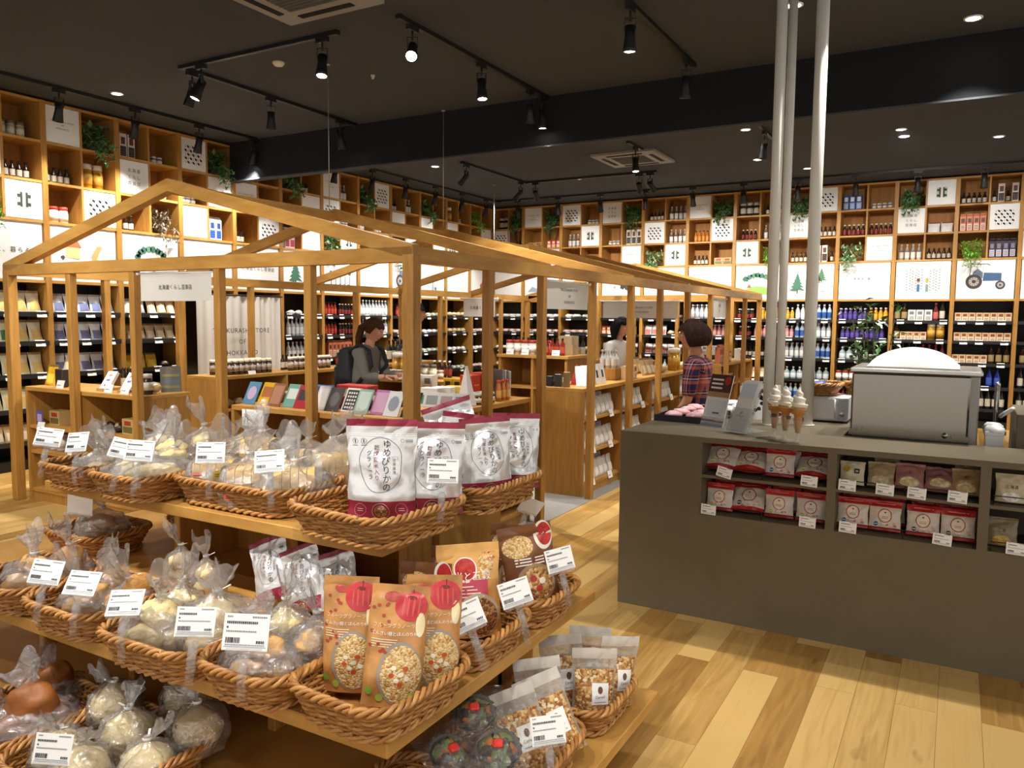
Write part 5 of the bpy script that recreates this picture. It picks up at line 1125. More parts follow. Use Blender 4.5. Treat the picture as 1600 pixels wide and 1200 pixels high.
for i, (x, y, zz, rz_) in enumerate(((-1.12, 1.50, .10, .4), (-1.02, 1.58, .13, .9), (-1.14, 1.68, .15, 1.2), (-1.02, 1.74, .17, .5), (-1.16, 1.84, .19, .6))):
    o = thing('food_tray_pack', ('nearest dark food pack with a red dot on the bottom tier', 'second dark food pack with a red dot, one from the front', 'third dark food pack with a red dot, in the middle', 'dark food pack hidden under the middle tier corner', 'rear dark food pack with a red dot beside the cereal pouches')[i], 'food pack', None, M=TR(x, y, z3 + zz, rz_, .45), group='dark food packs with red dots')
    b = MB(); n = 36; b.lathe([(.04, .0), (.062, .035)], n, mat('b5b2ac', .3, .6), caps=False)
    v = []
    for k in range(n):
        a = 2 * PI * k / n; r = .062 + (.005 if k % 2 else 0); v += [(.045 * math.cos(a), .045 * math.sin(a), 0), (r * math.cos(a), r * math.sin(a), .036)]
    b.add(v, [(2 * k, (2 * k + 2) % (2 * n), (2 * k + 3) % (2 * n), 2 * k + 1) for k in range(n)], mat('b9b6b0', .25, .7)); part('fluted_cup', b, o, None, 'silvery fluted cup')
    b = MB(); b.ell((0, 0, .03), (.052, .052, .028), GRN, 16, 10, .4, 3, None, i); b.lathe([(.045, 0), (.045, .004)], 20, DK); part('contents', b, o); b = MB(); b.cham(-.014, .014, -.012, .012, .05, .066, RED, .004); part('red_topping', b, o, None, 'bright red piece')
    b = MB(); b.grid(lambda u, v: ((u - .5) * .17, (v - .5) * .19, .03 + .03 * math.sin(PI * u) * math.sin(PI * v) + .006 * mnoise.noise(Vector((u * 6, v * 6, i)))), 14, 14, FILMC); part('film_wrap', b, o, None, 'clear film wrap')
# cards
for i, (x, y, z, rz_, ti, ro, la) in enumerate(((-3.14, 1.765, .955, .7, -.5, .15, 'leftmost price card on the top tier'), (-2.9, 1.755, .955, .25, -.4, -.1, 'second price card from the left on the top tier, beside a twisted bag'), (-2.66, 1.755, .955, .6, -.55, .22, 'tilted price card in front of the long pale bread'), (-2.545, 1.755, .955, .6, -.4, .08, 'large price card at the middle of the second top tier basket'),
        (-2.29, 1.865, .955, .7, -.4, .02, 'price card in front of the loaf with two stickers'), (-1.985, 1.865, .955, .6, -.45, -.08, 'price card leaning before the sliced white loaf'), (-1.40, 2.02, .955, .65, -.15, .05, 'price card standing before the maroon pouches'),
        (-2.46, 1.355, .635, .5, -.5, .1, 'price card over the crusty bread on the middle tier, leftmost'), (-2.27, 1.355, .635, .45, -.7, .05, 'bright white price card over the small rolls'), (-2.0, 1.325, .635, .5, -.7, -.05, 'half turned price card before the pale yellow bread'), (-1.715, 1.325, .635, .75, -.4, .1, 'price card between the pale yellow bread and the brown flat bread'), (-1.53, 1.335, .635, .5, -.3, .03, 'largest price card, in front of the brown flat bread'),
        (-1.12, 1.80, .62, .9, -.35, -.3, 'price card in front of the dark brown pouch'), (-1.105, 2.03, .615, .9, -.35, -.2, 'price card hanging before the orange pouch'), (-1.11, 2.33, .635, .9, -.3, -.14, 'price card before the brown berry pouch'),
        (-2.0, 1.105, .31, .5, -.3, .05, 'price card over the round buns on the bottom tier'), (-2.42, 1.12, .31, .5, -.3, 0, 'price card cut by the left edge on the bottom tier'), (-.925, 1.86, .305, .8, -.4, 0, 'price card at the bottom edge below the cereal pouches'))):
    price_card(x, y, z, la, rz_, ti, ro, 1.12 if i == 11 else .95)
price_card(-2.86, 2.575, .96, 'price card seen from behind at the back left of the top tier', .4, .1, .05, 1, True); price_card(-1.92, 2.6, .955, 'blank-backed card standing behind the maroon pouches', .3, .1, -.05, .95, True); price_card(-3.1, 1.87, .66, 'pale card standing behind the first middle tier bags', .5, .1, .12, 1, True); price_card(-1.5, 2.72, .70, 'card back hanging below the rear maroon basket', .9, .5, .4, .9, True)
# ------------------------------------------------------------ rice packs in the counter niches
def rice_pouch(seed, badge):
    w, h, d = .168, .165, .05; b = MB(); A = mat('dccdbb', .35, var=.12, vscale=26); RB = mat('b8281f', .35)
    dec = pouch_shell(b, w, h, d, seed, lambda u, v: RB if (v > .80 or v < .1) else A, mat('b8342a', .4), crush=.005, top=.95); body = b.mesh('pouch_body'); p = MB(); fn = dec(.0012); rd = mat('b03024', .5)
    patch(p, .0, .082, .033, .033, mat('f0dcc0', .5), fn); curve_line(p, ell_pts(0, .082, .036, .036), .0045, rd, fn); patch(p, 0, .1, .006, .004, mat('5a2018', .5), fn, -.0006, 8, 1)
    for i in range(2): rectp(p, -.018, .018, .074 - i * .008, .0765 - i * .008, mat('8a5a4a', .6), fn, -.0006, 3)
    for i in range(3): rectp(p, -.012 + i * .009, -.006 + i * .009, .034, .044, mat('f8f4ee', .5), fn, -.0006, 1)
    c = {'b': '2f5f8a', 'g': 'c9b23c', 'k': '5a524c'}[badge]
    patch(p, -.045, .034, .016, .016, mat('ece6dc', .5), fn, -.0006, 16, 2); patch(p, -.045, .034, .013, .013, mat(c, .5), fn, -.001, 16, 2); rectp(p, -.055, -.035, .032, .036, mat('f4f4f0', .5), fn, -.0014, 2)
    rn = random.Random(seed)
    for i in range(8): patch(p, rn.uniform(-.06, .06), rn.uniform(.02, .05), .009, .006, mat(rn.choice(('d8a89a', 'e8c89a', 'c86a58')), .5), fn, 0, 8, 1)
    rectp(p, -.05, .05, .146, .149, mat('e8b0a4', .5), fn, 0, 4)
    return body, p.mesh('printed_label')
RP = [rice_pouch(21, 'g'), rice_pouch(22, 'b'), rice_pouch(23, 'k')]
def small_pouch(c, win, seed, txt=None, dia=False, w=.13, h=.13):
    d = .045; b = MB(); A = mat(c, .35, var=.1, vscale=30); dec = pouch_shell(b, w, h, d, seed, lambda u, v: A, A, crush=.005, top=.95); body = b.mesh('pouch_body'); p = MB(); fn = dec(.0012)
    if win: patch(p, 0, .03, .045, .024, mat(win, .3, var=.35, vscale=60), fn)
    if dia:
        patch(p, -.03, .085, .022, .018, mat('c9a83a', .5), fn); rectp(p, .012, .04, .062, .09, mat('3a3230', .5), fn, -.0004, 2); rectp(p, .02, .034, .072, .08, mat('d8d0c0', .5), fn, -.001, 1)
    if txt: p.text(txt, .022, mat('2a2420', .6), (0, -.0006, .075), 'CENTER', 1, None, fn)
    return body, p.mesh('printed_label')
SP = {'y': small_pouch('d4c6a4', None, 31, None, True), 't': small_pouch('a8906a', 'c9b488', 32), 'p': small_pouch('a9746a', 'd8c08a', 33, 'う'), 'b': small_pouch('a8875a', 'd0b27a', 34, '豆'), 's': small_pouch('c9b896', 'efe8da', 35, '北海道', False, .15, .15), 'g': small_pouch('8a7a5a', 'c9a03a', 36, 'ごま', False, .15, .15)}
def niche_pack(src, nm, x, z, label, rx=-.25, rz=0, y=4.13, s=1, grp='packs in the counter niches'):
    o = thing(nm, label, 'food pack', None, M=TR(x, y, z + .03 * math.sin(abs(rx)), rz, rx, 0, min(s, .138 / (.168 * math.cos(rx)))), group=grp); q = part('pouch_body', src[0], o); part('printed_label', src[1], q)
rn = random.Random(3)
lay = [(0, .758, [(-1.04, -.75, 0), (-.895, -.95, 0), (-.745, -.3, 1), (-.59, -.95, 0)]), (0, .554, [(-1.04, -.2, 0), (-.895, -.7, 2), (-.74, -.2, 0), (-.59, -.2, 0)]), (1, .554, [(-.40, -.25, 1), (-.26, -.25, 1), (-.10, -.2, 2), (.04, -.2, 2)])]
nn = ('first', 'second', 'third', 'fourth')
for ni, z, it in lay:
    for j, (x, rx, k) in enumerate(it):
        wh = ('upper shelf of the left niche' if z > .7 else 'lower shelf of the left niche') if ni == 0 else 'lower shelf of the middle niche'
        niche_pack(RP[k], 'rice_cracker_pack', x, z + .004, 'front red-ring pack, %s from left, %s' % (nn[j], wh), rx, rn.uniform(-.05, .05), 4.03, 1, 'red and white packs in the counter niches')
        niche_pack(RP[k], 'rice_cracker_pack', x + .012, z + .012, 'rear red-ring pack, %s from left, %s' % (nn[j], wh), rx * .5 - .1, rn.uniform(-.05, .05), 4.13, 1, 'red and white packs in the counter niches')
for x, k, rx, la in ((-.41, 'y', -.3, 'pale sachet with a black diamond in the middle niche'), (-.285, 't', -.45, 'tan clear pack beside the diamond sachet'), (-.165, 'p', -.55, 'left dusky pink pack in the middle niche'), (-.04, 'p', -.85, 'right dusky pink pack in the middle niche, lying low'), (.065, 'b', -.5, 'tan pack at the right end of the middle niche'),
                     (.235, 's', -.1, 'striped pack with a white window in the right niche'), (.40, 's', -.1, 'striped pack deeper right in the right niche')): niche_pack(SP[k], 'snack_sachet', x, .762, la, rx, 0, 4.02)
for x, k, rx, la in ((-.27, 't', -.2, 'tan pack behind the first one in the middle niche'), (.07, 'b', -.2, 'tan pack behind the one at the right end of the middle niche')): niche_pack(SP[k], 'snack_sachet', x, .774, la, rx, 0, 4.14)
for x, la in ((.21, 'brown pack in the shade of the lower right niche'), (.37, 'yellowish pack with black characters in the lower right niche')): niche_pack(SP['g'], 'snack_sachet', x, .558, la, -.12, 0, 4.05)
_c = MB(); _c.box(-.038, .038, 0, .001, 0, .052, PAPER)
NCARD = _c.mesh('card')
for i, (x, z, ro) in enumerate(((-1.0, .768, .22), (-.59, .768, .06), (-1.07, .568, .04), (-.59, .568, .05), (-.42, .768, .03), (-.26, .766, .04), (-.13, .764, .05), (.03, .766, .06), (-.41, .568, .04), (-.02, .568, .06), (.26, .568, .03))):
    o = thing('price_card', 'price card on the counter front, ' + ('tilted, at the upper left niche', 'at the right of the upper left niche', 'at the left of the lower left niche', 'at the right of the lower left niche', 'first of four in the upper middle niche', 'second of four in the upper middle niche', 'third of four in the upper middle niche', 'last of four in the upper middle niche', 'at the left of the lower middle niche', 'at the right of the lower middle niche', 'under the right niche')[i], 'price card', NCARD, M=TR(x, 3.934, z - .012, 0) @ Matrix.Rotation(ro, 4, 'Y'), group='price cards on the counter front')
    part('printed_text', CPR[i % 6], o, Matrix.Scale(.68, 4) @ Matrix.Translation((0, 0, 0)))
# ------------------------------------------------------------ things standing on the counter
zt = .951
o = thing('black_tray', 'shallow black tray of pink packs at the left end of the counter', 'tray', None, (-1.40, 4.78, zt)); b = MB(); b.box(-.15, .15, -.33, .33, 0, .006, BLACK)
for x0, x1, y0, y1 in ((-.15, -.142, -.33, .33), (.142, .15, -.33, .33), (-.142, .142, -.33, -.322), (-.142, .142, .322, .33)): b.box(x0, x1, y0, y1, .006, .035, BLACK)
part('tray_body', b, o)
for i in range(8):
    b = MB(); b.ell((0, 0, .022), (.052, .062, .02), mat('e0a4a8', .35, var=.15, vscale=30), 16, 8, .3, 2.5, None, i); b.ell((0, 0, .03), (.04, .05, .016), mat('eec4c4', .3), 12, 6, .3, 3, None, i + 4)
    thing('pink_sweet_pack', 'soft pink wrapped pack in the black tray, ' + ('nearest left', 'nearest right', 'second row left', 'second row right', 'third row left', 'third row right', 'far left', 'far right')[i], 'sweets', b, (-1.47 + .13 * (i % 2), 4.56 + .15 * (i // 2), zt + .006), i * .7, 'pink packs in the black tray')
o = thing('black_tray', 'second small black tray with a white pack, behind the pink packs', 'tray', None, (-1.30, 5.25, zt)); b = MB(); b.box(-.14, .14, -.1, .1, 0, .006, BLACK); b.box(-.14, .14, -.1, -.094, .006, .03, BLACK); b.box(-.14, -.134, -.1, .1, .006, .03, BLACK); b.box(.134, .14, -.1, .1, .006, .03, BLACK); part('tray_body', b, o)
b = MB(); b.ell((0, 0, .035), (.07, .05, .03), mat('efeeec', .4), 14, 8, .2); thing('white_pack', 'white pack lying in the small black tray', 'pack', b, (-1.28, 5.25, zt + .004))
for i, (x, y) in enumerate(((-1.20, 4.82), (-1.18, 4.95), (-1.19, 5.08))): b = MB(); b.ell((0, 0, .04), (.05, .05, .036), mat('e4e2df', .4), 14, 8, .15, 3, None, i); b.box(-.02, .02, -.05, -.046, .02, .05, mat('4a4644', .5)); thing('wrapped_bun', ('near', 'middle', 'far')[i] + ' white wrapped bun beside the pink packs', 'bun', b, (x, y, zt), 0, 'white wrapped buns')
def sign_stand(x, y, rz, label, w, h, paint, name, tilt=-.28):
    o = thing(name, label, 'counter sign', None, M=TR(x, y, zt, rz)); T = Matrix.Rotation(tilt, 4, 'X')
    b = MB(); b.box(-w / 2, w / 2, 0, .004, 0, h, WHITE, T); part('sheet', b, o); b = MB(); paint(b, w, h); part('printed_face', b, o, T)
    b = MB(); b.box(-w / 2 - .004, w / 2 + .004, -.003, -.0015, 0, .05, CLIPM, T); b.box(-w / 2, w / 2, -.05, .1, 0, .003, CLIPM); b.bar((0, .09, .002), (0, h * .25, h * .75), w * .5, .003, CLIPM); part('clear_stand', b, o, None, 'clear acrylic stand')
def paint_cup(b, w, h):
    y = -.001; b.box(-w / 2, w / 2, y, 0, h * .66, h, mat('4a2a20', .5)); b.box(-w / 2, w / 2, y, 0, h * .56, h * .66, mat('b08a5c', .5)); b.ell((w * .3, y - .001, h * .88), (.022, .0005, .026), mat('b82a2a', .5), 12, 6); b.box(-w / 2, w / 2, y, 0, h * .08, h * .12, mat('4a4a4a', .5)); b.box(-w / 2, w / 2, y, 0, h * .0, h * .05, mat('9ab4cc', .5))
    for i in range(3): b.box(-w * .4, w * .1, y - .001, y, h * (.72 + i * .08), h * (.755 + i * .08), mat('efe8dc', .5))
    b.poly([(-w * .35, y - .001, h * .2), (w * .35, y - .001, h * .2), (w * .42, y - .001, h * .5), (-w * .42, y - .001, h * .5)], mat('e2e4e6', .5)); b.box(-w * .1, w * .2, y - .002, y - .001, h * .24, h * .27, mat('5a5a5c', .5))
sign_stand(-1.19, 4.385, -.5, 'leaning brown and white drink sign in front of the tray', .165, .30, paint_cup, 'drink_sign')
o = thing('leaflet_holder', 'clear leaning leaflet holder with pale leaflets near the counter edge', 'leaflet holder', None, M=TR(-1.0, 4.15, zt + .015, -.5)); T = Matrix.Rotation(-.42, 4, 'X')
b = MB(); b.box(-.06, .06, -.003, -.001, 0, .13, CLIPM, T); b.box(-.06, .06, .03, .032, 0, .30, CLIPM, T); b.box(-.062, -.06, -.003, .032, 0, .13, CLIPM, T); b.box(.06, .062, -.003, .032, 0, .13, CLIPM, T); b.box(-.07, .1, -.04, .14, 0, .003, CLIPM); part('clear_holder', b, o, None, 'clear acrylic holder')
for i in range(5):
    b = MB(); b.box(-.052, .052, .002 + i * .005, .004 + i * .005, .004, .28 + i * .004, mat('dcd8d0', .6) if i else mat('e2ded6', .6), T)
    if i == 0: b.box(-.05, .05, .0012, .002, .2, .27, mat('c9d2da', .5), T); b.disc((0, .001, .105), .008, 14, GREY, T); b.box(-.03, .03, .001, .0018, .085, .088, GREY, T)
    part('leaflet', b, o)
for i, (x, y, r) in enumerate(((-1.06, 4.82, .3), (-.98, 4.95, .6), (-1.1, 5.02, .2))):
    b = MB(); b.grid(lambda u, v: (.15 * (u - .5), -.02 * math.sin(PI * u) * (1 - v * v) + .04 * v, .2 * v), 10, 10, mat('d9d7d2', .4)); b.grid(lambda u, v: (.15 * (u - .5), .03 * math.sin(PI * u) * (1 - v * v) + .04 * v, .2 * v), 10, 10, mat('d9d7d2', .4)); q = random.Random(i)
    for k in range(16): blob(b, q.uniform(-.06, .06), q.uniform(.02, .18), .012, '2c2a2a', k, 1, -.024)
    thing('patterned_bag', ('front', 'right', 'rear')[i] + ' black and white blotched bag behind the leaflets', 'bag', b, (x, y, zt), r, 'black and white bags on the counter')
CONE = mat('b9813f', .7, var=.15, vscale=60); CREAM = mat('f2ead8', .45)
for i, (x, y, la) in enumerate(((-.80, 4.15, 'left of three soft ice cream display cones'), (-.735, 4.085, 'middle of three soft ice cream display cones'), (-.665, 4.03, 'right, nearest of three soft ice cream display cones'))):
    o = thing('soft_cream_cone', la, 'ice cream cone', None, M=TR(x, y, zt, i * .9, s=1.02), group='display ice cream cones')
    b = MB(); b.lathe([(.034, 0), (.032, .004), (.006, .008), (.005, .03), (.012, .042), (.022, .10), (.026, .115)], 20, CLIPM, caps=False); part('glass_stand', b, o, None, 'clear stemmed glass')
    b = MB(); b.lathe([(.008, .045), (.013, .06), (.019, .12), (.021, .135), (.031, .137), (.035, .166), (.037, .172)], 20, CONE); b.box(-.012, .012, -.024, -.02, .105, .12, mat('3a3028', .6)); part('wafer_cone', b, o, None, 'tan wafer cone')
    b = MB(); v = []; n = 26; m = 40
    def cf(u, w_):
        a = 2 * PI * u; r = .040 * (1 - w_) ** .75 * (1 + .16 * math.sin(PI * 2 * (w_ * 3.5) + a)) + .001; return (r * math.cos(a), r * math.sin(a), .165 + .1 * w_ + .005 * math.sin(a + w_ * 22) * (1 - w_))
    b.grid(cf, n, m, CREAM, None, True, True); part('cream_swirl', b, o, None, 'white swirled cream')
# microwave with baskets
o = thing('microwave', 'small white appliance on the counter carrying two baskets', 'microwave', None, (-.655, 5.06, zt)); wq = mat('e3e3e8', .35)
b = MB(); b.cham(-.115, .115, -.13, .15, .01, .152, wq, .006); part('body', b, o); b = MB(); b.cham(-.11, .05, -.136, -.13, .02, .142, mat('eeeef2', .25), .003); part('door', b, o); b = MB(); b.box(.06, .105, -.133, -.13, .02, .142, mat('c9c9d0', .4)); b.lathe([(.014, 0), (.012, .012)], 14, GREY, M=TR(.083, -.133, .05, 0, PI / 2)); part('control_panel', b, o); b = MB(); b.tube([(.045, -.137, .03), (.045, -.15, .045), (.045, -.15, .12), (.045, -.137, .135)], .005, 8, WHITE); part('handle', b, o)
basket(-.70, 5.05, zt + .153, .2, .26, 'shallow basket of blue and white packs on the white appliance', 0, .07, 'baskets on the white appliance'); basket(-.53, 5.2, zt + .153, .12, .16, 'small basket right of the pack basket on the white appliance', 0, .07, 'baskets on the white appliance')
for i in range(5): b = MB(); b.ell((0, 0, .02), (.05, .04, .018), mat(('e8eaf2', '3f5fa8', 'eceef4', 'e4e6ee', 'd8dcea')[i], .35), 12, 6, .3, 3, None, i); thing('wrapped_sweet', 'blue and white wrapped sweet in the basket on the appliance', 'sweets', b, (-.76 + .05 * (i % 3), 4.99 + .09 * (i // 3), zt + .19 + .012 * (i % 2)), i, 'blue and white wrapped sweets')
# stainless machine with a white domed lid
o = thing('stainless_machine', 'big brushed stainless machine with a white lid behind the counter ledge', 'kitchen machine', None, (-.205, 4.455, .8135)); ST = mat('8c867b', .2, 1)
b = MB(); b.cham(-.27, .27, 0, .5, 0, .47, ST, .01); b.box(-.275, .275, -.004, 0, .14, .17, ST); part('body', b, o); b = MB(); b.cham(-.28, .32, -.02, .52, .47, .495, mat('b5b2aa', .25, .85), .006); part('top_plate', b, o)
b = MB(); b.cham(.25, .31, .02, .5, .12, .47, mat('8f8c84', .4, .7), .006); part('side_box', b, o)
b = MB(); b.grid(lambda u, v: (-.21 + .43 * u, .04 + .42 * v, .5 + .10 * (math.sin(PI * u) ** .6) * (math.sin(PI * v) ** .5)), 24, 18, mat('f4f4ee', .4)); b.box(-.21, .22, .04, .46, .495, .502, mat('f4f4ee', .4)); part('domed_lid', b, o, None, 'white domed lid')
for x, z in ((-.24, .17), (-.21, .175), (.2, .165)): b = MB(); b.lathe([(.006, 0), (.004, .008)], 12, STEEL, M=TR(x, -.001, z, 0, PI / 2)); part('screw', b, o)
b = MB(); b.lathe([(.012, 0), (.014, .02)], 14, STEEL, M=TR(.17, -.002, .17, 0, PI / 2)); part('knob', b, o)
for i, (x, y) in enumerate(((.178, 4.52), (.178, 4.66))):
    o = thing('plastic_tub', ('near', 'far')[i] + ' translucent white tub between the machine and the grey box', 'container', None, (x, y, .8135)); b = MB(); b.lathe([(.045, 0), (.055, .18), (.058, .185), (.058, .2)], 4, mat('e6e6e2', .35), M=Matrix.Rotation(PI / 4, 4, 'Z'), smooth=False); part('body', b, o); b = MB(); b.ell((0, 0, .2), (.05, .05, .03), mat('f0f0ee', .4), 12, 6, .3); part('lid', b, o)
o = thing('steel_tap', 'slim steel tap rising right of the white tubs', 'tap', None, (.19, 4.8, .8135)); b = MB(); b.tube([(0, 0, 0), (0, 0, .36), (0, -.02, .40), (0, -.06, .42)], .012, 10, STEEL); b.lathe([(.02, 0), (.02, .02)], 12, STEEL); part('pipe', b, o); b = MB(); b.tube([(.02, -.02, .25), (.07, -.1, .3)], .012, 8, WHITE); part('lever', b, o)
b = MB(); b.cham(0, .6, 0, .5, 0, .30, COUNTER, .004); thing('equipment_box', 'plain grey-brown box on the counter at the right picture edge', 'cabinet', b, (.262, 4.44, .8135))
# leafy plant behind the machine
o = thing('potted_tree', 'leafy green plant standing behind the stainless machine', 'plant', None, (-.48, 6.0, 0)); b = MB(); b.lathe([(.12, 0), (.15, .34), (.14, .35), (.13, .33)], 20, mat('6a645a', .7)); part('pot', b, o); rn = random.Random(5); st = MB(); lf = MB(); G1 = [mat(c, .45) for c in ('2f5a2c', '4a7a3c', '6f9a5a')]
for k in range(9):
    a = rn.uniform(0, 2 * PI); L = rn.uniform(.1, .26); top = Vector((math.cos(a) * L, math.sin(a) * L, rn.uniform(1.15, 1.66))); st.tube([(0, 0, .3), (top.x * .2, top.y * .2, .8), tuple(top)], [.009, .006, .003], 6, mat('5a4a34', .7))
    for j in range(34):
        t = rn.uniform(.45, 1.02); p = Vector((top.x * t * t, top.y * t * t, .3 + (top.z - .3) * t)) + Vector((rn.uniform(-.06, .06), rn.uniform(-.06, .06), rn.uniform(-.05, .05))); l = rn.uniform(.05, .085)
        lf.add([(0, 0, 0), (l * .3, l * .45, .008), (0, l, -.006), (-l * .3, l * .45, .008)], [(0, 1, 2, 3)], rn.choice(G1), False, Matrix.Translation(p) @ Matrix.Rotation(rn.uniform(0, 6.28), 4, 'Z') @ Matrix.Rotation(rn.uniform(-.9, .7), 4, 'X'))
part('stem', st, o); part('foliage', lf, o)
# ------------------------------------------------------------ goods on the cabinets inside the timber frame
def crow(codes, x, y0, y1, z, where, jit=.01, dy=-.06):   # along y, facing +x
    put_row(codes, TR(x, 0, 0, PI / 2), y0, y1, 0, z, where, 1, jit)
def xrow(codes, y, x0, x1, z, where): put_row(codes, TR(0, y, 0), x0, x1, 0, z, where, 1, .01)
_S = {}
def mini_card(x, y, z, rz, where): thing('shelf_price_card', 'small price card ' + where, 'price card', CARD, M=TR(x, y, z, rz), group='small price cards ' + where)
secs = [(6.17, 6.98), (7.06, 7.81), (7.89, 8.76), (8.84, 9.74)]
for i, (y0, y1) in enumerate(secs):
    for z, nm in ((.681, 'upper'), (.391, 'middle'), (.101, 'bottom')):
        w = 'on %s shelf, silver-bag cabinet, %s section' % (nm, ('first', 'second', 'third', 'fourth')[i])
        crow('ss%d' % int((y1 - y0) / .107), -2.83, y0 + .02, y1 - .02, z, w); crow('ss%d' % int((y1 - y0) / .107), -2.94, y0 + .04, y1, z + .01, w)
        for q in (.25, .75): mini_card(-2.768, y0 + (y1 - y0) * q, z - .035, PI / 2, 'on the %s shelf edge of the silver-bag cabinet' % nm)
# cabinet behind the maroon pouches
crow('js3 pd2', -2.86, 4.5, 5.18, .671, 'on the upper shelf behind the maroon pouches'); crow('pd3 js2', -2.86, 4.5, 5.18, .261, 'on the low shelf behind the maroon pouches')
top = .952
for i, (y, c, h, la) in enumerate(((4.72, 'c0361f', .19, 'left tall red box near the white paper cone'), (4.86, 'b8321c', .2, 'right tall red box on the frame cabinet'))):
    b = MB(); b.cham(-.06, .06, -.05, .05, 0, h, mat(c, .4), .003)
    for k in range(3): b.box(-.02 + k * .02, -.012 + k * .02, -.0515, -.05, h * .6, h * .64, mat('e8b060', .5))
    b.box(-.03, .03, -.0515, -.05, h * .28, h * .36, mat('f0d8b8', .5)); thing('red_gift_box', la, 'box', b, (-3.02, y, top), PI / 2, 'tall red boxes')
for i in range(4): b = MB(); b.cham(-.012, .012, -.06, .06, 0, .215 - .006 * i, mat(('8f8d8c', 'b5b3b0', '77757a', 'c9c6c2')[i], .5), .002); thing('slim_box', 'slim grey box at the right end of the frame cabinet top', 'box', b, (-2.98, 5.02 + i * .032, top), PI / 2 + .05 * i, 'slim grey boxes')
for i in range(3): o = thing('amber_bottle', ('left', 'middle', 'right')[i] + ' amber glass bottle with an orange tag beside the red boxes', 'bottle', m_bottle('c8742a', 'd8442a', 'e8b45a', .15, .02), (-2.86, 4.85 + i * .06, top), 0, 'amber bottles')
for i in range(6): thing('honey_jar', 'small dark jar with a silver lid before the red boxes', 'jar', m_jar('4a3018', 'b5b0a4', 'e2dccb', .075, .034) if i == 0 else _S['hj'], (-2.86 + .08 * (i // 3) * -1, 4.56 + .085 * (i % 3), top), 0, 'small dark jars') if i else _S.setdefault('hj', thing('honey_jar', 'small dark jar with a silver lid before the red boxes', 'jar', m_jar('4a3018', 'b5b0a4', 'e2dccb', .075, .034), (-2.86, 4.56, top), 0, 'small dark jars').data)
b = MB(); b.poly([(-.05, 0, 0), (.05, 0, 0), (.012, .05, .27), (-.012, .05, .27)], PAPER); b.poly([(-.05, .1, 0), (.05, .1, 0), (.012, .052, .27), (-.012, .052, .27)], PAPER); b.poly([(.05, 0, 0), (.05, .1, 0), (.012, .052, .27), (.012, .05, .27)], PAPER); b.poly([(-.05, 0, 0), (-.05, .1, 0), (-.012, .052, .27), (-.012, .05, .27)], PAPER); thing('folded_leaflet', 'tall white folded paper standing beside the frame post', 'leaflet', b, (-2.84, 4.47, top), PI / 2)
# tilted art prints on the front cabinet
ART = [('5f8fb0', 'c9b2d0', 'o', 'blue and lilac print with a white oval'), ('d8a82a', 'a8643a', 'r', 'yellow print with a brown block'), ('8a5a40', 'a87a5a', '', 'brown print'), ('6fa090', 'c9d2c8', 't', 'teal print with a grey tree'), ('a82c38', '3a3436', 'r', 'red-edged dark print'),
       ('c9c6c0', 'e0ddd8', '', 'clear wrapped pale print'), ('4a4444', '6a6462', 'o', 'dark grey print'), ('e4e2de', '3a3230', 'g', 'white-edged dark print with a grid of pale marks'), ('8fb8a8', 'c9dcd2', '', 'pale teal print'), ('b878a8', 'd8a8c8', '', 'pink print'), ('e8e8ea', '9aa2b0', 'o', 'white-framed grey portrait print'), ('2c2c30', 'e8e8e8', 'd', 'black print with white dots')]
for i, (c1, c2, k, la) in enumerate(ART):
    x = -4.17 + i * .118 + (.035 if i > 4 else 0); b = MB(); T = Matrix.Rotation(-.5, 4, 'X'); w, h = .112, .165; b.box(-w / 2, w / 2, 0, .006, 0, h, mat(c1, .35), T); q = -.0008
    if k == 'o': patch(b, 0, h * .5, w * .34, h * .3, mat(c2, .5), lambda p: T @ Vector((p[0], q, p[2])))
    elif k in 'rt' and k: b.box(-w * .36, w * .36, q, 0, h * .35, h * .8, mat(c2, .5), T)
    elif k in 'dg' and k:
        if k == 'g': b.box(-w * .4, w * .4, q, 0, h * .08, h * .92, mat('332c2a', .5), T)
        for a in range(4):
            for d_ in range(5): b.box(-w * .3 + a * w * .17, -w * .3 + a * w * .17 + w * .11, q * 2, q, h * (.15 + .15 * d_), h * (.15 + .15 * d_) + h * .08, mat('e8e6e0', .5), T)
    else: b.box(-w * .4, w * .4, q, 0, h * .1, h * .9, mat(c2, .5), T)
    thing('art_print', la + ' tilted on the front cabinet', 'print', b, (x, 3.72 + (.02 if i % 2 else 0), top), 0, 'tilted prints on the front cabinet')
for x, y, w, h, d, c, la in ((-3.75, 3.96, .2, .13, .1, '3f5a94', 'blue box behind the tilted prints'), (-3.42, 3.97, .26, .15, .12, 'c0342c', 'red box behind the tilted prints'), (-4.08, 3.97, .3, .07, .1, 'a9a08a', 'long pale box at the left behind the prints'), (-3.2, 3.98, .14, .11, .1, '7a5a3a', 'brown box beside the red box')):
    b = MB(); b.cham(-w / 2, w / 2, -d / 2, d / 2, 0, h, mat(c, .45), .004); b.box(-w * .42, -w * .05, -d / 2 - .001, -d / 2, h * .5, h * .85, mat('d8cdb0', .5)); thing('storage_box', la, 'box', b, (x, y, top))
for i in range(5): b = MB(); T = Matrix.Rotation(-.5, 4, 'X'); b.box(-.05, .05, 0, .02, 0, .11, mat('d0d4d0', .3), T); b.box(-.04, .04, -.001, 0, .02, .085, mat(('3f7a58', '8a8f94', 'a88a8f', '6f7f94', 'b0a898')[i], .5), T); thing('boxed_tea', 'small box with a patterned window beside the corner post, ' + ('first', 'second', 'third', 'fourth', 'fifth')[i] + ' in its row', 'box', b, (-3.14 + i * .108, 4.24 + .01 * i, top), .25, 'patterned boxes by the corner post') if i < 4 else None
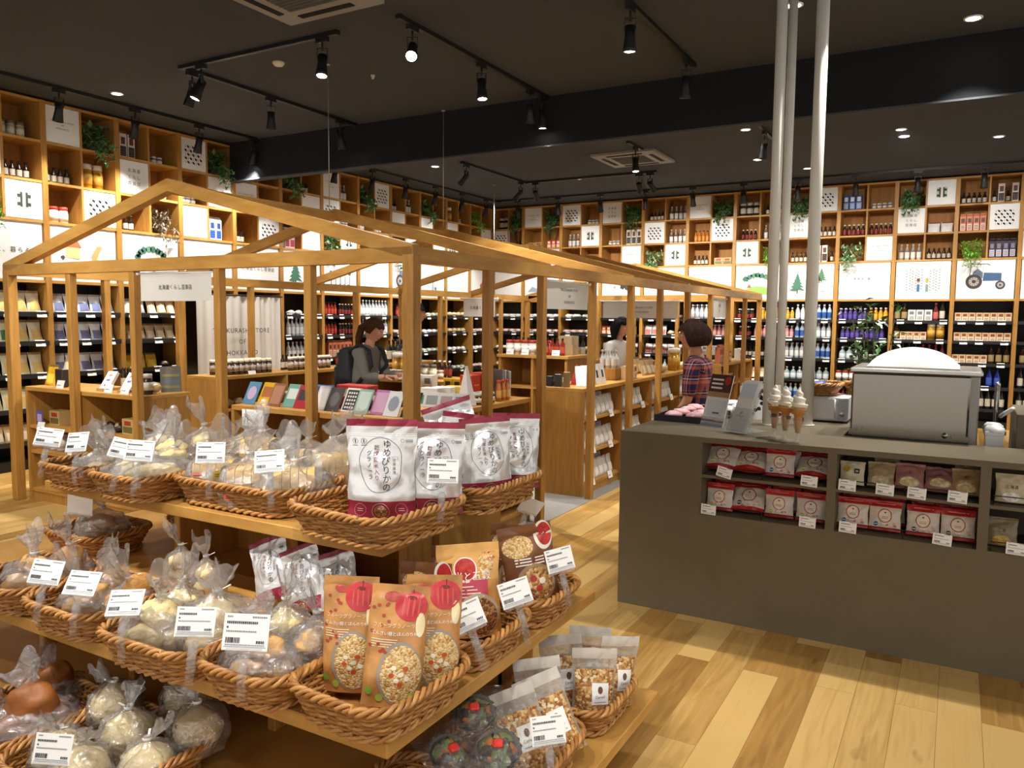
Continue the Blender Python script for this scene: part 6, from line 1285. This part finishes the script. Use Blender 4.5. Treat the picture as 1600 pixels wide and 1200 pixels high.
for i in range(3): b = MB(); b.cham(-.07, .07, -.04, .04, 0, .12, mat(('e0dcd2', 'e2dfd8', 'd8b84a')[i], .5), .003); thing('tea_carton', ('left white', 'right white', 'yellow-sided')[i] + ' carton behind the patterned boxes', 'box', b, (-3.10 + i * .03, 4.36 + i * .1, top), .1 * i, 'cartons behind the patterned boxes')
# front left cabinet
for x, y, c, la in ((-6.62, 3.8, 'sy', 'beside the left corner post'), (-6.5, 3.85, 'sc', 'just inside the left corner post')): put(c, TR(x, y, top), 'standing ' + la, None)
b = MB(); b.cham(-.05, .05, -.03, .03, 0, .15, mat('2c2824', .4), .006); thing('dark_pouch', 'dark upright pouch on the front left cabinet', 'pouch', b, (-6.36, 3.75, top)); 
for i, x in enumerate((-5.84, -5.76, -5.68)): thing('sauce_bottle', 'black-capped bottle behind the tilted white boxes', 'bottle', goods('bd')[0], (x, 3.95, top), 0, 'black-capped bottles behind the tilted white boxes')
for i, x in enumerate((-5.78, -5.52)):
    b = MB(); T = Matrix.Rotation(-.75, 4, 'X') ; b.box(-.04, .04, 0, .03, 0, .2, mat('f0eeea', .5), T)
    for z, c in ((.15, 'c98a8a'), (.1, '6a6a9a'), (.05, '8a6a5a')): b.box(-.015, .015, -.001, 0, z, z + .02, mat(c, .5), T)
    b.prism([(-.05, 0), (.05, 0), (.05, .02), (-.05, .02)], .17, mat('b58a50', .6)); thing('tilted_gift_box', ('left', 'right')[i] + ' long white box tilted on a wooden easel', 'box', b, (x, 3.72, top), .35, 'tilted white boxes')
for x, w, h, c, la in ((-5.37, .1, .15, '8fa8c4', 'tilted light blue card near the second front post'), (-5.0, 0, 0, '', '')):
    if w: b = MB(); T = Matrix.Rotation(-.3, 4, 'X'); b.box(-w / 2, w / 2, 0, .004, 0, h, mat(c, .5), T); b.box(-w * .3, w * .3, -.001, 0, h * .2, h * .5, mat('c9a8a0', .5), T); thing('display_card', la, 'card', b, (x, 3.74, top), .3)
b = MB(); T = Matrix.Rotation(-.22, 4, 'X'); b.box(-.075, .075, 0, .004, 0, .2, mat('6f6f68', .5), T); 
for i in range(4): b.box(-.06, .06, -.001, 0, .03 + i * .045, .05 + i * .045, mat(('8a8a60', '5f7a8a', '9a8f5a', '7a6a5a')[i], .5), T)
thing('poster_stand', 'grey leaning poster at the right end of the front left cabinet', 'sign', b, (-5.3, 3.98, top), PI / 2 - .5)
put('pt', TR(-5.3, 3.82, top), 'before the grey leaning poster', None); put('jb', TR(-5.28, 3.76, top, s=.7), 'before the grey leaning poster', None)
xrow('cg1 pd1', 3.78, -6.66, -6.0, .631, 'on the upper shelf of the front left cabinet'); xrow('pd2 cg2', 3.78, -5.9, -5.25, .631, 'on the upper shelf, right half, of the front left cabinet'); xrow('jw2 ck2', 3.76, -6.66, -6.0, .421, 'on the middle shelf of the front left cabinet'); xrow('pt3', 3.78, -5.9, -5.25, .421, 'on the middle shelf, right half, of the front left cabinet'); xrow('cd2 ck1', 3.76, -6.66, -6.0, .101, 'on the bottom shelf of the front left cabinet')
b = MB(); b.box(-.045, .045, 0, .004, 0, .12, mat('5a5a9a', .5)); b.box(-.03, .03, -.001, 0, .03, .09, mat('b8a8d0', .5)); thing('display_card', 'purple card on the upper shelf of the front left cabinet', 'card', b, (-6.58, 3.68, .631))
for k in range(4): mini_card((-6.5, -6.1, -5.7, -5.35)[k], 3.632, (.6, .39, .6, .39)[k], 0, 'on the shelf edges of the front left cabinet')
for x in (-6.25, -6.05, -5.62, -5.42): mini_card(x, 3.66, top, 0, 'on top of the front left cabinet')
xrow('pd3', 3.9, -4.2, -3.5, .601, 'under the tilted prints, left half'); xrow('jb3', 3.9, -3.44, -2.85, .601, 'under the tilted prints, right half')
# silver-bag cabinet top, from the entrance on
put('pg', TR(-3.05, 6.3, top, .4), 'green-topped, at the near end of the silver-bag cabinet', None)
b = MB(); b.poly([(-.05, 0, 0), (.05, 0, 0), (0, .05, .2)], mat('b82c24', .5)); b.poly([(-.05, .1, 0), (.05, .1, 0), (0, .05, .2)], mat('b82c24', .5)); b.poly([(.05, 0, 0), (.05, .1, 0), (0, .05, .2)], mat('a82820', .5)); b.poly([(-.05, 0, 0), (-.05, .1, 0), (0, .05, .2)], mat('a82820', .5)); thing('red_paper_cone', 'red pointed paper stand on the silver-bag cabinet', 'sign', b, (-2.98, 6.42, top), .3)
for i in range(2): b = MB(); b.grid(lambda u, v: (.12 * (u - .5), -.02 * math.sin(PI * u) * (1 - v) + .11 * v, .17 * v), 8, 8, mat('d0d0cc', .3)); b.grid(lambda u, v: (.12 * (u - .5), .02 * math.sin(PI * u) * (1 - v) + .11 * v, .17 * v), 8, 8, mat('c8c8c4', .3)); thing('clear_sachet', ('near', 'far')[i] + ' pale sachet leaning on the silver-bag cabinet top', 'sachet', b, (-2.88, 6.36 + i * .12, top), .6, 'pale leaning sachets')
for i in range(3): b = MB(); b.cham(-.03, .03, -.03, .03, 0, .09 + .02 * i, mat(('2a2624', '3a302a', '8a6a44')[i], .4), .004); thing('spice_box', ('left black', 'middle dark', 'right brown')[i] + ' small box at the near end of the silver-bag cabinet', 'box', b, (-3.12 + .08 * i, 6.19, top), .2 * i, 'small boxes at the near end')
for i in range(2): b = MB(); T = Matrix.Rotation(-.25, 4, 'X'); b.box(-.035, .035, 0, .004, 0, .19, mat('e4e0da', .5), T); b.box(-.012, .012, -.001, 0, .06, .13, mat('3a3434', .5), T); thing('display_card', ('near', 'far')[i] + ' white standing card between the first posts of the silver-bag cabinet', 'card', b, (-2.84, 6.62 + .12 * i, top), PI / 2 - .3)
b = MB(); b.lathe([(.05, 0), (.05, .09), (.046, .1)], 20, WOOD); thing('wooden_canister', 'round wooden canister on the silver-bag cabinet', 'canister', b, (-2.98, 6.72, top))
b = MB(); b.cham(-.1, .1, -.09, .09, 0, .11, WOOD, .003); thing('wooden_riser', 'wooden block carrying glass jars on the silver-bag cabinet', 'riser', b, (-3.0, 7.25, top))
for i in range(6): thing('glass_jar', 'clear glass jar on the wooden block', 'jar', goods('bc')[0], M=TR(-3.06 + .06 * (i % 3), 7.21 + .08 * (i // 3), top + .111, 0, s=.75), group='clear jars on the wooden block')
crow('ck3', -2.86, 7.1, 7.75, top, 'past the wooden block on the silver-bag cabinet'); crow('st3 pt2', -2.9, 7.9, 8.7, top, 'on the silver-bag cabinet, third section'); crow('st3 ck3', -3.05, 7.9, 8.7, top, 'at the back of the silver-bag cabinet top'); crow('jg2 pt4', -2.9, 8.85, 9.7, top, 'at the far end of the silver-bag cabinet top')
b = MB(); b.cham(-.09, .09, -.1, .1, 0, .13, mat('b9a27c', .5), .003); thing('kraft_box', 'lower kraft box stacked behind the second entrance post', 'box', b, (-3.3, 9.0, 1.121) if 0 else (-4.0, 8.4, 1.121), .1); b = MB(); b.cham(-.085, .085, -.095, .095, 0, .09, mat('c0aa84', .5), .003); thing('kraft_box', 'upper kraft box on top of the lower one', 'box', b, (-4.0, 8.4, 1.252), .0)
crow('ss4 ck4', -2.86, 10.65, 11.5, .651, 'on the upper shelf of the far cabinet'); crow('co3 cr3', -2.86, 10.65, 11.5, top, 'on top of the far cabinet'); crow('cw3', -2.86, 11.6, 12.4, top, 'on top of the far cabinet near the back')
# left run of dark bottles, islands
for k in range(4):
    y0 = (5.25, 6.16, 7.06, 7.89)[k]; y1 = (6.08, 6.98, 7.81, 8.9)[k]; w = 'on the left cabinet, %s section' % ('first', 'second', 'third', 'fourth')[k]
    crow(('jd9', 'jd9', 'bd8', 'wi6')[k], -6.35, y0, y1, top, w); crow(('jd9', 'bd9', 'bw8', 'wi6')[k], -6.5, y0, y1, top, w); mini_card(-6.262, (y0 + y1) / 2, top - .03, PI / 2, 'on the left cabinet edge'); crow('pt4', -6.4, y0, y1, .621, w + ' lower shelf')
zi = .902
xrow('js5 jy3', 6.62, -5.5, -4.55, zi, 'at the front of the middle island'); xrow('jg2 js4', 6.8, -5.5, -4.55, zi, 'in the second row of the middle island'); xrow('bd3 bw4', 7.0, -5.5, -4.55, zi, 'at the back of the middle island')
for x in (-5.35, -5.1, -4.85, -4.65): mini_card(x, 6.56, zi, 0, 'on the middle island')
xrow('cw3 cy2', 5.5, -4.3, -3.5, .882, 'on the island behind the prints') ; xrow('pd3 js3', 5.66, -4.3, -3.5, .882, 'at the back of the island behind the prints')
zr = 1.121
xrow('jw5 rd4', 8.12, -4.7, -3.9, zr, 'on the far island of red-lidded jars'); xrow('rd5 jw4', 8.25, -4.7, -4.15, zr, 'at the back of the far island')
for x in (-4.6, -4.4, -4.2, -4.0): mini_card(x, 8.05, zr, 0, 'on the far island of red-lidded jars')
xrow('pw3 cg2', 9.7, -5.5, -4.3, 1.001, 'on the last island'); xrow('jb3 wi4', 9.95, -5.5, -4.3, 1.001, 'at the back of the last island')
# ------------------------------------------------------------ people
import bmesh
def skin_mesh(nodes, edges, root, name, sub=2):
    """grow one smooth surface round a skeleton: nodes {k: (x, y, z, rx, ry)}"""
    bm = bmesh.new(); lay = bm.verts.layers.skin.verify(); vs = {}
    for k, n in nodes.items(): v = bm.verts.new(n[:3]); v[lay].radius = (n[3], n[4] if len(n) > 4 else n[3]); v[lay].use_root = (k == root); vs[k] = v
    for a, c in edges: bm.edges.new((vs[a], vs[c]))
    me = bpy.data.meshes.new(name); bm.to_mesh(me); bm.free(); o = bpy.data.objects.new(name, me); COL.objects.link(o)
    m = o.modifiers.new('skin', 'SKIN'); m.use_smooth_shade = True; m.branch_smoothing = .6; s = o.modifiers.new('sub', 'SUBSURF'); s.levels = sub; s.render_levels = sub
    dg = bpy.context.evaluated_depsgraph_get(); dg.update(); e = o.evaluated_get(dg); mm = e.to_mesh()
    r = ([tuple(v.co) for v in mm.vertices], [tuple(p.vertices) for p in mm.polygons]); e.to_mesh_clear(); bpy.data.objects.remove(o); bpy.data.meshes.remove(me)
    return r
def head_into(b, c, yaw, pitch, skin, lips, sc=1.0):
    """a head with brow, nose, lips, chin, ears and eyes; faces -y before turning"""
    M = Matrix.Translation(c) @ Matrix.Rotation(yaw, 4, 'Z') @ Matrix.Rotation(pitch, 4, 'X') @ Matrix.Scale(sc, 4)
    def g(x, z, cx, cz, sx, sz): return math.exp(-((x - cx) / sx) ** 2 - ((z - cz) / sz) ** 2)
    def fn(u, v):
        a = 2 * PI * u - PI / 2; q = PI * (v - .5) * .996; d = Vector((math.cos(a) * math.cos(q), math.sin(a) * math.cos(q), math.sin(q)))
        jaw = 1 - .28 * max(0, -d.z) ** 1.3; x = d.x * .073 * jaw; y = d.y * .092 * (1 - .1 * max(0, -d.z)) + (.006 if d.y > 0 and d.z > 0 else 0); z = d.z * .115
        if d.y < 0:
            f = -d.y; y -= f * (.026 * g(x, z, 0, -.012, .011, .02) + .012 * g(x, z, 0, .012, .008, .026) + .009 * g(x, z, 0, -.056, .022, .012) + .008 * g(x, z, 0, -.088, .024, .016) + .006 * g(x, z, 0, .04, .05, .012) - .009 * g(x, z, .03, .012, .017, .012) - .009 * g(x, z, -.03, .012, .017, .012) - .004 * g(x, z, 0, -.07, .03, .006))
        return (x, y, z)
    b.grid(fn, 44, 40, skin, M, True, True, lambda u, v: lips if (.235 < v * 1 and abs(fn(u, v)[2] + .056) < .007 and abs(fn(u, v)[0]) < .022 and fn(u, v)[1] < -.05) else skin)
    for s in (-1, 1):
        b.ell((s * .03, -.075, .012), (.012, .009, .008), mat('e8e4de', .3), 10, 8, 0, 3, M); b.ell((s * .03, -.081, .012), (.0055, .004, .0055), mat('2a1c14', .2), 8, 6, 0, 3, M); b.box(s * .03 - .014, s * .03 + .014, -.0885, -.083, .028, .032, mat('3a2a22', .7), M)
        b.ell((s * .074, .008, -.004), (.009, .02, .03), skin, 10, 8, 0, 3, M)
    return M
def hand_into(b, wrist, direction, palm_n, skin, side=1, curl=.5, s=1.0):
    """palm, four unequal bent fingers and a thumb"""
    d = Vector(direction).normalized(); n = Vector(palm_n); n = (n - d * n.dot(d)).normalized(); t = d.cross(n) * side; w = Vector(wrist)
    P = lambda a, c, e: tuple(w + (d * a + t * c + n * e) * s)
    nodes = {'w': (*P(0, 0, 0), .024 * s, .02 * s), 'm': (*P(.045, 0, 0), .03 * s, .014 * s), 'k': (*P(.075, 0, .002), .033 * s, .013 * s)}; r = skin_mesh(nodes, [('w', 'm'), ('m', 'k')], 'w', 'palm', 2); b.add(r[0], r[1], skin, True)
    for c, L in ((-.028, .066), (-.01, .078), (.009, .072), (.027, .056)):
        a = .078; e = 0; pts = [P(a - .02, c, 0)]; an = .15
        for k, f in enumerate((.44, .32, .24)): a += L * f * math.cos(an); e += L * f * math.sin(an); pts.append(P(a, c * 1.05, e)); an += curl
        b.tube(pts, [.0095 * s, .0088 * s, .008 * s, .006 * s], 8, skin); b.ell(pts[-1], .0062 * s, skin, 8, 6)
    pts = [P(.02, -.022, .004), P(.045, -.046, .014), P(.07, -.055, .024), P(.09, -.052, .034)]; b.tube(pts, [.013 * s, .0115 * s, .0095 * s, .007 * s], 8, skin); b.ell(pts[-1], .0072 * s, skin, 8, 6)
def person(label, loc, yaw, H, lean, armL, armR, head, tones, shirt, trousers, parts=None, sleeve=.75, group=None, curl=.6):
    """figure facing -y before turning by yaw; arms: (elbow, wrist) offsets from each shoulder"""
    k = H / 1.6; o = thing('person', label, 'person', None, loc, yaw, group); skin = mat(tones[0], .55, var=.04, vscale=30); lips = mat(tones[1], .5)
    sn = lambda y, z: (y * math.cos(lean) - (z - .9) * math.sin(lean), .9 + (z - .9) * math.cos(lean) + y * math.sin(lean)) if z > .9 else (y, z)
    def N_(x, y, z, rx, ry=None): yy, zz = sn(y, z); return (x * k, yy * k, zz * k, rx * k, (ry or rx) * k)
    sh = {s: N_(s * .165, 0, 1.31, .05) for s in (-1, 1)}; arms = {}
    for s, (e, w) in ((-1, armL), (1, armR)):
        S0 = Vector(sh[s][:3]); E = S0 + Vector(e) * k; Wp = E + Vector(w) * k; arms[s] = (S0, E, Wp)
    nd = {'pel': N_(0, 0, .88, .12, .09), 'wai': N_(0, 0, 1.04, .105, .08), 'che': N_(0, 0, 1.22, .125, .085), 'nk0': N_(0, 0, 1.35, .056, .054), 'nk1': N_(0, -.012, 1.43, .048), 'hd': N_(0, -.025, 1.47, .05)}
    ed = [('pel', 'wai'), ('wai', 'che'), ('che', 'nk0'), ('nk0', 'nk1'), ('nk1', 'hd')]
    for s in (-1, 1):
        S0, E, Wp = arms[s]; nd['s%d' % s] = sh[s]; nd['e%d' % s] = (*E, .038 * k, .036 * k); nd['f%d' % s] = (*E.lerp(Wp, .35), .038 * k, .034 * k); nd['w%d' % s] = (*Wp, .024 * k, .021 * k); ed += [('che', 's%d' % s), ('s%d' % s, 'e%d' % s), ('e%d' % s, 'f%d' % s), ('f%d' % s, 'w%d' % s)]
        nd['h%d' % s] = N_(s * .085, 0, .80, .085, .085); nd['k%d' % s] = N_(s * .09, -.01, .45, .055); nd['c%d' % s] = N_(s * .09, .01, .32, .052); nd['a%d' % s] = N_(s * .09, .02, .075, .036); nd['t%d' % s] = N_(s * .1, -.13, .03, .035, .026); ed += [('pel', 'h%d' % s), ('h%d' % s, 'k%d' % s), ('k%d' % s, 'c%d' % s), ('c%d' % s, 'a%d' % s), ('a%d' % s, 't%d' % s)]
    b = MB(); r = skin_mesh(nd, ed, 'pel', 'figure', 2); b.add(r[0], r[1], skin, True)
    hy, hz = sn(-.035, 1.525); hc = (0, hy * k, hz * k); HM = head_into(b, hc, head[0], head[1], skin, lips, k * 1.0)
    for s in (-1, 1): S0, E, Wp = arms[s]; hand_into(b, Wp, Wp - E, Vector((-s, -.3, 0)) if curl < .9 else (0, .2, -1), skin, -s, curl, k)
    part('body', b, o)
    # shirt: torso and upper arms
    g = 1.55; sd = {a: (*nd[a][:3], nd[a][3] * g, nd[a][4] * g) for a in ('wai', 'che')}; sd['hem'] = N_(0, 0, .80, .195, .15); sd['pel'] = (*nd['pel'][:3], .185 * k, .142 * k); sd['che2'] = N_(0, .006, 1.30, .13, .095); sd['col'] = N_(0, .006, 1.385, .076, .07); se = [('hem', 'pel'), ('pel', 'wai'), ('wai', 'che'), ('che', 'che2'), ('che2', 'col')]
    for s in (-1, 1):
        S0, E, Wp = arms[s]; q = sleeve; sd['s%d' % s] = (*S0, .078 * k, .074 * k); cuff = S0.lerp(E, q * 1.0) if q <= 1 else E.lerp(Wp, q - 1); se.append(('che2', 's%d' % s)); pr = 's%d' % s
        if q > 1: sd['e%d' % s] = (*E, .052 * k, .05 * k); se.append((pr, 'e%d' % s)); pr = 'e%d' % s
        sd['u%d' % s] = (*cuff, .056 * k, .054 * k); se.append((pr, 'u%d' % s))
    r = skin_mesh(sd, se, 'wai', 'shirt', 2); b = MB(); b.add(r[0], r[1], shirt, True); part('shirt', b, o)
    td = {'pel': (*nd['pel'][:3], .145 * k, .115 * k)}; te = []
    for s in (-1, 1):
        for a, rr in (('h', .102), ('k', .07), ('c', .068), ('a', .058)): td['%s%d' % (a, s)] = (*nd['%s%d' % (a, s)][:3], rr * k, rr * k)
        te += [('pel', 'h%d' % s), ('h%d' % s, 'k%d' % s), ('k%d' % s, 'c%d' % s), ('c%d' % s, 'a%d' % s)]
    r = skin_mesh(td, te, 'pel', 'trousers', 2); b = MB(); b.add(r[0], r[1], trousers, True); part('trousers', b, o)
    b = MB()
    for s in (-1, 1): a = Vector(nd['a%d' % s][:3]); t = Vector(nd['t%d' % s][:3]); b.ell((a.lerp(t, .55)[0], a.lerp(t, .55)[1] + .01, .04 * k), (.048 * k, .13 * k, .038 * k), mat('2a2826', .6), 14, 8)
    part('shoes', b, o)
    return o, HM, nd, arms, k
def hair_cap(HM, name, o, col, lower, back=1.0, front=.25, vol=1.12, seed=0, streak=None):
    """hair shell over the skull; lower = how far it hangs at sides and back (head units, m)"""
    m = mat(col, .75, spec=.15, var=.35, vscale=50, bump=.3, bscale=120); b = MB()
    def fn(u, v):
        a = 2 * PI * u - PI / 2; dx, dy = math.cos(a), math.sin(a); face = max(0, -dy); q = min(1, max(0, (face - .12) / .38)); q = q * q * (3 - 2 * q); lo = lower * (1 - q) + .048 * q + .006 * math.sin(a * 9) * q
        z = lo + (.128 - lo) * v; t = min(1, max(-1, z / .13)); R = math.sqrt(max(0.0, 1 - max(0, t) ** 2)) if t > 0 else 1 - .10 * (t ** 2)
        n = 1 + .05 * math.sin(a * 14 + seed) + .05 * mnoise.noise(Vector((dx * 3, dy * 3, z * 14 + seed)))
        lw = max(0, -z) / max(.03, -lower); flare = 1 + .16 * math.sin(PI * min(1, lw * .62 + .3)) - .12 * lw ** 3
        return (dx * .084 * vol * R * n * flare, dy * .102 * vol * R * n * (flare if dy > 0 else 1) + .006, z)
    b.grid(fn, 48, 22, m, HM, True, True); b.ell((0, .006, .1), (.06, .07, .04), m, 16, 8, .1, 3, HM)
    return part(name, b, o), m
# woman in the plaid shirt, at the goods beside the counter
o, HM, nd, arms, k = person('person in a plaid shirt with short dark hair, looking left beside the counter', (-1.65, 5.74, 0), PI * 1.5 + .05, 1.50, .06, ((-.03, -.03, -.27), (.02, -.16, -.17)), ((.03, -.02, -.27), (-.02, -.12, -.2)), (.05, .1), ('c68a68', 'a85a4a'), plaid_mat(), mat('2e2c30', .8), sleeve=.98)
hair_cap(HM, 'hair', o, '34211a', -.085, 1, .25, 1.22, 2)
# woman with a rucksack
o, HM, nd, arms, k = person('person in grey with brown ponytail and black backpack, looking down inside the frame', (-4.86, 5.72, 0), PI / 2 + .1, 1.50, .16, ((-.02, -.1, -.25), (.03, -.2, .02)), ((.02, -.1, -.25), (-.03, -.2, .02)), (.15, .38), ('d29c7e', 'a85c4c'), mat('77756f', .9, bump=.2, bscale=200), mat('2c2d34', .8), sleeve=1.75, curl=.9)
h, hm = hair_cap(HM, 'hair', o, '4a2f20', -.03, 1, .25, 1.06, 5)
b = MB(); q = HM @ Vector((0, .1, .03)); b.tube([tuple(q), tuple(q + Vector((0, .05, -.03))), tuple(q + Vector((.0, .085, -.12))), tuple(q + Vector((.01, .10, -.24))), tuple(q + Vector((.015, .10, -.36)))], [.028, .036, .034, .026, .006], 12, hm); part('ponytail', b, o)
b = MB(); c = Vector(nd['che'][:3]); b.grid(lambda u, v: (c.x + .15 * math.copysign(abs(math.cos(2 * PI * u)) ** .6, math.cos(2 * PI * u)) * (1 - .25 * v ** 3), c.y + .19 + .10 * math.copysign(abs(math.sin(2 * PI * u)) ** .6, math.sin(2 * PI * u)) * (1 - .3 * v ** 2) + .03 * v - .03, c.z - .34 + .44 * v), 32, 14, mat('22242a', .7), None, True, True)
b.ell((c.x, c.y + .19, c.z + .09), (.115, .075, .035), mat('22242a', .7), 18, 8); b.cham(c.x - .1, c.x + .1, c.y + .27, c.y + .31, c.z - .28, c.z - .06, mat('2c2f36', .7), .012); part('backpack', b, o)
b = MB()
for s in (-1, 1): x = s * .115 * k; b.tube([(x, c.y + .12, c.z - .3), (x * 1.25, c.y - .0, c.z - .2), (x * 1.2, c.y - .135, c.z - .04), (x * 1.05, c.y - .10, c.z + .10), (x, c.y + .01, c.z + .15), (x * .9, c.y + .13, c.z + .08)], .02, 8, mat('1c1d22', .7))
part('backpack_strap', b, o, None, 'black shoulder straps')
# person with black hair behind the right-hand posts
o, HM, nd, arms, k = person('person with long black hair in a white top, seen between two posts of the frame', (-3.55, 8.75, 0), PI / 2 - .2, 1.52, .08, ((-.02, -.0, -.27), (.02, -.1, -.2)), ((.02, -.0, -.27), (-.02, -.1, -.2)), (0, .2), ('c99474', 'a85c4c'), mat('d9d8d6', .85), mat('33343a', .8), sleeve=.95)
hair_cap(HM, 'hair', o, '141214', -.15, 1, .25, 1.14, 9)
# person mostly hidden behind the corner post
o, HM, nd, arms, k = person('person with black hair and pale top mostly hidden behind the corner post', (-5.68, 7.57, 0), PI / 2 + .5, 1.66, .04, ((-.03, 0, -.27), (0, -.06, -.24)), ((.03, 0, -.27), (0, -.06, -.24)), (0, .1), ('c89070', 'a85c4c'), mat('b5b0a6', .85), mat('26262a', .8), sleeve=.95)
hair_cap(HM, 'hair', o, '181416', -.06, 1, .25, 1.1, 12)
